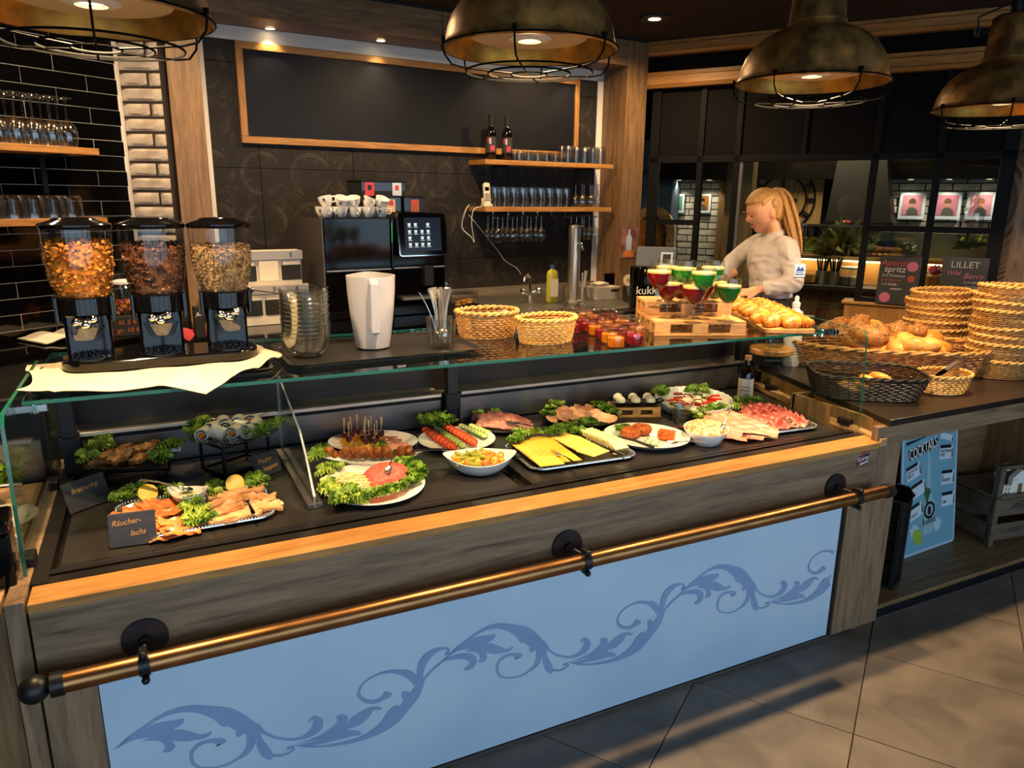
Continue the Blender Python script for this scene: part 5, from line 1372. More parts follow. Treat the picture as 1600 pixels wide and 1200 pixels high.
# -- meat salad bowl
c, ha, hb, a = ell((1068, 666), (1140, 672), (1108, 682), (1108, 656), WZ+.055)
t = thing('salad_bowl', 'white oval bowl heaped with meat salad', 'bowl', (c.x, c.y, WZ), a)
MB().lathe([(0, 0), (.62, 0), (.66, .004), (1.0, .052), (1.0, .055), (.96, .054), (.62, .01), (0, .008)], 40, M.Diagonal((ha, hb, 1, 1))).build('bowl', 'ceramic', t)
o = tag(mound(ha*.93, hb*.93, .034, 8, 50, .006).build('meat_salad', 'meatsalad'), 'creamy meat salad heaped in the white oval bowl', 'salad')
o.location = (c.x, c.y, WZ+.044); o.rotation_euler = (0, 0, a)
lay(spm, 'spoon', 'spoon standing in the meat salad with its handle up right', (1130, 668), (1147, 657), WZ+.08, .5, 40)
# -- cold cuts tray
c, w_, h, a = silver_tray('silver tray of cold cuts and raw ham', ((1128, 688), (1276, 668), (1226, 640), (1098, 652)))
ck = [sheet(.11, .07, s+50, .005, .03, .002, 5).mesh('ham_slice', 'cookham') for s in range(3)]
for r_, (p, q, n) in enumerate((((1110, 655), (1150, 682), 6), ((1125, 652), (1172, 680), 7), ((1142, 652), (1195, 678), 7))):
    meatrow(ck, 'ham_slice', p, q, n, f'long pink cooked ham slice, right silver tray, {NTH[r_]} row', 'cooked ham slices', WZ+.02, .3, .95, R(50))
rh = [sheet(.075, .06, s+70, .014, .05, .002, 13).mesh('raw_ham', 'rawham') for s in range(3)]
for r_, (p, q, n) in enumerate((((1168, 642), (1205, 668), 6), ((1182, 640), (1222, 664), 6), ((1198, 640), (1238, 662), 6), ((1215, 645), (1250, 662), 5))):
    meatrow(rh if r_ < 3 else [MT and sheet(.06, .05, 90, .012, .05, .002, 11).mesh('salami', 'salami')], 'raw_ham_slice', p, q, n, f'ruffled red raw ham slice, right silver tray, {NTH[r_]} row', 'raw ham slices', WZ+.028, .5, .95, R(40))
lettuce([(1088, 652), (1100, 648), (1118, 642), (1128, 640), (1152, 638), (1160, 632), (1170, 630), (1180, 628)], 'lettuce along the back of the cold cuts tray', WZ+.028, .8, 'lettuce behind the cold cuts')
lay(tng, 'tongs', 'steel tongs lying on the cooked ham', (1165, 680), (1190, 684), WZ+.03, .6)
lay(tng, 'tongs', 'steel tongs lying on the ruffled raw ham', (1222, 656), (1238, 664), WZ+.05, .5)
MT['redleaf'] = mat('red_lettuce', '5a2230', .45, 0, '7b3a40', 38)
inst(lettuce_mb(9).mesh('red_lettuce', 'redleaf'), 'lettuce_leaf', 'dark red lettuce leaf left of the meat salad bowl', 'lettuce', Z(1062, 672, WZ+.01), (0, 0, 1), None, .6)
# -- bottle of dark vinegar
def bottle(nm, lb, prof, loc, ma, capma, capz, lab=None, group=None, n=28):
    t = thing(nm, lb, 'bottle', loc, 0, group)
    MB().lathe(prof, n).build('bottle', ma, t)
    r_ = [p for p in prof if p[0] > 0][-1][0]
    MB().lathe([(0, capz[0]), (r_+.002, capz[0]), (r_+.002, capz[1]), (0, capz[1])], 18).build('cap', capma, t)
    if lab:
        z0, z1, rr_, m_ = lab
        MB().lathe([(rr_+.0006, z0), (rr_+.0006, z1)], n).build('label', m_, t)
    return t
MT['darkglass'] = mat('dark_bottle', '0c0808', .06, spec=.7)
MT['vinlabel'] = mat('cream_label', 'd8c8b2', .7)
q = Z(1163, 627, WZ)
t = bottle('vinegar_bottle', 'dark vinegar bottle with a cream label at the right end of the well', [(0, 0), (.030, 0), (.033, .004), (.033, .115), (.030, .14), (.016, .168), (.013, .175), (.013, .195)], q, 'darkglass', 'pine', (.195, .215), (.02, .112, .0332, 'vinlabel'))
fa = math.atan2(-q.y, -q.x)+R(90)
text('Crema di', .011, 'text_dark', 'lettering', t, Rz(fa) @ Tr(0, -.0345, .075) @ UPR)
text('Balsamico', .011, 'text_dark', 'lettering', t, Rz(fa) @ Tr(0, -.0345, .06) @ UPR)
# ============================================================ RIGHT COUNTER WITH BASKETS
RT_Z = .892
rc = thing('bread_counter', 'oak counter with dark top at the right, its open shelf holding the cocktail poster', 'counter', (0, 0, 0))
ox = .045
MB().prism([(mx(1.79, ox-.02), 1.785), (5.2, 1.785), (5.2, 2.74), (mx(2.74, ox), 2.74)], RT_Z-.027, RT_Z-.001).build('worktop', mat('dark_worktop', '2e241d', .3, 0, '241c17', 6), rc, bevel=.002)
MB().prism([(mx(1.8, ox-.012), 1.80), (mx(1.8, ox+.02), 1.80), (mx(2.74, ox+.03), 2.74), (mx(2.74, ox), 2.74)], 0, RT_Z-.027).build('side_board', 'warmoak_y', rc)
MB().box(2.425, 1.793, .0, 2.463, 1.82, RT_Z-.027).build('front_post', 'greyoak_z', rc, bevel=.001)
MB().box(2.466, 1.796, .0, 2.575, 1.83, .79).build('front_post', 'greyoak_z', rc, bevel=.001)
MB().box(2.466, 1.796, .79, 5.2, 1.82, RT_Z-.028).build('top_rail', 'greyoak_x', rc, bevel=.001)
MB().box(2.57, 1.80, .048, 5.2, 2.30, .068).build('shelf_board', 'oak_x', rc)
MB().box(2.5, 2.28, .06, 5.2, 2.30, .87).build('back_board', 'oak_x', rc)
MB().box(2.50, 1.85, .06, 2.52, 2.29, .87).build('inner_side', 'oak_z', rc)
MB().box(3.95, 1.83, .06, 4.02, 2.29, .80).build('divider_post', 'oak_z', rc)
MB().box(2.46, 1.812, 0, 5.2, 1.84, .047).build('plinth', 'kick', rc)
MB().box(2.46, 1.80, 0, 5.2, 1.81, .006).build('floor_strip', 'dsteel', rc)
MB().box(2.7, 2.71, 0, 5.2, 2.74, .86).build('rear_board', 'dark', rc)
# -- big basket of rolls
c = V((3.24, 2.415, 0)); a = R(-37)
bk = thing('bread_basket', 'large brown oval wicker basket heaped with bread rolls', 'basket', (c.x, c.y, RT_Z), a)
weave('w', 'wickerbrown', .46, .25, .13, 9, 40, bk, 1.18, 2.4, .011, 'wicker', .0035)
for s in (-1, 1): MB().tube([(.45*s, -.035, .125), (.50*s, -.03, .15), (.515*s, 0, .155), (.50*s, .03, .15), (.45*s, .035, .125)], .004, 6).build('wire_handle', 'chrome', bk)
def roll(kind, s):
    b = MB().ball((0, 0, 0), 1, 22, 14, (.062, .044, .036) if kind else (.052, .044, .036))
    def f(p):
        q = p*(1+.08*noise.noise(p*25+V((s, 0, 0))))
        cut = max(0, 1-abs(p.y+.1*p.x)/.010)*max(0, p.z/.036)
        return q-V((0, 0, .008*cut))
    b.disp(f)
    if kind:
        rr = random.Random(s); se = MB()
    return b
MT['crust'] = mat('roll_crust', 'e3a854', .42, 0, 'c07a2e', 18, bump=.15, bscale=60)
MT['crustdark'] = mat('seeded_crust', 'b87a3a', .5, 0, '8a5526', 26, bump=.3, bscale=90)
MT['seed'] = mat('seeds', 'd9bd84', .5, 0, '5e4426', 90, ramp=(.45, .55))
rl = [roll(0, s).mesh('bread_roll', 'crust') for s in range(2)]
sd = []
for s in range(2):
    b = roll(1, s+5); me = b.mesh('seeded_roll', 'crustdark')
    rr = random.Random(s); q = MB()
    for k in range(90):
        d = V((rr.gauss(0, 1), rr.gauss(0, 1), abs(rr.gauss(0, 1))+.15)).normalized()
        q.ball((d.x*.0625, d.y*.0445, d.z*.0365), .0024, 5, 3, (1.6, 1, .7))
    sd.append((me, q.mesh('seeds', 'seed')))
kp = 0
ROLLS = ((1300, 512, 1, .08), (1318, 522, 1, .09), (1345, 522, 1, .15), (1312, 508, 1, .11), (1362, 527, 1, .16), (1340, 505, 1, .14), (1375, 522, 1, .15), (1332, 534, 1, .10), (1350, 538, 1, .11), (1366, 512, 0, .12), (1400, 518, 1, .15), (1430, 520, 1, .15), (1412, 512, 0, .12), (1448, 518, 0, .14), (1400, 530, 1, .13), (1390, 540, 0, .11), (1418, 535, 0, .14), (1405, 545, 0, .12), (1432, 542, 0, .14), (1372, 545, 0, .10), (1450, 543, 0, .14), (1455, 530, 0, .12), (1424, 550, 0, .11), (1442, 552, 0, .11), (1462, 550, 0, .10), (1410, 552, 0, .10), (1385, 550, 0, .09), (1290, 518, 1, .07), (1360, 548, 0, .08), (1470, 545, 0, .09))
NTH += ['fourteenth', 'fifteenth', 'sixteenth', 'seventeenth', 'eighteenth']
for k, (x, y, kd, h) in enumerate(ROLLS):
    rk = NTH[sorted(r_[0]*1000+r_[1] for r_ in ROLLS if r_[2] == kd).index(x*1000+y)]
    q = Z(x, y, RT_Z+h)
    q = c+(q-c)*.95; q.z = RT_Z+h+.004
    rot = (rnd.uniform(-.4, .4), rnd.uniform(-.3, .3), rnd.uniform(0, 6))
    if kd:
        o = inst(sd[k % 2][0], 'seeded_roll', f'dark seeded roll, {rk} from the left in the large basket', 'bread roll', q, rot, 'seeded rolls in the large basket', 1.3)
        partof(sd[k % 2][1], 'seeds', o)['kind'] = 'stuff'
    else: inst(rl[k % 2], 'bread_roll', f'plain golden roll, {rk} from the left in the large basket', 'bread roll', q, rot, 'plain rolls in the large basket', 1.25)
# -- black basket
c = V((2.72, 2.11, 0)); a = R(-33)
bk = thing('black_basket', 'black rectangular wicker basket with a few slices of bread behind the end glass', 'basket', (c.x, c.y, RT_Z), a)
weave('w', 'wickerblack', .23, .16, .10, 12, 36, bk, 1.2, 4, .008, 'wickerblack', .0026)
br = MB().ball((0, 0, 0), 1, 22, 12, (.07, .05, .022)).disp(lambda p: V((p.x, p.y, max(-.012, p.z)))*(1+.1*noise.noise(p*30))).mesh('bread_slice', 'crust')
for k in range(4): inst(br, 'bread_slice', f'bread piece, {NTH[k]} from the left in the black basket', 'bread', (c.x-.06+.045*k, c.y+.02-.015*k, RT_Z+.03+.012*k), (.2, .3, -.4+.3*k), 'bread in the black basket')
# -- small basket with a knife
c = V((3.08, 2.00, 0))
bk = thing('small_basket', 'small round light wicker basket with a knife lying across it', 'basket', (c.x, c.y, RT_Z), 0)
weave('w', 'wickerlt', .128, .10, .082, 9, 26, bk, 1.25, None, .008, 'wickerlt')
kn = thing('bread_knife', 'bread knife with dark grey handle lying across the small basket', 'knife', (c.x, c.y, RT_Z+.088), R(12))
MB().prism([(-.10, -.012), (.03, -.014), (.03, .012), (-.09, .010)], 0, .002, Ry(R(-10))).build('blade', 'chrome', kn)
MB().tube([(.03, 0, .006), (.08, 0, .016), (.135, 0, .024), (.15, .0, .024)], [.012, .013, .014, .010], 10, flat=.6).build('handle', 'dsteel', kn)
# -- two stacks of bread baskets
proto = thing('bread_basket', 'x', 'basket', (0, 0, -5), 0, 'stacked bread baskets')
weave('w', 'wicker', .155, .12, .085, 9, 28, proto, 1.22, None, .009, 'wickerlt')
def stack(cx, cy, n, nm, pitch, z0=RT_Z):
    for k in range(n):
        pos = f'{NTH[k]} from the bottom' if k < n-1 else 'topmost'
        lb = f'light wicker bread basket, {pos} of the {nm}'
        loc = (cx+rnd.uniform(-.008, .008), cy+rnd.uniform(-.008, .008), z0+pitch*k)
        rot = (rnd.uniform(-.03, .03), rnd.uniform(-.05, .05), rnd.uniform(-.3, .3)-.4)
        if proto['label'] == 'x': proto.location = loc; proto.rotation_euler = rot; proto['label'] = lb
        else: dup(proto, loc, rot, lb)
stack(3.72, 2.50, 8, 'stack behind the rolls', .039)
stack(3.63, 2.09, 10, 'stack at the right edge', .0385)
stack(4.02, 2.25, 9, 'rear stack at the right edge', .039)
# -- log slice on a wire stand, tall white dispenser
q = V((2.48, 2.424, 1.05))
q = V((2.70, 2.60, 0)); zl = 1.012
q = Z(1205, 548, .985)
st = thing('log_stand', 'black wire stand holding the log slice behind the end glass', 'stand', (q.x, q.y, RT_Z))
for k in range(3):
    g = 2.1*k+.4
    MB().tube([(.075*math.cos(g), .075*math.sin(g), .0), (.055*math.cos(g), .055*math.sin(g), .078)], .003, 6).build('leg', 'blackmetal', st)
MB().tube([(.058*math.cos(2*math.pi*i/24), .058*math.sin(2*math.pi*i/24), .076) for i in range(24)], .003, 6, True).build('ring', 'blackmetal', st)
st.location.z = RT_Z
lg = thing('log_slice', 'thick round slice of log with bark edge on a wire stand', 'wood slice', (q.x, q.y, RT_Z+.080))
MB().lathe([(0, 0), (.098, 0), (.104, .006), (.105, .024), (.10, .03), (0, .03)], 30).disp(lambda p: p*(1+.03*noise.noise(p*30)) if math.hypot(p.x, p.y) > .09 else p).build('wood', 'warmoak_z', lg)
ash = MB().lathe([(0, .004), (.035, 0), (.045, .012), (.048, .028), (.044, .028), (.04, .012), (0, .008)], 22).mesh('glass_dish', 'glassware')
inst(ash, 'glass_dish', 'small glass dish on the log slice', 'glass', (q.x+.02, q.y, RT_Z+.1105))
q = V((2.86, 2.66, 0))
t = thing('white_dispenser', 'white tiered dispenser bottle behind the croissant board', 'dispenser', (q.x, q.y, RT_Z))
MB().lathe([(0, 0), (.042, 0), (.044, .01), (.044, .21), (.040, .222), (.047, .226), (.047, .242), (.034, .25)], 26).build('body', 'whiteplastic', t)
MB().lathe([(.035, .25), (.036, .272), (.024, .28), (.016, .29), (.02, .30), (.02, .318), (.010, .326), (.012, .34), (.008, .352), (0, .354)], 22).build('nozzle', 'whiteplastic', t)
# -- cocktail poster leaning in the shelf
bl, br_ = Z(1404, 868, .07), Z(1492, 836, .07)
bl = V((2.70, 1.93, .07)); br_ = V((3.13, 2.04, .07))
bl = Z(1406, 866, .075); br_ = Z(1491, 836, .075)
sc_p = .985
bl = V((bl.x*sc_p, bl.y*sc_p, .07)); br_ = V((br_.x*sc_p, br_.y*sc_p, .07))
d = br_-bl; Wp = d.length; Hp = .585
po = thing('cocktail_poster', 'light blue cocktails poster board leaning in the open shelf', 'poster', bl, math.atan2(d.y, d.x))
T0 = Rx(R(-7))
def pm(z): return T0 @ Tr(0, -.0042-z, 0) @ UPR
MT['poster'] = mat('poster_blue', '6fa3b8', .4); MT['posteredge'] = mat('poster_edge', 'a8c2d6', .4); MT['posterdark'] = mat('poster_black', '14161c', .4); MT['cardwhite'] = mat('card_white', 'c4d2e0', .5); MT['lime'] = mat('lime_green', '8fb03c', .5); MT['mint'] = mat('mint_green', '2f5a33', .5); MT['icewhite'] = mat('ice_white', 'b4cbdc', .4); MT['bottlepale'] = mat('bottle_pale', '93b9bd', .4); MT['dkgreen'] = mat('bottle_dark', '27321f', .4)
MB().prism([(x+Wp/2, y+Hp/2) for x, y in rrect(Wp, Hp, .02)], -.003, .003, T0 @ UPR).build('board', 'posteredge', po)
MB().prism([(x+Wp/2, y+Hp/2) for x, y in rrect(Wp*.94, Hp*.955, .015)], 0, .0005, T0 @ Tr(0, -.0032, 0) @ UPR).build('print', 'poster', po)
w_, h_ = Wp, Hp
blk = MB().prism([(.12*w_, .80*h_), (.62*w_, .865*h_), (.62*w_, .945*h_), (.10*w_, .885*h_)], 0, .0006, pm(0)).prism([(.06*w_, .93*h_), (.40*w_, .965*h_), (.40*w_, .972*h_), (.06*w_, .955*h_)], 0, .0006, pm(0)).build('heading_plate', 'posterdark', po)
text('COCKTAILS', .074, 'text_white', 'lettering', blk, pm(.0008) @ Tr(.365*w_, .873*h_, 0) @ Rz(math.atan2(.07*h_, .5*w_)), width=.62*w_/.27*.55)
cards = [(.66, .75, -.10, 'WILD PASSION', 'FRUIT'), (.70, .53, -.08, 'EL', 'PRESIDENTE'), (.72, .34, -.06, '', 'CAIPI'), (.10, .63, .22, 'SEX ON THE', 'BEACH'), (.20, .47, .25, '', 'ICE'), (.16, .29, .25, '', 'COLADA'), (.66, .93, -.3, '', '')]
for i, (u, v, rz, l1, l2) in enumerate(cards):
    T_ = pm(.0004) @ Tr(u*w_, v*h_, 0) @ Rz(rz)
    cw, ch = .235*w_, .115*h_ if i < 6 else .05*h_
    cd_ = MB().prism([(0, 0), (cw, 0), (cw, ch), (0, ch)], 0, .0006, T_).build('price_card', 'cardwhite', po)
    if i < 6: MB().prism([(0, ch*.80), (cw*.85, ch*.80), (cw*.85, ch*1.03), (0, ch*1.03)], 0, .0012, T_).build('card_heading', 'posterdark', cd_)
    MB().prism([(cw*.93, .1*ch), (cw*1.02, .1*ch), (cw*1.0, ch*.6), (cw*.975, ch*.85), (cw*.95, ch*.6)], 0, .0014, T_).build('bottle_print', 'dkgreen', cd_)
    if l1: text(l1, .022, 'text_dark', 'lettering', cd_, T_ @ Tr(.05*cw, .58*ch, .001), align='LEFT', width=.6)
    if l2: text(l2, .022, 'text_dark', 'lettering', cd_, T_ @ Tr(.05*cw, .30*ch, .001), align='LEFT', width=.6)
bt = MB().prism([(.40*w_, .14*h_), (.585*w_, .15*h_), (.60*w_, .30*h_), (.585*w_, .40*h_), (.52*w_, .50*h_), (.50*w_, .75*h_), (.52*w_, .755*h_), (.52*w_, .77*h_), (.43*w_, .765*h_), (.43*w_, .75*h_), (.445*w_, .745*h_), (.44*w_, .50*h_), (.40*w_, .40*h_)], 0, .0006, pm(.0002)).build('bottle_picture', 'bottlepale', po)
MB().prism([(.46*w_, .77*h_), (.475*w_, .77*h_), (.46*w_, .845*h_), (.445*w_, .845*h_)], 0, .0006, pm(.0004)).build('straw_picture', 'icewhite', bt)
MB().prism([(.455*w_+.045*w_*math.cos(i*.3)*(1+.5*math.sin(i*.9)), .475*h_+.07*h_*math.sin(i*.3)) for i in range(21)], 0, .0006, pm(.0012)).build('mint_picture', 'mint', bt)
for x0 in (.24, .66):
    MB().prism([((x0+.07*math.cos(i*.45)*(1+.35*math.sin(i*2.3)))*w_, (.20+.055*math.sin(i*.45)*(1+.3*math.cos(i*3.1)))*h_) for i in range(14)], 0, .0005, pm(.0001)).build('ice_picture', 'icewhite', bt)
MB().prism([((.30+.085*math.cos(i*.3)-.03*math.sin(i*.3))*w_, (.145+.07*math.sin(i*.3))*h_) for i in range(21)], 0, .0006, pm(.0014)).build('lime_picture', 'lime', bt)
MB().lathe([(.030*1.0, 0), (.043, 0), (.043, .0006), (.030, .0006), (.030, 0)], 28, pm(.0014) @ Tr(.5*w_, .345*h_, 0)).prism([(-.012, -.022), (.012, -.022), (.012, .012), (0, .022), (-.012, .012)], 0, .0006, pm(.0014) @ Tr(.5*w_, .345*h_, 0)).build('round_emblem', 'posterdark', bt)
text('kukki', .05, 'text_dark', 'lettering', bt, pm(.0016) @ Tr(.5*w_, .255*h_, 0) @ Rz(.06), width=.9)
# -- black slatted stand before the poster
q = V((2.66, 1.88, .07))
t = thing('black_lantern', 'narrow black slatted lantern stand at the left of the poster', 'lantern', (2.775, 1.915, .069), R(20))
t.scale = (1, 1, .76)
MB().box(-.06, -.045, 0, .06, .045, .02).box(-.05, -.04, .52, .05, .04, .54).build('base', 'blackmatte', t)
for sx in (-1, 1):
    for sy in (-1, 1): MB().box(sx*.05-.008, sy*.036-.008, .02, sx*.05+.008, sy*.036+.008, .52).build('post', 'blackmatte', t)
for k in range(4): MB().box(-.047, -.034, .04+.122*k, .047, .034, .04+.122*k+.108).build('panel', 'blackrail', t)
MB().lathe([(.075, 0), (.04, .06), (.0, .07)], 4, Tr(0, 0, .54) @ Rz(R(45))).build('roof', 'blackgloss', t)
# -- wooden crate with white house decorations
a = R(-10)
q = Z(1530, 842, .075)*1.0
cr = thing('wooden_crate', 'grey wooden crate with upside down lettering in the open shelf', 'crate', (3.54, 1.95, .069), a)
for k, z in enumerate((.03, .155)):
    s_ = MB().box(.02, -.01, z, .50, .0, z+.085).build('slat', 'greywood' if 'greywood' in MT else MT.setdefault('greywood', oak('grey_wood', 0, '6b5d4e', '51463a', '3a322a')), cr, bevel=.002)
    text('N. Kruijer', .062, 'text_dark', 'lettering', s_, Tr(.24, -.0105, z+.043) @ UPR @ Rz(R(180)), shear=.1, width=1.1)
for x, y in ((0, -.012), (.49, -.012), (0, .24), (.49, .24)): MB().box(x, y, 0, x+.03, y+.03, .40 if y < 0 else .27).build('post', 'greywood', cr, bevel=.002)
for z in (.03, .155): MB().box(0, .0, z, .012, .25, z+.085).build('side_slat', 'greywood', cr); MB().box(.02, .255, z, .5, .265, z+.085).build('slat', 'greywood', cr)
MB().box(0, -.012, .245, .53, .26, .262).build('lid_board', 'greywood', cr)
MB().box(0, -.012, .40, .53, .02, .415).build('top_bar', 'greywood', cr)
hs_ = thing('house_ornament', 'white wooden house with pitched roof on the crate', 'ornament', (3.70, 1.945, .332), a)
MB().prism([(-.05, 0), (.05, 0), (.05, .075), (0, .115), (-.05, .075)], -.012, .012, UPR).build('house', 'white', hs_)
MB().prism([(-.012, 0), (.014, 0), (.014, .045), (-.012, .045)], .012, .0135, UPR).build('door', 'oak_z', hs_)
for x in (-.03, .03): MB().prism([(x-.01, .055), (x+.01, .055), (x+.01, .072), (x-.01, .072)], .012, .0135, UPR).build('window', 'cardwhite', hs_)
fo = thing('fence_ornament', 'small white picket fence with two ball trees on the crate', 'ornament', (3.60, 1.955, .332), a)
f = MB().box(-.04, -.004, .012, .05, .004, .018).box(-.04, -.004, .028, .05, .004, .034)
for k in range(5): f.box(-.04+.02*k, -.005, 0, -.03+.02*k, .005, .045)
f.build('fence', 'white', fo)
for x, h in ((-.025, .085), (.015, .12)):
    p_ = MB().tube([(x, .012, 0), (x, .012, h)], .0025, 6).build('trunk', 'pine', fo)
    MB().ball((x, .012, h+.012), .02, 14, 10).build('crown', 'white', p_)

# ============================================================ LEFT NEIGHBOUR COUNTER
lc = thing('salad_counter', 'neighbouring oak counter at the left frame edge with salad', 'counter', (0, 0, 0))
MB().prism([(-2.2, 1.45), (-.40, 1.83), (-.384, 1.80), (-.384, 2.60), (-2.2, 2.45)], .79, .815).build('worktop', 'paleoak_x', lc, bevel=.002)
MB().prism([(-2.2, 1.47), (-.39, 1.85), (-.39, 1.87), (-2.2, 1.49)], 0, .79).build('front_board', 'oak_z', lc)
MB().prism([(-2.2, 2.52), (-.384, 2.66), (-.384, 2.70), (-2.2, 2.56)], .80, .935).build('steel_lip', 'steel', lc)
MB().prism([(-2.2, 2.58), (-.384, 2.72), (-.384, 2.76), (-2.2, 2.62)], 0, 1.06).build('rear_board', 'dark', lc)
sb = thing('salad_bowl', 'shallow glass bowl of green lettuce on the left counter', 'bowl', (-.62, 2.42, .817))
MB().lathe([(0, .004), (.10, 0), (.15, .05), (.18, .11), (.177, .112), (.145, .052), (.1, .006)], 36).build('bowl', 'glassware', sb)
for k in range(9):
    g = k*2.4; r_ = .045*math.sqrt(k)
    inst(LET[k % 4], 'lettuce_leaf', f'green lettuce in the glass salad bowl at the left, {NTH[k]} from the middle', 'lettuce', (-.62+r_*math.cos(g), 2.42+r_*math.sin(g), .86+.01*(k % 3)), (.1, .1, g), 'lettuce in the salad bowl', 1.7)
tag(MB().slab(lambda u, v: (-.56+.16*u, 2.30+.01*(v-.5)+.06*u, .93-.03*u), 6, 3, .003).build('white_tongs', 'whiteplastic'), 'white plastic tongs lying across the salad bowl', 'tongs')
dy = tag(MB().lathe([(0, 0), (.085, 0), (.10, .001), (.104, .0015), (.10, .002), (0, .0025)], 48).disp(lambda p: p*(1+.02*math.cos(18*math.atan2(p.y, p.x))) if math.hypot(p.x, p.y) > .09 else p).build('paper_doily', 'paper'), 'round lace paper doily on the left oak counter', 'doily')
dy.location = Z(30, 805, .817); dy.location.x = -.47
wb = thing('white_bust', 'white curved paper cutout standing on the left counter', 'ornament', (-.405, 2.07, .816))
MB().prism([(-.03, 0), (.035, 0), (.035, .03), (.02, .05), (.024, .08), (.012, .11), (-.01, .11), (-.024, .08), (-.012, .05), (-.03, .03)], -.004, .004, UPR).build('cutout', 'white', wb)
bx = thing('black_dispenser', 'glossy black box dispenser standing at the left frame edge', 'dispenser', (-.397, 1.925, .816), R(4))
MB().box(-.06, -.05, 0, .035, .05, .13).build('case', 'blackgloss', bx, bevel=.006)
MB().box(-.062, -.052, .13, .037, .052, .165).build('lid', 'blackgloss', bx, bevel=.008)
# ============================================================ BACK COUNTER, SHELVES, MACHINES
BZ = 1.0
bc_ = thing('back_counter', 'long black worktop along the back wall carrying the coffee machine and sink', 'counter', FW.P, FW.a)
MB().box(-1.25, -1.05, BZ-.03, .42, -.015, BZ-.001).build('worktop', 'blackgloss', bc_, bevel=.002)
MB().box(.42, -1.08, BZ-.03, 1.74, -.015, BZ-.001).build('steel_top', 'steel', bc_, bevel=.002)
MB().box(-1.25, -1.02, 0, 1.70, -.015, BZ-.03).build('cabinet', 'dark', bc_)
MB().box(.70, -.98, BZ-.0005, 1.52, -.36, BZ+.003).build('drip_board', 'steel', bc_)
h = MB()
for i in range(38):
    for j in range(26): h.box(.72+i*.0208, -.96+j*.0225, BZ+.003, .72+i*.0208+.010, -.96+j*.0225+.010, BZ+.0042)
h.build('drip_grid', 'dsteel', bc_, kind='stuff')
MB().box(.43, -.62, BZ-.02, .68, -.10, BZ+.0005).build('sink_basin', 'dsteel', bc_)
MB().box(.42, -.03, BZ, 1.74, -.015, BZ+.05).build('splash_rim', 'steel', bc_)
lc2 = thing('side_worktop', 'black worktop along the black tiled wall', 'counter', FT.P, FT.a)
MB().box(-1.6, -.42, BZ-.03, .12, -.012, BZ-.001).build('worktop', 'blackgloss', lc2, bevel=.002)
MB().box(-1.6, -.40, 0, .12, -.012, BZ-.03).build('cabinet', 'dark', lc2)
def fw(s, y, z): return FW.w(s, y, z)
def fpx(x, y, z=BZ): return Z(x, y, z)
# -- blackboard
bb = thing('blackboard', 'long empty blackboard in an oak frame on the dark tiled wall', 'blackboard', fw(0, 0, 0), FW.a)
MT['bboard'] = mat('blackboard_surface', '15151a', .42, 0, '1b1b20', 3, spec=.3)
x0, x1, z0, z1 = -.964, 1.530, 2.005, 2.572
MB().box(x0+.02, -.03, z0+.02, x1-.02, -.013, z1-.02).build('board', 'bboard', bb)
for nm, b in (('frame_rail', (x0, z0, x1, z0+.04)), ('frame_rail', (x0, z1-.04, x1, z1)), ('frame_stile', (x0, z0+.041, x0+.04, z1-.041)), ('frame_stile', (x1-.04, z0+.041, x1, z1-.041))):
    MB().box(b[0], -.045, b[1], b[2], -.013, b[3]).build(nm, 'warmoak_x' if nm == 'frame_rail' else 'warmoak_z', bb, bevel=.002)
# -- shelves on the back wall
def shelf(lb, s0, s1, d, z, fr_, nm='wall_shelf', ma='warmoak_x', group='oak wall shelves'):
    t = thing(nm, lb, 'shelf', fr_.P, fr_.a, group)
    MB().box(s0, -d, z-.032, s1, -.013, z).build('board', ma, t, bevel=.0015)
    for s in (s0+.18*(s1-s0), s0+.85*(s1-s0)):
        MB().box(s-.012, -.02, z-.22, s+.012, -.013, z-.032).box(s-.012, -d+.03, z-.045, s+.012, -.013, z-.033).build('bracket', 'blackmetal', t)
    return t
shelf('upper oak shelf with wine bottles right of the blackboard', .59, 1.715, .25, 1.957, FW)
s2 = shelf('lower oak shelf with the telephone and hanging glasses', .59, 1.715, .25, 1.638, FW)
r_ = MB()
for k in range(9):
    s = .66+.125*k
    r_.tube([(s, -.24, 1.605), (s, -.24, 1.565), (s+.05, -.24, 1.563), (s+.05, -.03, 1.563)], .0025, 6)
r_.build('hanging_rail', 'chrome', s2)
# glassware prototypes
tumb = MB().lathe([(0, .006), (.027, 0), (.029, .005), (.034, .11), (.033, .11), (.028, .012)], 18).mesh('tumbler', 'glassware')
tumb_s = MB().lathe([(0, .006), (.03, 0), (.034, .01), (.036, .07), (.035, .07), (.03, .012)], 18).mesh('tumbler', 'glassware')
beer = MB().lathe([(0, .005), (.024, 0), (.024, .006), (.030, .06), (.036, .12), (.034, .15), (.033, .15)], 18).mesh('beer_glass', 'glassware')
wine = MB().lathe([(0, .002), (.032, 0), (.031, .003), (.005, .009), (.0038, .05), (.0045, .085), (.015, .097), (.031, .118), (.036, .145), (.034, .175), (.028, .20), (.0275, .20)], 20).mesh('wine_glass', 'glassware')
def glass_on(me, nm, lb, s, y, z, group, flip=False, sc_=1, fr_=FW):
    hgt = max(v.co.z for v in me.vertices)*sc_
    return inst(me, nm, lb, 'glass', fr_.w(s, y, z+(hgt if flip else 0)), (R(180) if flip else 0, 0, rnd.random()), group, sc_)
U = 1.958
k = 0
for row, y in ((0, -.21), (1, -.14), (2, -.07)):
    for i in range(5): glass_on(tumb_s, 'tumbler', f'short tumbler, {NTH[i]} from the left in {("front", "middle", "back")[row]} row of the upper shelf', .90+.078*i, y, U, 'short tumblers on the upper shelf', True, .95)
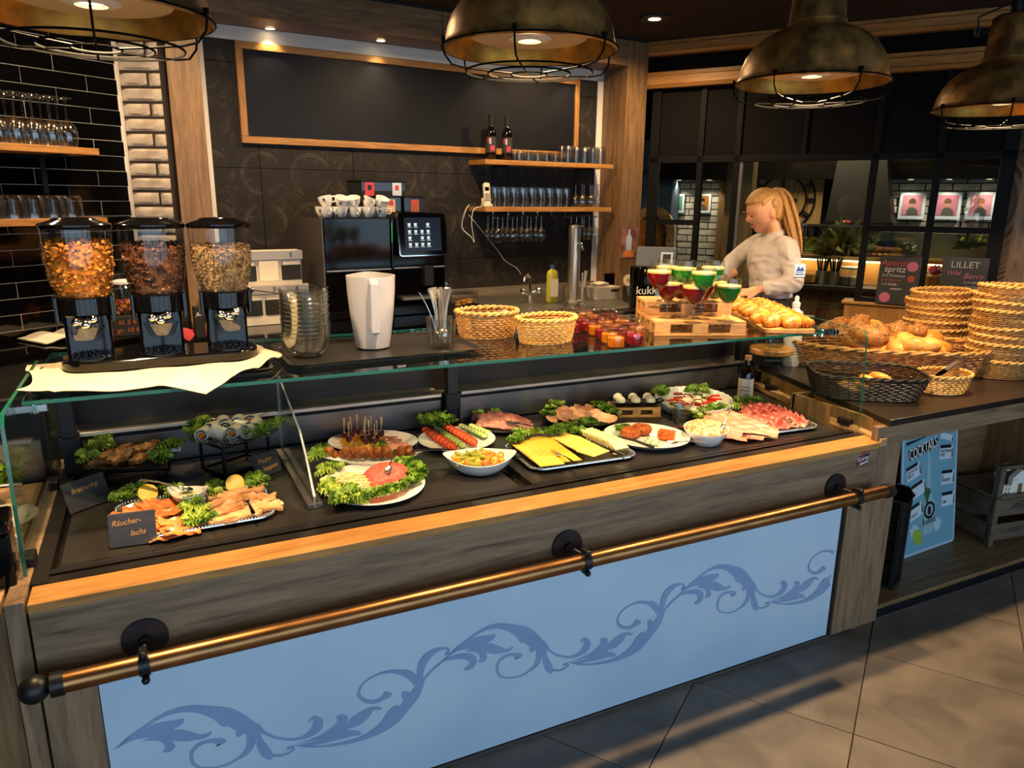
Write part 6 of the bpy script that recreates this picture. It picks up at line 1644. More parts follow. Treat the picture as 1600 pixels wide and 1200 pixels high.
for row, y in ((0, -.20), (1, -.12)):
    for i in range(5): glass_on(tumb, 'tumbler', f'tall tumbler, {NTH[i]} from the left in {("front", "back")[row]} row of the upper shelf', 1.33+.077*i, y, U, 'tall tumblers on the upper shelf', True, 1.1)
for row, y in ((0, -.19), (1, -.10)):
    for i in range(9): glass_on(beer, 'beer_glass', f'beer glass, {NTH[i]} from the left in {("front", "back")[row]} row of the lower shelf', .70+.078*i+.01*row, y, 1.639, 'beer glasses on the lower shelf', False, .92)
for row, y in ((0, -.19), (1, -.11)):
    for i in range(3): glass_on(wine, 'wine_glass', f'upturned wine glass, {NTH[i]} from the left in {("front", "back")[row]} row of the lower shelf', 1.47+.08*i, y, 1.639, 'upturned wine glasses on the lower shelf', True, .85)
for g_, s in enumerate((.70, .825, .95, 1.075, 1.2, 1.325, 1.45, 1.575)):
    if g_ in (4, 5): continue
    for j, y in enumerate((-.20, -.13, -.06)):
        o = glass_on(wine, 'wine_glass', f'wine glass hanging upside down, rail {NTH[g_]} from the left, {("front", "middle", "back")[j]}', s+.022, y, 1.566-.19*.95+.0035, 'hanging wine glasses', True, .95)
# wine bottles, phone
wp = [(0, 0), (.034, 0), (.037, .004), (.037, .17), (.033, .195), (.018, .22), (.0145, .235), (.0145, .285), (.016, .288), (.016, .298), (0, .299)]
MT['winelabel'] = mat('wine_label', '3a3230', .6); MT['redlabel'] = mat('red_label', 'c2404c', .6)
for i, px_ in enumerate((767, 792)):
    s, _ = FW.px(px_, 244, -.15)
    q = fw(s, -.15, U)
    t = bottle('wine_bottle', f'dark red wine bottle, {("left", "right")[i]} of the pair on the upper shelf', wp, q, 'darkglass', 'blackmatte', (.235, .300), (.05, .155, .0374, 'winelabel'), 'wine bottles on the upper shelf')
    fa = math.atan2(-q.y, -q.x)+R(90)
    def arc(w0, w1, z0, z1, m_, nm):
        b = MB(); n_ = 7
        b.add([(.0386*math.sin(w0+(w1-w0)*i/n_), -.0386*math.cos(w0+(w1-w0)*i/n_), z) for z in (z0, z1) for i in range(n_+1)], [(i, i+1, n_+2+i, n_+1+i) for i in range(n_)], Rz(fa))
        b.build(nm, m_, t)
    arc(-.1, .75, .06, .095, 'redlabel', 'label_patch'); arc(-.65, -.25, .115, .145, 'redlabel', 'label_patch'); arc(-.25, .05, .105, .145, 'cardwhite', 'label_patch')
s, _ = FW.px(761, 320, -.21)
ph = thing('telephone', 'cream cordless telephone standing in its cradle on the lower shelf', 'telephone', fw(s, -.20, 1.639), FW.a+R(-8))
MT['cream'] = mat('cream_plastic', 'd8cfb6', .4)
MB().prism([(-.035, -.035), (.035, -.035), (.03, .035), (-.03, .035)], 0, .02).prism([(-.035, .0), (.035, .0), (.028, .03), (-.028, .03)], .02, .06).build('cradle', 'cream', ph, bevel=.004)
hd = MB().prism(rrect(.048, .15, .014), -.012, .012, Tr(0, -.005, .088) @ Rx(R(-10)) @ UPR).build('handset', 'cream', ph, bevel=.003)
MB().box(-.015, -.014, .02, .015, -.0125, .045, Tr(0, -.005, .088) @ Rx(R(-10))).build('display', 'blackgloss', hd)
kp_ = MB()
for i in range(3):
    for j in range(4): kp_.box(-.017+.0125*i, -.0145, -.05+.014*j, -.008+.0125*i, -.012, -.042+.014*j, Tr(0, -.005, .088) @ Rx(R(-10)))
kp_.build('keypad', 'dsteel', hd)
def cable(pts, lb, r_=.0025):
    P_ = [fw(*FW.px(x, y, o)[:1], o, FW.px(x, y, o)[1]) for x, y, o in pts]
    P_ = crom([tuple(p) for p in P_], 6)
    return tag(MB().tube(P_, r_, 6).build('phone_cable', 'whiteplastic'), lb, 'cable')
cable([(752, 323, -.22), (740, 328, -.26), (737, 350, -.26), (741, 378, -.25), (736, 370, -.25), (722, 355, -.2), (727, 330, -.2), (733, 320, -.15)], 'white cable loop hanging from the telephone')
cable([(733, 336, -.05), (746, 352, -.05), (765, 376, -.05), (778, 392, -.05), (790, 408, -.05), (806, 418, -.05), (814, 428, -.06)], 'white cable running down the dark wall to the faucet')
# -- coffee machine
cmx = thing('coffee_machine', 'large glossy black coffee machine with a touch screen', 'coffee machine', FW.P, FW.a)
MB().box(-.705, -.70, BZ, -.305, -.18, 1.582).build('milk_cooler', 'blackgloss', cmx, bevel=.006)
MB().box(-.30, -.70, BZ, .05, -.18, 1.578).build('brewer', 'blackgloss', cmx, bevel=.006)
MB().box(-.71, -.69, 1.0, -.703, -.20, 1.58).build('side_trim', 'dsteel', cmx)
MB().box(-.29, -.712, 1.285, .04, -.70, 1.292).box(-.70, -.708, 1.282, -.31, -.70, 1.289).build('chrome_line', 'steel', cmx)
MB().box(-.26, -.76, 1.10, .02, -.70, 1.115).build('drip_tray', 'steel', cmx)
MB().box(-.12, -.77, 1.18, -.06, -.70, 1.30).build('outlet', 'blackmetal', cmx, bevel=.003)
MB().box(-.10, -.704, 1.36, -.02, -.70, 1.385).build('badge', 'dsteel', cmx)
MB().box(-.299, -.704, 1.44, -.295, -.70, 1.55).build('status_light', mat('green_led', '2f9a36', .4, emit='2f9a36', es=.6), cmx)
Ts = Tr(-.118, -.74, 1.485) @ Rx(R(-6))
tb = MB().prism(rrect(.315, .255, .018), -.008, .008, Ts @ UPR).build('screen_frame', 'chrome', cmx)
MB().prism(rrect(.303, .243, .014), 0, .0095, Ts @ UPR).build('screen_glass', 'blackgloss', tb)
MB().prism(rrect(.235, .195, .003), .0095, .0102, Ts @ UPR).build('display', mat('screen_blue', '141b28', .2, emit='16202f', es=.5), tb)
ic = MB()
for cx_, cy_ in ((-.085, .055), (-.045, .055), (.035, .055), (-.085, .015), (-.045, .015), (-.005, .015), (.035, .015), (-.085, -.022), (-.005, -.022), (.035, -.022), (-.085, -.06), (-.045, -.06), (-.005, -.06), (.035, -.06)):
    ic.prism([(cx_-.009, cy_-.008), (cx_+.006, cy_-.008), (cx_+.009, cy_+.010), (cx_-.011, cy_+.010)], .0102, .0106, Ts @ UPR).prism([(cx_-.013, cy_-.015), (cx_+.013, cy_-.015), (cx_+.013, cy_-.012), (cx_-.013, cy_-.012)], .0102, .0106, Ts @ UPR)
ic.build('icons', mat('screen_icon', 'b9cfe0', .3, emit='b9cfe0', es=.55), tb)
for i, (x0, x1, z0, z1, yo, c1) in enumerate(((-.285, -.145, 1.58, 1.70, -.50, 'd8b48a'), (-.125, .015, 1.58, 1.70, -.50, 'a5583c'), (-.36, -.07, 1.70, 1.79, -.40, 'b02a35'))):
    hp = MB().box(x0, yo, z0, x1, yo+.26, z1).build('bean_hopper', 'smoke' if 'smoke' in MT else MT.setdefault('smoke', mat('smoked_plastic', '24282e', .12, spec=.6)), cmx, bevel=.004)
    MB().box(x0-.004, yo-.004, z1, x1+.004, yo+.264, z1+.008).build('hopper_lid', 'blackmetal', hp)
    MB().box(x0, yo-.001, z0, x1, yo, z0+.035).build('beans', 'dark', hp)
    if i < 2: MB().box((x0+x1)/2-.028, yo-.003, z0+.03, (x0+x1)/2+.028, yo-.001, z0+.105).build('bean_label', mat('bean_label_%d' % i, c1, .6), hp); MB().box((x0+x1)/2-.016, yo-.004, z0+.07, (x0+x1)/2+.016, yo-.003, z0+.10).build('label_mark', 'redlabel', hp)
    else:
        for xx, cc in ((-.31, 'redlabel'), (-.13, 'cardwhite')): MB().box(xx-.03, yo-.003, z0+.005, xx+.03, yo-.001, z0+.085).build('bean_label', cc, hp); MB().box(xx-.012, yo-.004, z0+.04, xx+.012, yo-.003, z0+.07).build('label_mark', 'text_dark' if cc == 'redlabel' else 'redlabel', hp)
# cups
cupm = MB().lathe([(0, .004), (.022, 0), (.025, .004), (.037, .03), (.041, .058), (.039, .058), (.034, .03), (.02, .008), (0, .007)], 22).mesh('bowl', 'ceramic')
hdm = MB().tube([(.036, 0, .048), (.055, 0, .050), (.060, 0, .035), (.052, 0, .02), (.033, 0, .02)], .0042, 8).mesh('handle', 'ceramic')
mkm = MB().box(-.006, -.0425, .03, .006, -.036, .042).mesh('printed_mark', 'text_dark')
def cup_at(lb, q, rot):
    o = thing('coffee_cup', lb, 'cup', q, 0, 'coffee cups on the machine'); o.rotation_euler = rot
    partof(cupm, 'bowl', o); partof(hdm, 'handle', o); partof(mkm, 'printed_mark', o)
for i in range(5):
    cup_at(f'white coffee cup, {NTH[i]} from the left in the front row on the machine', fw(-.655+.083*i, -.62, 1.583), (0, 0, FW.a+rnd.uniform(-2.6, -.6)))
    cup_at(f'white coffee cup, {NTH[i]} from the left in the rear row on the machine', fw(-.65+.083*i, -.52, 1.583), (0, 0, rnd.uniform(0, 6)))
for i in range(5):
    cup_at(f'white coffee cup, {NTH[i]} from the left tipped on the cups of the front row', fw(-.645+.08*i, -.60, 1.641), (rnd.uniform(-.45, .45), rnd.uniform(-.45, .45), rnd.uniform(-2.5, 0)))
# -- tea box rack
tr = thing('tea_rack', 'stepped silver grey rack of black tea boxes beside the coffee machine', 'rack', fw(-.98, -.60, BZ), FW.a)
MT['rackgrey'] = mat('rack_grey', 'b5ada4', .4, .4); MT['rackwhite'] = mat('rack_white', 'd6cfc4', .45)
MB().box(-.20, -.06, 0, .19, .14, .045).box(-.20, -.05, .045, .19, .14, .20).box(-.19, .04, .20, .18, .14, .40).build('body', 'rackwhite', tr, bevel=.003)
for tier, (z0, y0) in enumerate(((.055, -.052), (.235, .036))):
    MB().box(-.195, y0-.012, z0+.115, .185, y0+.002, z0+.165).build('front_rail', 'rackgrey', tr, bevel=.002)
    for k in range(3):
        x0 = -.185+.125*k
        if tier == 1 and k == 1: MB().box(x0, y0-.01, z0, x0+.105, y0+.02, z0+.11).build('tea_carton', 'paper', tr); continue
        tb_ = MB().box(x0, y0-.012, z0, x0+.108, y0+.02, z0+.085).build('tea_box', 'blackmatte', tr, bevel=.004)
        MB().box(x0+.008, y0-.006, z0+.085, x0+.10, y0+.02, z0+.105).build('tea_bags', 'rackwhite', tb_)
        MB().box(x0+.045, y0-.0135, z0+.128, x0+.061, y0-.012, z0+.155).build('number_badge', 'dsteel', tb_)
t = tag(MB().ball((0, 0, 0), .016, 14, 10).tube([(0, 0, 0), (.10, -.01, -.018), (.16, -.02, -.03)], .003, 6).build('steel_wand', 'chrome'), 'chrome ball headed rod resting before the tea rack', 'utensil')
t.location = fw(-1.12, -.70, 1.205)
# -- things behind the cereal dispenser
q = fw(-1.24, -.42, BZ); q = Z(312, 489, BZ+.0); q = FT.w(.06, -.30, BZ)
q = V((.215, 4.15, BZ))
t = bottle('syrup_bottle', 'amber syrup bottle with white pump beside the oak pillar', [(0, 0), (.034, 0), (.036, .005), (.036, .12), (.03, .16), (.015, .19), (.0145, .23)], q, mat('amber_syrup', '7a3a12', .1, spec=.6), 'whiteplastic', (.23, .26), (.06, .13, .0364, 'vinlabel'))
MB().tube([(0, 0, .26), (0, 0, .33), (-.035, -.01, .325)], .005, 8).build('pump', 'whiteplastic', t)
q = V((.20, 3.98, BZ))
fl = thing('sign_box', 'black box with white writing and a flower behind the dispenser', 'sign', q, R(10))
MB().box(-.05, -.02, 0, .05, .02, .16).build('box', 'blackmatte', fl, bevel=.003)
text('Aufguss', .03, 'text_white', 'lettering', fl, Tr(0, -.0205, .125) @ UPR @ Rz(.15), shear=.3)
for k in range(5): MB().ball((.036+.011*math.cos(k*1.257), -.026, .055+.011*math.sin(k*1.257)), .008, 8, 6, (1, .4, 1)).build('petal', 'foam', fl)
tag(MB().slab(lambda u, v: ((u-.5)*.17, (v-.5)*.10, .02+.05*noise.noise(V((u*3, v*3, 2)))*1.2+.03*math.sin(u*3.1)*math.sin(v*3.1)), 16, 12, .004).build('red_cloth', mat('red_cloth', 'b23a44', .9)), 'crumpled red cloth on the side worktop', 'cloth').location = (.06, 3.99, BZ+.002)
q = FT.w(-.02, -.25, BZ)
t = thing('candy_jar', 'clear jar of wrapped sweets on the side worktop', 'jar', (-.155, 4.25, BZ+.10))
MB().lathe([(0, .003), (.055, 0), (.06, .006), (.06, .14), (.052, .15), (.052, .158)], 24).build('glass', 'glassware', t)
MB().lathe([(0, .158), (.056, .158), (.056, .17), (.03, .178), (0, .18)], 24).build('lid', 'whiteplastic', t)
b = MB()
for k in range(40):
    g, r_ = rnd.uniform(0, 6.3), .045*math.sqrt(rnd.random()); b.box(-.012, -.008, -.006, .012, .008, .006, Tr(r_*math.cos(g), r_*math.sin(g), .015+.055*rnd.random()) @ M.Rotation(rnd.random()*6, 4, (rnd.random(), rnd.random(), .3)))
b.build('sweets', mat('sweets', 'c98f34', .4, 0, 'a4343a', 60, ramp=(.48, .52)), t, kind='stuff')
t = thing('price_box', 'black price box lettered in orange under the sweet jar', 'sign', (-.155, 4.22, BZ), R(5))
MB().box(-.07, -.06, 0, .07, .06, .10).build('box', 'blackmatte', t, bevel=.002)
text('kl. 5 €', .032, mat('orange_chalk', 'b0502a', .8), 'lettering', t, Tr(0, -.0605, .07) @ UPR, shear=.2)
text('gr. 10 €', .032, 'orange_chalk_' if False else bpy.data.materials['orange_chalk'], 'lettering', t, Tr(0, -.0605, .03) @ UPR, shear=.2)
np_ = thing('open_magazine', 'open magazine lying on the side worktop', 'magazine', FT.w(-.52, -.16, BZ), FT.a)
for s in (-1, 1): MB().slab(lambda u, v: (s*.17*u, (v-.5)*.24, .012+.022*math.sin(min(1, u*1.2)*3.1)*(1-u*.5)), 10, 4, .006).build('page', 'paper', np_)
tag(MB().box(-.15, -.1, 0, .15, .1, .003).build('loose_sheet', 'paper'), 'loose white sheet beside the open magazine', 'paper').location = FT.w(-.28, -.24, BZ)
# -- left shelves with glasses
shelf('upper oak shelf of upturned wine glasses on the black tiled wall', -1.3, -.29, .25, 1.915, FT, 'wall_shelf', 'warmoak_x', 'oak shelves on the tiled wall')
shelf('lower oak shelf of tumblers on the black tiled wall', -1.3, -.29, .25, 1.585, FT, 'wall_shelf', 'warmoak_x', 'oak shelves on the tiled wall')
for row, y in ((0, -.20), (1, -.125), (2, -.05)):
    for i in range(6): glass_on(wine, 'wine_glass', f'upturned wine glass, {NTH[i]} from the right in {("front", "middle", "back")[row]} row on the tiled wall', -.40-.078*i, y, 1.916, 'wine glasses on the tiled wall shelf', True, 1.12, FT)
for row, y in ((0, -.19), (1, -.095)):
    for i in range(6): glass_on(beer if 0 else tumb_s, 'tumbler', f'stemless tumbler, {NTH[i]} from the right in {("front", "back")[row]} row on the tiled wall', -.43-.088*i, y, 1.586, 'tumblers on the tiled wall shelf', True, 1.5, FT)
# -- sink corner: faucet, soap, glass, beer tower
q = Z(828, 472, BZ)
fa_ = thing('faucet', 'chrome two handle faucet at the sink', 'faucet', q, FW.a)
MB().tube([(0, 0, 0), (0, 0, .10), (-.005, -.0, .17), (-.04, -.03, .195), (-.075, -.05, .18), (-.085, -.055, .145)], .010, 12).build('spout', 'chrome', fa_)
MB().cyl((0, 0, 0), .024, .05, 16).build('base', 'chrome', fa_)
for s in (-1, 1): MB().tube([(0, 0, .05), (.055*s, -.01, .075)], .012, 10).ball((.065*s, -.012, .08), .022, 10, 8).build('handle', 'chrome', fa_)
q = Z(862, 472, BZ+.004)
MT['soap'] = mat('yellow_soap', 'c2bd4a', .2, trans=.2); MT['bluecap'] = mat('blue_cap', '2d4a86', .4)
sp_ = thing('soap_bottle', 'yellow dish soap bottle with blue cap by the sink', 'bottle', q, FW.a)
MB().lathe([(0, 0), (.036, 0), (.04, .005), (.04, .19), (.035, .21), (.016, .225), (.015, .232)], 28, None, 1, .7, 3).build('bottle', 'soap', sp_)
MB().cyl((0, 0, .232), .016, .022, 16).build('cap', 'bluecap', sp_)
MB().box(-.031, -.0295, .04, .031, -.027, .16).build('label', 'paper', sp_)
q = Z(886, 471, BZ+.004)
glass_on(tumb, 'water_glass', 'water glass between the soap bottle and the beer tower', *FW.loc(q).xy, BZ+.004, None, False, 1.0)
q = Z(895, 472, BZ+.004)
tw = thing('beer_tower', 'brushed steel beer tap tower on the drip board', 'beer tap', q, FW.a)
MB().lathe([(0, 0), (.06, 0), (.06, .012), (.042, .018), (.042, .50), (.038, .52), (0, .525)], 28).build('column', 'steel', tw)
MB().tube([(0, -.04, .40), (0, -.09, .40), (0, -.10, .36)], .009, 10).build('spout', 'chrome', tw)
MB().tube([(0, -.075, .40), (0, -.085, .50)], .007, 8).ball((0, -.085, .51), .012, 10, 8).build('tap_lever', 'blackgloss', tw)
t = tag(MB().lathe([(.05, 0), (.056, 0), (.056, .003), (.05, .003), (.05, 0)], 28).build('drip_ring', 'blackmetal'), 'dark ring set in the drip board before the tap', 'drain')
t.location = Z(893, 477, BZ+.005)
# straws, napkins, printer, cooler
q = Z(908, 470, BZ+.004)
t = thing('straw_cup', 'steel cup of paper wrapped straws on the drip board', 'cup', q)
MB().lathe([(0, .003), (.03, 0), (.034, .10), (.032, .10), (.028, .006)], 22).build('cup', 'steel', t)
for k in range(9):
    g = k*2.4
    MB().tube([(.008*math.cos(g), .008*math.sin(g), .02), (.034*math.cos(g), .034*math.sin(g), .19+.01*(k % 3))], .0045, 6).build('straw', 'paper' if k % 3 else mat('pink_straw_%d' % k, 'cfa09a', .7), t)
q = Z(942, 466, BZ+.004)
t = thing('napkin_basket', 'white woven plastic basket holding folded napkins', 'basket', q, FW.a+R(-6))
b = MB(); o = rrect(.235, .13, .03, 5); n_ = len(o)
b.add([(x*.9, y*.9, 0) for x, y in o]+[(x, y, .085) for x, y in o]+[(x*.97, y*.95, .085) for x, y in o]+[(x*.87, y*.85, .006) for x, y in o], [(i, (i+1) % n_, n_+(i+1) % n_, n_+i) for i in range(n_)]+[(n_+i, n_+(i+1) % n_, 2*n_+(i+1) % n_, 2*n_+i) for i in range(n_)]+[(2*n_+i, 2*n_+(i+1) % n_, 3*n_+(i+1) % n_, 3*n_+i) for i in range(n_)]+[tuple(range(3*n_, 4*n_))])
b.build('basket', 'rackwhite', t)
MB().prism(rrect(.06, .018, .008), 0, .002, Tr(.055, -.0635, .062) @ UPR).build('grip_hole', 'dark', t)
for k in range(5): tag(MB().slab(lambda u, v: ((u-.5)*.10, (v-.5)*.09, .004*math.sin(u*5+k)), 6, 4, .010).build('napkin', 'paper'), f'folded paper napkin, {NTH[k]} from the bottom in the white basket', 'napkin', 'napkins in the white basket').matrix_world = Tr(*(q+V((-.035, -.0, .04+.0185*k)))) @ Rz(FW.a+rnd.uniform(-.15, .15))
tag(MB().box(-.04, -.008, 0, .04, .008, .16).build('black_packet', 'blackgloss'), 'black foil packet standing behind the napkin basket', 'packet').matrix_world = Tr(*(q+V((.095, .07, .01))))
q = Z(992, 470, BZ+.004)
t = thing('receipt_printer', 'black receipt printer with a paper slip', 'printer', q, FW.a+R(-25))
MB().prism([(-.07, 0), (.08, 0), (.08, .05), (.03, .10), (-.07, .10)], -.075, .075, Rz(R(-90)) @ M(((1, 0, 0, 0), (0, 0, 1, 0), (0, 1, 0, 0), (0, 0, 0, 1)))).build('case', 'blackmatte', t, bevel=.005)
MB().box(-.035, -.076, .06, .035, -.03, .085, Rx(R(0))).build('slip', 'paper', t)
q2 = q+V((-.02, .03, .145))
t = thing('paper_roll', 'white receipt paper roll lying on the printer', 'paper roll', q2, R(25))
MB().tube([(-.04, 0, 0), (.04, 0, 0)], .04, 28).build('roll', 'paper', t)
MB().tube([(-.0415, 0, 0), (-.0405, 0, 0)], .014, 16).build('core', 'pine', t)
q = V((2.93, 4.02, BZ+.004))
t = thing('drink_cooler', 'tall black drink cooler lettered kukki beside the printer', 'cooler', q, FW.a+R(-20))
MB().lathe([(0, 0), (.10, 0), (.105, .01), (.105, .26), (.10, .27), (0, .272)], 36).build('body', 'blackgloss', t)
text('kukki', .075, 'text_white', 'lettering', t, Tr(-.025, -.107, .12) @ UPR)
MB().box(.03, -.108, .0, .075, -.10, .16).build('blue_strip', 'poster', t)
# sugar box etc. beside coffee machine
q = fw(.22, -.62, BZ)
t = thing('biscuit_box', 'clear plastic box of biscuits right of the coffee machine', 'box', q, FW.a)
MB().box(-.075, -.06, 0, .075, .06, .10).build('box', 'glassware', t)
MB().box(-.078, -.063, .10, .078, .063, .115).build('lid', 'acrylic', t)
for k in range(6): MB().ball((-.05+.02*k, -.02+.03*(k % 2), .03+.012*(k % 3)), .02, 10, 7, (1.2, .9, .5)).build('biscuit', 'biscuit', t)
q = fw(.19, -.40, BZ)
inst(MB().lathe([(0, .004), (.045, 0), (.05, .01), (.055, .15), (.05, .17), (.053, .18)], 24).mesh('glass_canister', 'glassware'), 'glass_canister', 'round glass canister behind the biscuit box', 'jar', q)
# -- small poster on the oak column
s0, z0 = FW.px(969, 404, -.302); s1, z1 = FW.px(998, 356, -.302)
pt = thing('small_poster', 'small pink bottle poster stuck on the oak column', 'poster', FW.P, FW.a)
s0, s1 = 1.785, 1.94
MB().box(s0, -.303, z0, s1, -.3005, z1).build('sheet', mat('poster_pink', 'b07c78', .5, 0, '5a3030', 12), pt)
MB().prism([(s0+.05, z0+.06), (s0+.105, z0+.06), (s0+.105, z1-.07), (s0+.085, z1-.05), (s0+.085, z1-.01), (s0+.07, z1-.01), (s0+.07, z1-.05), (s0+.05, z1-.07)], .303, .304, UPR).build('bottle_picture', 'cardwhite', pt)
MB().prism([(s0+.02, z0+.01), (s0+.13, z0+.01), (s0+.12, z0+.06), (s0+.03, z0+.055)], .303, .3045, UPR).build('food_picture', 'salmon', pt)
# ============================================================ THE WAITRESS
DW = 3.81
FH = V((FWD.x, FWD.y, 0)).normalized()
def WP(x, y, dd=0): return CAM+ray(x, y)*DW+FH*dd
MT['skin'] = mat('skin', 'b07d5f', .5, sss=.15); MT['shirt'] = mat('white_shirt', 'a59d99', .75, 0, '99918c', 12, bump=.3, bscale=26)
MT['hair'] = mat('blonde_hair', 'ab7f45', .5, 0, '765324', 26, (9, 9, .6), bump=.5, bscale=60); MT['trousers'] = mat('black_apron', '14131a', .8)
base = WP(1212, 462); base = V((base.x, base.y, 0))
wo = thing('person', 'waitress in white shirt with long blonde ponytail, bending over the counter behind the goblets', 'person', base)
def remesh(mb, vox, it=4, shrink=0):
    o = mb.build('rm', 'skin')
    m_ = o.modifiers.new('r', 'REMESH'); m_.mode = 'VOXEL'; m_.voxel_size = vox; m_.use_smooth_shade = True
    s_ = o.modifiers.new('s', 'SMOOTH'); s_.factor = .5; s_.iterations = it
    bpy.context.view_layer.update()
    m2 = bpy.data.meshes.new_from_object(o.evaluated_get(bpy.context.evaluated_depsgraph_get()))
    # keep the outer skin only, not the closed pockets inside
    par = list(range(len(m2.vertices)))
    def fnd(i):
        while par[i] != i: par[i] = par[par[i]]; i = par[i]
        return i
    for e in m2.edges: par[fnd(e.vertices[0])] = fnd(e.vertices[1])
    cnt = {}
    for i in par: r_ = fnd(i); cnt[r_] = cnt.get(r_, 0)+1
    big = max(cnt, key=cnt.get); keep = [i for i in range(len(par)) if fnd(i) == big]; ix = {i: k for k, i in enumerate(keep)}
    out = MB(); out.add([tuple(m2.vertices[i].co) for i in keep], [tuple(ix[i] for i in p.vertices) for p in m2.polygons if p.vertices[0] in ix])
    bpy.data.objects.remove(o); bpy.data.meshes.remove(m2)
    return out
def loft(rows, n=28):
    """closed body of ellipses: (centre, half width along RT, half depth along FH)"""
    b = MB(); vs = []; fs = []
    for c, a, d in rows:
        for i in range(n):
            g = 2*math.pi*i/n; vs.append(c+RT*a*math.cos(g)+FH*d*math.sin(g))
    for j in range(len(rows)-1):
        for i in range(n):
            k = (i+1) % n; fs.append((j*n+i, j*n+k, (j+1)*n+k, (j+1)*n+i))
    fs.append(tuple(range(n))[::-1]); fs.append(tuple(range((len(rows)-1)*n, len(rows)*n)))
    return b.add(vs, fs)
hip = WP(1212, 470); hip = V((hip.x, hip.y, .93))
nk, shn, shf = WP(1208, 366), WP(1213, 382, -.15), WP(1202, 381, .17)
el_n, wr_n = WP(1222, 436, -.19), WP(1180, 447, -.13)
el_f, wr_f = WP(1163, 412, .20), WP(1136, 438, .10)
J = {'hip': (hip, (.11, .09)), 'waist': (WP(1207, 440), (.095, .075)), 'chest': (WP(1205, 404), (.10, .08)), 'upper': (WP(1209, 386), (.075, .055)), 'neck': (WP(1212, 367), .050), 'nape': (WP(1210, 356), .047), 'jaw': (WP(1203, 346), .045),
     'sn': (shn, .036), 'en': (el_n, .03), 'wn': (wr_n, .026), 'sf': (shf, .036), 'ef': (el_f, .03), 'wf': (wr_f, .026)}
for s, t_ in ((-1, 'n'), (1, 'f')):
    J['h'+t_] = (hip+FH*.09*s-V((0, 0, .08)), .085); J['k'+t_] = (V((base.x, base.y, .50))+FH*.09*s-RT*.03, .06); J['a'+t_] = (V((base.x, base.y, .10))+FH*.09*s, .042); J['t'+t_] = (V((base.x, base.y, .035))+FH*.09*s-RT*.13, .032)
def limb(mb, ks, rs, n=16):
    cr = crom([(*(J[k][0]-base), r_) for k, r_ in zip(ks, rs)], 5)
    mb.tube([c[:3] for c in cr], [c[3] for c in cr], n)
qb = lambda x, y: WP(x, y)-base
bd = loft([(hip-base-V((0, 0, .10)), .085, .125), (hip-base, .095, .135), (qb(1203, 440), .075, .105), (qb(1200, 408), .080, .125), (qb(1204, 386), .060, .125), (qb(1209, 372), .048, .06), (qb(1211, 362), .043, .046), (qb(1206, 346), .042, .044)])
for t_ in 'nf':
    limb(bd, ['s'+t_, 'e'+t_, 'w'+t_], (.036, .022, .023))
    limb(bd, ['h'+t_, 'k'+t_, 'a'+t_, 't'+t_], (.082, .055, .042, .032))
    bd.tube([qb(1205, 385), J['s'+t_][0]-base], .042, 14)
# head: local frame, x = facing, y = away from viewer, z = up; bent forward and down
hc = WP(1194, 330)-base
face = (-RT*1.0-FH*.12).normalized(); face.z = 0; face.normalize()
yv = V((0, 0, 1)).cross(face)
Hm = M.Translation(hc) @ M((face.to_4d()[:], yv.to_4d()[:], (0, 0, 1, 0), (0, 0, 0, 1))).transposed().to_3x3().to_4x4() @ Ry(R(16))
def headf(p):
    x, y, z = p.x*.092, p.y*.072, p.z*.108
    if x > 0:
        x *= 1-.10*max(0, -z/.112)          # face plane flatter
        if abs(y) < .03:
            q = 1-abs(y)/.03
            nz = max(0, 1-abs((z+.012)/.028)) if z > -.03 else max(0, 1-abs((z+.03)/.012))
            x += .020*q*q*max(0, 1-abs(z+.022)/.026)       # nose
            x += .004*q*max(0, 1-abs(z+.056)/.010)         # lips
            x += .004*q*max(0, 1-abs(z+.070)/.009)
            x += .016*q**.5*max(0, 1-abs(z+.095)/.026)         # chin
        if .012 < abs(y) < .048: x -= .008*max(0, 1-abs(z-.002)/.016)   # eye sockets
    else: x *= 1.08
    if z < -.05: y *= 1-.5*(-z-.05)/.06; x += .012*(-z-.05)/.06
    return V((x, y, z))
hd = MB().ball((0, 0, 0), 1, 56, 44); hd.v = [tuple(headf(V((p[0], p[1], p[2])))) for p in hd.v]
for s in (-1, 1):
    hd.add(*[(lambda m: (m.v, m.f))(MB().ball((-.008, s*.074, -.012), 1, 12, 8, (.014, .007, .026)))][0])
bd.add(hd.v, hd.f, Hm)
# hands: palm, four curled fingers and a thumb each
def hand(wr, d, up_, out):
    d, up_ = d.normalized(), up_.normalized(); sd_ = d.cross(up_).normalized()
    c = wr-base
    m = MB().ball((0, 0, 0), 1, 14, 10, (.045, .036, .016))
    T_ = M.Translation(c+d*.05) @ M((d.to_4d()[:], sd_.to_4d()[:], up_.to_4d()[:], (0, 0, 0, 1))).transposed().to_3x3().to_4x4()
    bd.add(m.v, m.f, T_)
    t = MB().tube([c-d*.09, c-d*.02, c+d*.04], [.024, .022, .017], 12); bd.add(t.v, t.f)
    for k, (o_, L_) in enumerate(((-.026, .060), (-.009, .070), (.009, .066), (.026, .052))):
        t = MB().tube([(.03, o_*.8, 0), (.055, o_, .003), (.055+L_*.4, o_, -.006), (.055+L_*.68, o_*.95, -.024), (.055+L_*.72, o_*.9, -.040)], [.0095, .009, .0085, .008, .006], 8)
        bd.add(t.v, t.f, T_)
    t = MB().tube([(-.01, -out*.025, 0), (.02, -out*.045, -.008), (.045, -out*.048, -.02), (.062, -out*.042, -.03)], [.012, .011, .009, .007], 8)
    bd.add(t.v, t.f, T_)
hand(wr_n, -RT-V((0, 0, .25))+FH*.3, V((0, 0, 1))-FH*.5, 1)
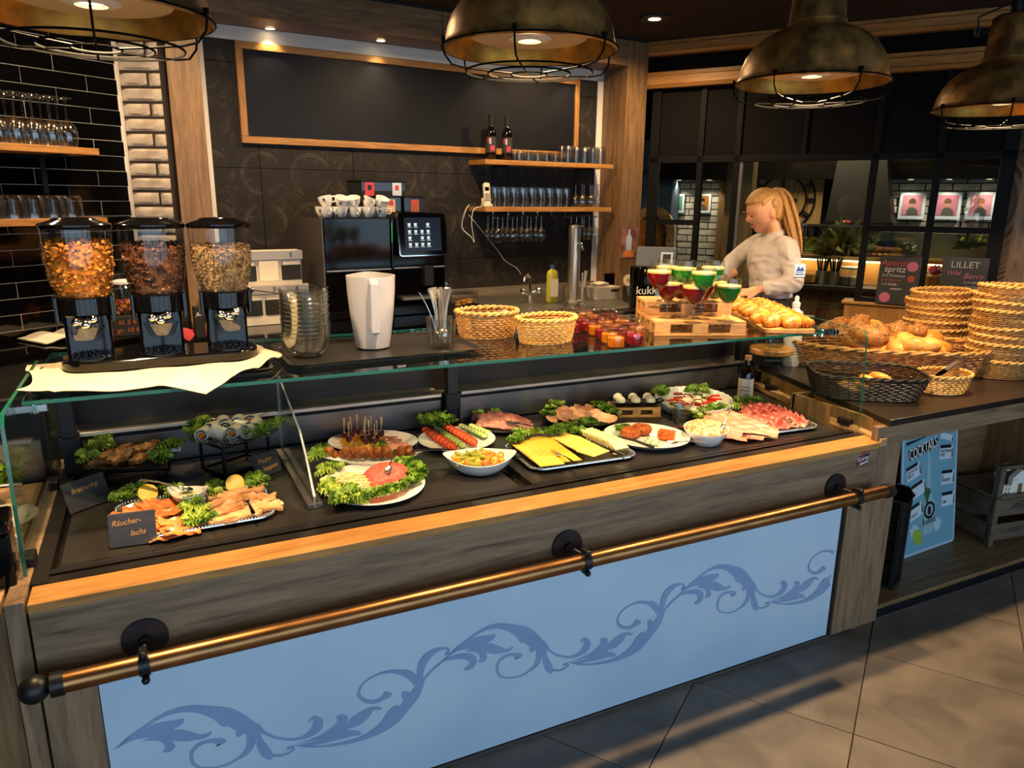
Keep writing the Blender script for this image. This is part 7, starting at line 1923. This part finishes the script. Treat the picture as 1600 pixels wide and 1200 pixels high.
hand(wr_f, -RT*.8-V((0, 0, .3))-FH*.3, V((0, 0, 1)), -1)
bd = remesh(bd, .0048, 2)
bd.build('body', 'skin', wo, sharp=80)
# face details
eb = MB()
for s in (-1, 1): eb.ball((.083, s*.031, -.002), 1, 10, 6, (.007, .011, .003))
eb.v = [tuple(Hm @ V(p)) for p in eb.v]; eb.build('eyes', 'text_dark', wo)
eb = MB()
for s in (-1, 1): eb.ball((.094, s*.03, .020), 1, 10, 6, (.004, .016, .0025))
eb.v = [tuple(Hm @ V(p)) for p in eb.v]; eb.build('eyebrows', 'hair', wo)
MT['lips'] = mat('lips', 'a8584c', .4)
eb = MB().ball((.076, 0, -.061), 1, 12, 8, (.008, .016, .004)); eb.v = [tuple(Hm @ V(p)) for p in eb.v]; eb.build('mouth', 'lips', wo)
# hair: cap and ponytail
cap = MB().ball((0, 0, 0), 1, 56, 40)
def capf(p):
    q = headf(p)
    n = V((q.x/.1, q.y/.08, q.z/.115)).normalized()
    lim = .050-.55*q.x if q.x > -.02 else -.075   # hairline
    off = .012 if q.z > lim*1.0 - .0 and not (q.x > .03 and q.z < .055) else -.006
    if -.03 < q.x < .03 and abs(q.y) > .04 and q.z < .012: off = -.006
    return q+n*off*(1+.15*noise.noise(V((q.x*20, q.y*160, q.z*20))))
cap.v = [tuple(Hm @ capf(V(p))) for p in cap.v]
cap.build('hair_cap', 'hair', wo, sharp=70)
tail = MB(); rr = random.Random(3)
cp = [WP(1206, 306), WP(1213, 296, -.01), WP(1222, 306, -.02), WP(1228, 328, -.03), WP(1233, 352, -.04), WP(1238, 375, -.05), WP(1243, 396, -.06)]
cp = [c-base for c in cp]
for k in range(26):
    a = rr.uniform(0, 6.3); r_ = math.sqrt(rr.random())
    pts = []
    wd = [.012, .022, .036, .044, .044, .034, .012]
    for i, c in enumerate(cp):
        pts.append(c+(RT*math.cos(a)*.75+FH*math.sin(a))*wd[i]*r_+V((0, 0, rr.uniform(-.004, .004))))
    pts = crom([tuple(p) for p in pts], 4)
    tail.tube(pts, [max(.0015, .011*math.sin(math.pi*min(1, (i+2)/(len(pts)+1)))**.6) for i in range(len(pts))], 6)
tail.build('ponytail', 'hair', wo, sharp=80)
tq = WP(1209, 300)-base
MB().tube([tq+(RT*math.cos(i*.7)+V((0, 0, 1))*.5*math.cos(i*.7)+FH*math.sin(i*.7))*.02 for i in range(9)], .007, 8, True).build('hair_tie', 'blackmatte', wo)
# shirt: torso and sleeves, one mesh; collar, cuffs, buttons, printed badge
q_ = lambda x, y: WP(x, y)-base
rows = [(q_(1205, 462), .102, .145), (q_(1203, 450), .102, .145), (q_(1201, 436), .094, .136), (q_(1200, 420), .095, .145), (q_(1200, 404), .098, .162), (q_(1202, 390), .090, .168), (q_(1206, 379), .070, .140), (q_(1209, 372), .058, .085), (q_(1210, 366), .050, .052)]
sh = loft(crom([(*c, a, d) for c, a, d in rows], 3) and [(V(t[:3]), t[3], t[4]) for t in crom([(*c, a, d) for c, a, d in rows], 3)])
for s0_, e_, w_ in ((shn, el_n, wr_n), (shf, el_f, wr_f)):
    s0_, e_, w_ = s0_-base, e_-base, w_-base
    pts = [s0_.lerp(q_(1208, 384), .45), s0_-V((0, 0, .012)), s0_.lerp(e_, .5), e_.lerp(s0_, .12), e_.lerp(w_, .12), e_.lerp(w_, .55), e_.lerp(w_, .94)]
    cr = crom([(*p, r_) for p, r_ in zip(pts, (.056, .057, .051, .047, .047, .043, .037))], 4)
    sh.tube([c[:3] for c in cr], [c[3] for c in cr], 18)
sh = remesh(sh, .008, 3)
def wrk(p):
    n_ = noise.noise(p*14)*.010+noise.noise(V((p.x*30, p.y*30, p.z*12)))*.007+noise.noise(V((p.x*20+p.z*40, p.y*20, p.z*26)))*.006
    return p+V((n_, n_*.8, n_*.4))
sh.disp(wrk)
sho = sh.build('shirt', 'shirt', wo, sharp=85)
cl = WP(1210, 367)-base
MB().lathe([(.050, -.014), (.053, .0), (.050, .018), (.047, .018), (.049, 0)], 28, M.Translation(cl) @ Ry(R(0)) @ M.Rotation(R(-14), 4, FH)).build('collar', 'shirt', sho)
for w_, e in ((wr_n, el_n), (wr_f, el_f)):
    d = (w_-e).normalized()
    MB().tube([w_-base-d*.055, w_-base-d*.004], .036, 18).build('cuff', 'shirt', sho)
bq = MB(); bpos = shn.lerp(el_n, .62)-base-FH*.062+RT*.010
nrm = -FH
Tb = M.Translation(bpos) @ M((RT.to_4d()[:], (0, 0, 1, 0), (-FH).to_4d()[:], (0, 0, 0, 1))).transposed().to_3x3().to_4x4()
bg_ = MB().prism([(-.026, -.03), (.026, -.03), (.026, .03), (-.026, .03)], -.02, .014, Tb).build('sleeve_badge', 'cardwhite', sho)
MT['badgeblue'] = mat('badge_blue', '2b4f9c', .6)
MB().prism([(-.022, -.004), (.022, -.004), (.012, .018), (0, .008), (-.008, .022)], .014, .0146, Tb).prism([(-.022, -.022), (.022, -.022), (.022, -.016), (-.022, -.016)], .014, .0146, Tb).prism([(-.022, -.012), (.016, -.012), (.016, -.008), (-.022, -.008)], .014, .0146, Tb).build('badge_print', 'badgeblue', bg_)
# dark trousers with apron
tb_ = loft([(hip-base-V((0, 0, .14)), .100, .150), (hip-base, .110, .158), (qb(1205, 452), .100, .138)])
for t_ in 'nf': limb(tb_, ['h'+t_, 'k'+t_, 'a'+t_], (.102, .078, .06))
tb_ = remesh(tb_, .012, 3)
tb_.build('trousers', 'trousers', wo, sharp=85)
t = thing('serving_dish', 'small shiny dish held in the hands of the waitress', 'dish', WP(1158, 452, .0)-V((0, 0, .03)))
MB().lathe([(0, 0), (.04, 0), (.065, .02), (.06, .021), (.04, .006), (0, .005)], 24).build('dish', 'chrome', t)
# ============================================================ BACK ROOM SEEN THROUGH THE STEEL WINDOW
OFF = 2.2
def bx(x, y, o=OFF): return FB.px(x, y, o)
wall_br = struct(FB.put(MB().box(-2.0, OFF+.012, 0, 4.2, OFF+.12, CEIL).build('wall_back_room', 'brickjoint')))
def bricks(s0, s1, z0, z1, tone=0):
    BWd, BH = .215, .068
    me = {}
    r = 0; z = z0
    while z < z1-.01:
        s = s0-(.107 if r % 2 else 0)
        while s < s1-.01:
            a, b = max(s, s0), min(s+BWd-.012, s1)
            if b-a > .02:
                k = round(b-a, 3)
                if k not in me: me[k] = [MB().box(0, -.004-.004*v, 0, k, .014, BH-.011).mesh('brick', 'wallbrick') for v in range(2)]
                partof(me[k][rnd.randrange(2)], 'brick', wall_br, (a, OFF, z), (rnd.uniform(-.01, .01), 0, rnd.uniform(-.006, .006)))
            s += BWd
        z += BH; r += 1
bricks(-.58, -.06, 1.0, 1.90); bricks(1.50, 2.55, 1.06, 1.92); bricks(.0, .75, .98, 1.32)
struct(FB.put(MB().box(-.6, OFF-.35, 1.90, 2.7, OFF, 2.4).build('trim_13', 'clad')))
struct(FB.put(MB().box(-.25+.2, OFF-.06, .0, .28, OFF-.005, 2.3).build('trim_14', 'oak_z')))
for s in (-.45, -.13, 1.70, 2.0, 2.3):
    q = FB.w(s, OFF-.16, 1.895)
    lamp('back_room_light', 'SPOT', tuple(q), 18, (1, .8, .6), spot_size=R(110), spot_blend=.8, shadow_soft_size=.02, aim=tuple(FB.w(s, OFF-.05, 0)))
    t = thing('recessed_spot', f'small spot over the brick wall of the back room, {NTH[[-.45, -.13, 1.70, 2.0, 2.3].index(s)]} from the left', 'spotlight', FB.w(s, OFF-.16, 1.8995), 0, 'spots over the brick wall')
    MB().cyl((0, 0, -.002), .025, .003, 14).build('lens', 'spotled', t)
    MB().lathe([(.025, -.004), (.032, -.004), (.032, 0), (.025, 0), (.025, -.004)], 16).build('ring', 'steel', t)
lamp('back_room_fill', 'AREA', tuple(FB.w(1.1, 1.3, 2.6)), 38, (1, .72, .42), size=.8)
# framed portraits
def portrait(cx, cy, w_, bgc, hair, lb):
    s, z = bx(cx, cy, OFF-.03)
    t = thing('framed_portrait', lb, 'picture', FB.w(s, OFF-.03, z), FB.a, 'framed portraits on the brick wall')
    h = w_*1.12
    MB().box(-w_/2, -.01, -h/2, w_/2, .012, h/2).build('frame', 'cardwhite', t, bevel=.003)
    pc_ = MB().box(-w_*.38, -.012, -h*.34, w_*.38, -.0095, h*.40).build('picture', mat('portrait_'+bgc, bgc, .6), t)
    MB().prism([(-.20*w_, -.34*h), (.26*w_, -.34*h), (.24*w_, -.16*h), (.08*w_, -.05*h), (-.08*w_, -.05*h), (-.18*w_, -.16*h)], .012, .0125, UPR).build('shoulders', mat('portrait_dark_'+bgc, '4a4a44', .7), pc_)
    MB().prism([(.10*w_*math.cos(i*.4), .10*h+.13*h*math.sin(i*.4)) for i in range(16)], .0125, .013, UPR).build('face', 'skin', pc_)
    MB().prism([(.13*w_*math.cos(i*.2)*1.05, .15*h+.14*h*math.sin(i*.2)) for i in range(-2, 19)], .013, .0135, UPR).build('hair', mat('portrait_hair_'+hair+bgc, hair, .7), pc_)
portrait(1057, 318, .175, '4d7a66', '2a211c', 'framed portrait on a green ground, left of the window post')
portrait(1098, 318, .175, '9a5b1e', '241a14', 'framed portrait on an orange ground beside the green one')
portrait(1425, 322, .215, 'b9788a', '4a3226', 'leftmost framed portrait on a pink ground on the right brick wall')
portrait(1480, 322, .215, 'b06a80', '5a3c28', 'middle framed portrait on a pink ground on the right brick wall')
portrait(1532, 322, .215, 'b9788a', '7a4a2a', 'rightmost framed portrait on a pink ground on the right brick wall')
# blue oven with brick arch
s0, _ = bx(1008, 300, 1.9); s1, _ = bx(1050, 300, 1.9)
ov = thing('pizza_oven', 'blue plastered oven with a brick arch in the back room', 'oven', FB.P, FB.a)
MT['ovenblue'] = mat('oven_blue', '3f526b', .7)
MB().box(s0-.5, 1.9, .6, s1, 2.15, 2.3).build('oven_body', 'ovenblue', ov)
MB().box(s0-.5, 1.88, 1.98, s1+.02, 1.9, 2.01).build('metal_band', 'dsteel', ov)
sc0, zc0 = bx(1018, 362, 1.88)
MB().prism([(sc0+.17*math.cos(R(a)), zc0+.17*math.sin(R(a))) for a in range(0, 181, 15)]+[(sc0-.17, zc0-.4), (sc0+.17, zc0-.4)], -1.90, -1.885, UPR).build('oven_mouth', 'crustdark', ov)
MT['archbrick'] = mat('arch_brick', 'b99a72', .8, 0, '8f7350', 20)
for k in range(11):
    a0, a1 = R(-2+16*k), R(12.5+16*k)
    MB().prism([(sc0+r_*math.cos(a), zc0+r_*math.sin(a)) for r_, a in ((.17, a0), (.26, a0), (.26, a1), (.17, a1))], -1.90, -1.86, UPR).build('arch_brick', 'archbrick', ov)
for k in range(3): MB().box(sc0+.17, 1.86, zc0-.085*(k+1), sc0+.26, 1.90, zc0-.085*k-.008).build('arch_brick', 'archbrick', ov)
# clock on a wood panel
s0, z1 = bx(1176, 276, 2.0); s1, z0 = bx(1282, 345, 2.0)
ck_ = thing('wall_clock', 'large black skeleton clock ring on a pale wood panel behind the waitress', 'clock', FB.P, FB.a)
for k in range(5): MB().box(s0+(s1-s0)/5*k+.003, 2.0, z0-.05, s0+(s1-s0)/5*(k+1)-.003, 2.03, z1).build('plank', 'paleoak_z', ck_)
cs_, cz = bx(1222, 312, 1.98)
c = MB()
for r_ in (.30, .22): c.tube([(cs_+r_*math.cos(i*.157), 1.985, cz+r_*math.sin(i*.157)) for i in range(40)], .009, 6, True)
for k in range(12):
    a = R(30*k)
    for dd in (-.06, .06): c.tube([(cs_+.22*math.cos(a+dd), 1.985, cz+.22*math.sin(a+dd)), (cs_+.30*math.cos(a+dd*.5), 1.985, cz+.30*math.sin(a+dd*.5))], .007, 5)
c.build('ring', 'blackmetal', ck_)
MB().box(cs_-.01, 1.98, cz, cs_+.01, 1.984, cz+.2).box(cs_, 1.98, cz-.01, cs_+.14, 1.984, cz+.01).build('hands', 'blackmetal', ck_)
# black hood
s0, z1 = bx(1312, 272, 1.6); s1, _ = bx(1378, 272, 1.6); s2, z0 = bx(1296, 345, 1.6); s3, _ = bx(1396, 345, 1.6)
hd_ = thing('extractor_hood', 'black tapered extractor hood in the back room', 'hood', FB.P, FB.a)
b = MB(); b.add([(s2, 1.35, z0), (s3, 1.35, z0), (s3, 1.85, z0), (s2, 1.85, z0), (s0, 1.5, z1+.3), (s1, 1.5, z1+.3), (s1, 1.85, z1+.3), (s0, 1.85, z1+.3)], [(3, 2, 1, 0), (4, 5, 6, 7), (0, 1, 5, 4), (1, 2, 6, 5), (2, 3, 7, 6), (3, 0, 4, 7)], None, False)
b.build('canopy', 'blackmatte', hd_)
MB().box(s2-.02, 1.33, z0-.03, s3+.02, 1.87, z0).build('rim', 'blackmetal', hd_)
# back room counter with oak front, display glass and things
bc2 = thing('back_room_counter', 'oak counter with black shelf and glass display in the back room', 'counter', FB.P, FB.a)
s0, zt = bx(1235, 402, 1.15); s1, zb = bx(1345, 440, 1.15)
MB().box(.62, 1.15, zb-.02, 2.6, 1.5, zt).build('oak_front', 'warmoak_x', bc2)
MB().box(.60, 1.10, zt, 2.62, 1.5, zt+.03).build('oak_top', 'paleoak_x', bc2)
MB().box(.64, 1.115, zt-.012, 2.58, 1.13, zt-.001).build('led_strip', 'led', bc2)
for s in (1.0, 1.5, 2.1): lamp('counter_led', 'AREA', tuple(FB.w(s, 1.07, zt-.01)), 2.2, WARM, size=.25)
MB().box(.62, .80, zb-.05, 2.6, 1.15, zb-.02).build('shelf', 'blackmatte', bc2)
MB().box(.62, 1.13, 0, 2.6, 1.15, zb-.05).build('lower_front', 'oak_z', bc2)
zg = zt+.03
MB().box(1.25, 1.18, zg, 2.6, 1.188, zg+.24).build('display_glass', 'sideglass', bc2)
MB().box(.62, 1.17, zg+.24, 2.6, 1.45, zg+.255).build('glass_top', 'sideglass', bc2)
MB().box(.62, 1.16, zg+.24, 2.6, 1.18, zg+.258).build('top_bar', 'dsteel', bc2)
MB().box(1.30, 1.45, zg, 2.6, 1.47, zg+.2).build('rear_panel', 'rackgrey', bc2)
# plant heap, pastries and bouquets on it
def leafball(s, o, z, r_, ma, lb, n=46, nm='potted_plant', cat='plant', flow=None):
    t = thing(nm, lb, cat, FB.w(s, o, z))
    b = MB(); rr = random.Random(int(s*100)+n)
    for k in range(n):
        d = V((rr.gauss(0, 1), rr.gauss(0, 1), abs(rr.gauss(0, .8)))).normalized()
        L_ = r_*rr.uniform(.6, 1.1)
        T_ = M.Translation(d*L_*.3) @ d.to_track_quat('Y', 'Z').to_matrix().to_4x4() @ Ry(rr.uniform(0, 6))
        b.slab(lambda u, v: ((u-.5)*r_*.30*math.sin(math.pi*min(1, v*.9+.08)), L_*v, -.15*L_*v*v), 3, 5, .001, T_)
    b.build('leaves', ma, t)
    MB().lathe([(0, -.02), (r_*.3, -.02), (r_*.36, .05), (0, .05)], 14).build('pot', 'dsteel', t)
    if flow:
        for k in range(6):
            d = V((rr.gauss(0, 1), rr.gauss(0, 1), 1.2)).normalized()*r_*.85
            MB().ball(d, r_*.17, 10, 7).build('flower', flow, t)
    return t
MT['dryleaf'] = mat('dry_leaf', '8a8a52', .6, 0, '4f5a2c', 20); MT['plantgreen'] = mat('plant_green', '3f5c24', .5, 0, '6d8a36', 20)
s, z = bx(1318, 392, 1.3); leafball(s, 1.3, zg+.03, .24, 'dryleaf', 'grey green dried plant arrangement on the back room counter', 80)
s, z = bx(1292, 392, 1.3); leafball(s-.03, 1.28, zg+.03, .13, 'plantgreen', 'dark green low plant beside the dried arrangement')
s, z = bx(1248, 385, 1.3); leafball(s, 1.3, zg+.03, .13, 'plantgreen', 'green grass plant behind the waitress')
s, z = bx(1362, 372, 1.35); leafball(s, 1.38, zg+.1, .10, 'plantgreen', 'small green plant in the display left of the menu board')
s, z = bx(1520, 372, 1.35); leafball(s, 1.36, zg+.1, .12, 'plantgreen', 'green plant with pale flowers at the right of the display', 46, 'flower_pot', 'plant', 'foam')
s, z = bx(1420, 372, 1.35); leafball(s, 1.36, zg+.04, .09, 'dryleaf', 'small white flower arrangement in the display', 40, 'flower_pot', 'plant', 'cardwhite')
tag(MB().ball((0, 0, 0), .035, 12, 8, (1.4, 1, .5)).build('red_ornament', 'redlabel'), 'small red ornament on the glass top of the back room counter', 'ornament').location = FB.w(bx(1322, 340, 1.3)[0], 1.3, zg+.275)
for k in range(6):
    s, z = bx(1358+9*k, 391, 1.25)
    inst(crm[k % 3], 'pastry', f'small golden pastry, {NTH[k]} from the left in the back room display', 'pastry', FB.w(s, 1.25, zg+.002), (0, 0, .4*k), 'pastries in the display', .7)
tag(MB().box(-.04, -.04, 0, .04, .04, .13).build('blue_packet', 'bluecap'), 'blue packet in the back room display', 'packet').location = FB.w(bx(1388, 380, 1.35)[0], 1.38, zg)
# on the black shelf: plates, cutlery holders, jars
zs_ = zb-.0195
for k in range(5): inst(MB().lathe([(0, 0), (.06, 0), (.10, .012), (.098, .014), (.06, .004), (0, .004)], 28).mesh('plate', 'blackgloss'), 'black_plate', f'black plate, {NTH[k]} from the bottom of the pile beside the waitress', 'plate', FB.w(bx(1257, 440, .98)[0], .98, zs_+.014*k), (0, 0, 0), 'black plates', 1.0)
for k, x in enumerate((1283, 1303)):
    s, z = bx(x, 440, .98)
    t = thing('cutlery_holder', f'{("left", "right")[k]} cutlery holder of black handled cutlery on the black shelf', 'holder', FB.w(s, .98, zs_))
    MB().lathe([(0, 0), (.05, 0), (.055, .11), (.05, .11), (.046, .006)], 20).build('holder', 'steel', t)
    for j in range(9): MB().tube([(.012*math.cos(j*2.4), .012*math.sin(j*2.4), .03), (.05*math.cos(j*2.4), .05*math.sin(j*2.4), .20+.01*(j % 3))], .007, 6).build('cutlery_handle', 'blackmatte', t)
for k, x in enumerate((1322, 1336)):
    s, z = bx(x, 440, .98)
    t = thing('storage_jar', f'{("left", "right")[k]} glass storage jar with white lid on the black shelf', 'jar', FB.w(s, .98, zs_))
    MB().lathe([(0, .003), (.05, 0), (.055, .01), (.055, .12), (.048, .13)], 22).build('jar', 'glassware', t)
    MB().lathe([(0, .131), (.052, .131), (.052, .15), (0, .155)], 22).build('lid', 'whiteplastic', t)
    MB().lathe([(0, .004), (.05, .004), (.05, .07), (0, .075)], 16).build('sugar', 'white' if k else 'dsteel', t)
s, z = bx(1441, 437, .98)
t = thing('orange_pot', 'orange pot with a small green plant between the menu boards', 'plant', FB.w(s, .98, zs_))
MB().ball((0, 0, .05), .05, 16, 10).build('pot', 'jam_o', t); MB().ball((0, 0, .12), .04, 10, 8).disp(lambda p: p*(1+.2*noise.noise(p*60))).build('leaves', 'plantgreen', t)
s, z = bx(1458, 445, .90)
t = thing('gift_jar', 'gift jar with a pink ribbon between the menu boards', 'jar', FB.w(s, .90, zs_))
MB().lathe([(0, 0), (.06, 0), (.065, .12), (.04, .14), (0, .14)], 18).build('jar', 'crustdark', t); MB().ball((0, 0, .16), .05, 12, 8, (1, 1, .6)).disp(lambda p: p+V((0, 0, .02*math.sin(p.x*150)))).build('ribbon', mat('pink_ribbon', 'c03a6a', .5), t)
# menu boards on the oak sill
def menub(x0, x1, y0, y1, lb):
    s0, zt_ = FB.px(x0, y0, -.06); s1, zb_ = FB.px(x1, y1, -.06)
    t = thing('menu_board', lb, 'sign', FB.w((s0+s1)/2, -.045, 1.021), FB.a)
    w_, h = s1-s0, zt_-1.021
    MB().box(-w_/2, -.006, 0, w_/2, .006, h, Rx(R(-5))).build('board', 'posterdark', t, bevel=.001)
    return t, w_, h, Rx(R(-5)) @ Tr(0, -.0065, 0) @ UPR
MT['chalkpink'] = mat('chalk_pink', 'b2607a', .8); MT['chalkred'] = mat('chalk_red', 'a83c34', .8); MT['chalkwhite'] = mat('chalk_white', 'b9b3ae', .8)
t, w_, h, T_ = menub(1376, 1432, 400, 468, 'black chalk menu board lettered Aperol spritz on the oak sill')
text('Aperol', .058, 'chalkred', 'lettering', t, T_ @ Tr(-.03*w_/.2, h*.86, .0005), shear=.2)
text('spritz', .058, 'chalkwhite', 'lettering', t, T_ @ Tr(-.03, h*.73, .0005), shear=.15)
for k, l in enumerate(('3 cl Prosecco', '2 cl Aperol', '1 cl Soda-', 'wasser')): text(l, .026, 'chalkwhite' if k != 1 else 'chalkred', 'lettering', t, T_ @ Tr(-w_*.42+(.06 if k == 3 else 0), h*(.60-.09*k), .0005), align='LEFT', shear=.2)
for i, (x, y, r_) in enumerate(((.30, .80, .034), (-.28, .14, .034), (.30, .55, .022), (.28, .10, .02))): MB().lathe([(0, .0004), (r_, .0004), (r_, .001), (0, .001)], 20, T_ @ Tr(x*w_, y*h, 0)).build('glass_drawing', 'chalkpink' if i < 2 else 'chalkred', t)
t, w_, h, T_ = menub(1474, 1537, 401, 470, 'black chalk menu board lettered Lillet wild berry on the oak sill')
text('LILLET', .058, 'chalkwhite', 'lettering', t, T_ @ Tr(0, h*.85, .0005))
text('Wild', .04, 'chalkpink', 'lettering', t, T_ @ Tr(-w_*.24, h*.69, .0005), shear=.3); text('Berry', .05, 'chalkpink', 'lettering', t, T_ @ Tr(w_*.2, h*.64, .0005), shear=.3)
for k, l in enumerate(('5 cl Lillet', '10 cl Tonic', 'Beeren', 'Eis')): text(l, .022, 'chalkwhite', 'lettering', t, T_ @ Tr(w_*.02, h*(.52-.09*k), .0005), align='LEFT', shear=.1)
MB().prism([(-w_*.42, h*.40), (-w_*.1, h*.36), (-w_*.18, h*.14), (-w_*.28, h*.10), (-w_*.40, h*.22)], .0004, .001, T_).build('glass_drawing', 'chalkpink', t)
s, z = FB.px(1549, 463, -.02)
tag(MB().lathe([(0, 0), (.045, 0), (.05, .02), (.05, .10), (.03, .13), (.02, .19), (0, .19)], 20).build('white_bottle', 'cardwhite'), 'small white jar bottle on the sill right of the menu boards', 'bottle').location = FB.w(2.26, -.0+.07, 1.021)
t = thing('glass_bonbonniere', 'clear glass sweets jar with a knob lid at the right window post', 'jar', FB.w(2.20, .075, 1.5455))
MB().lathe([(0, .003), (.055, 0), (.06, .01), (.06, .09), (.05, .10)], 22).build('jar', 'glassware', t)
MB().lathe([(.055, .10), (.05, .12), (.02, .14), (.012, .16), (.022, .18), (.01, .20), (.014, .22), (0, .235)], 20).build('lid', 'glassware', t)
# cash register screen beside the oak column
t = thing('cash_register', 'grey cash register screen with a small white framed panel', 'cash register', FB.w(.19, -.30, 1.19), FB.a+R(8))
MB().box(-.15, -.04, 0, .15, .02, .16, Rx(R(-14))).build('screen', mat('register_grey', '5a626e', .35), t, bevel=.004)
MB().box(-.05, .0, -.19, .05, .04, .03).build('stand', 'blackmatte', t)
MB().box(-.10, -.10, -.185, .10, .08, -.17).build('foot', 'blackmatte', t)
fr_ = MB().box(.04, -.052, .02, .13, -.041, .12, Rx(R(-14))).build('framed_panel', 'cardwhite', t)
MB().box(.055, -.0535, .035, .115, -.052, .105, Rx(R(-14))).build('dark_panel', 'posterdark', fr_)
# low side table behind the bread counter
t = thing('side_table', 'low dark table behind the bread basket', 'table', FB.w(1.25, -.35, 0), FB.a)
MB().box(-.5, -.2, .82, .2, .2, .85).build('top', 'blackmatte', t)
MB().box(-.48, -.18, 0, .18, .18, .82).build('body', 'dark', t)
q = FB.w(1.28, -.35, .8505)
tb = thing('white_tub', 'white plastic tub with dark lid on the low table behind the rolls', 'tub', q, FB.a)
MB().box(-.07, -.05, 0, .07, .05, .075).build('tub', 'whiteplastic', tb, bevel=.005); MB().box(-.074, -.054, .075, .074, .054, .085).build('lid', 'dsteel', tb)
for k, (x, m_) in enumerate(((.92, 'vinlabel'), (1.02, 'darkglass'))):
    q = FB.w(x, -.33, .8505)
    tag(MB().box(-.035, -.03, 0, .035, .03, .11).build('small_carton', m_, None, .003), ('cream labelled carton', 'dark small carton')[k]+' on the low table behind the croissants', 'carton').matrix_world = Tr(*q) @ Rz(FB.a)
# ============================================================ PENDANT LAMPS, CEILING SPOT
def ring(r, z, t=.0028, n=40): return [(r*math.cos(2*math.pi*i/n), r*math.sin(2*math.pi*i/n), z) for i in range(n)], t
def make_pendant(lb, p, rz):
    L = thing('pendant_lamp', lb, 'lamp', p, rz, 'dome pendant lamps over the counter')
    prof = [(.250, -.006), (.258, .0), (.250, .008), (.246, .02), (.240, .05), (.226, .085), (.200, .122), (.165, .150), (.122, .170), (.098, .180), (.092, .190), (.097, .196), (.092, .202), (.084, .30), (.080, .345), (.06, .36), (0, .362)]
    s = MB().lathe(prof, 48).build('shade', 'golddome', L, sharp=60)
    MB().lathe([(.249, -.004), (.240, .018), (.233, .045), (.214, .078), (.185, .082)], 48).build('inner_reflector', 'goldin', s, sharp=60)
    MB().lathe([(.062, .0305), (.168, .0305), (.170, .034), (.170, .038), (0, .038)], 40).build('plate', 'lampplate', L)
    MB().lathe([(.0, .0265), (.03, .0275)], 24).build('led_disc', 'led', L)
    MB().lathe([(.031, .0265), (.034, .020), (.062, .026), (.062, .03), (.04, .0295)], 32).build('bezel', 'white', L)
    c = MB()
    for r, z in ((.256, .0), (.185, -.062), (.120, -.066), (.052, -.068)):
        pts, t = ring(r, z); c.tube(pts, t, 6, True)
    for k in range(6):
        a = 2*math.pi*k/6+.3
        f = lambda r, z: (r*math.cos(a), r*math.sin(a), z)
        c.tube([f(.258, .012), f(.26, -.005), f(.256, -.03), f(.235, -.055), f(.20, -.062), f(.12, -.066), f(.052, -.068)], .0027, 6)
        c.box(-.005, -.005, 0, .005, .005, .012, Tr(*f(.259, .004)) @ Rz(a))
    c.build('wire_guard', 'wireblack', L)
    b = MB()
    for a in (.8, 2.9, 5.0):
        x, y = math.cos(a), math.sin(a)
        b.tube([(x*.082, y*.082, .30), (x*.125, y*.125, .31), (x*.13, y*.13, .36), (x*.03, y*.03, .40)], .004, 6)
        b.cyl((x*.125-.0, y*.125, .29), .012, .03, 8)
    b.cyl((0, 0, .36), .022, .08, 14)
    b.build('hanger', 'blackmetal', L)
    MB().tube([(0, 0, .43), (0, 0, CEIL-p[2]-.02)], .004, 8).build('cable', 'blackmatte', L)
    MB().cyl((0, 0, CEIL-p[2]-.025), .05, .025, 20).build('canopy', 'blackmetal', L)
    return L
labs = ['gold dome pendant lamp hanging at the top left above the cereal dispensers', 'gold dome pendant lamp hanging in front of the blackboard', 'gold dome pendant lamp hanging above the waitress and croissants', 'gold dome pendant lamp at the right edge above the basket stacks']
for i, p in enumerate(PEND): make_pendant(labs[i], p, .25+.4*i)
q = Z(1023, 27, CEIL)
for k, (x, y) in enumerate([(q.x, q.y)]+CSPOT):
    t = thing('ceiling_spot', 'square black ceiling spot with a lit lens above the oak column' if k == 0 else f'square black ceiling spot behind the counter, {NTH[k-1]} from the left', 'spotlight', (x, y, CEIL), R(-20), 'square ceiling spots')
    MB().box(-.09, -.09, -.012, .09, .09, 0).build('frame', 'blackmetal', t, bevel=.002)
    MB().lathe([(0, -.0135), (.038, -.0135), (.04, -.012)], 24).build('lens', 'spotled', t)
for k, (x, y) in enumerate(ADDSPOT):  # unseen fixtures for the added food spots
    t = thing('added_food_spot', f'added black spot unseen above, aimed at the food, {NTH[k]} from the left', 'spotlight', (x, y, CEIL), 0, 'added spots before the counter')
    MB().cyl((0, 0, -.012), .05, .012, 20).build('ring', 'blackmetal', t)
    MB().cyl((0, 0, -.0135), .035, .002, 16).build('lens', 'spotled', t)
lamp('ceiling_light', 'SPOT', (q.x, q.y, q.z-.03), 110, WARM, spot_size=R(165), spot_blend=.7, shadow_soft_size=.04)
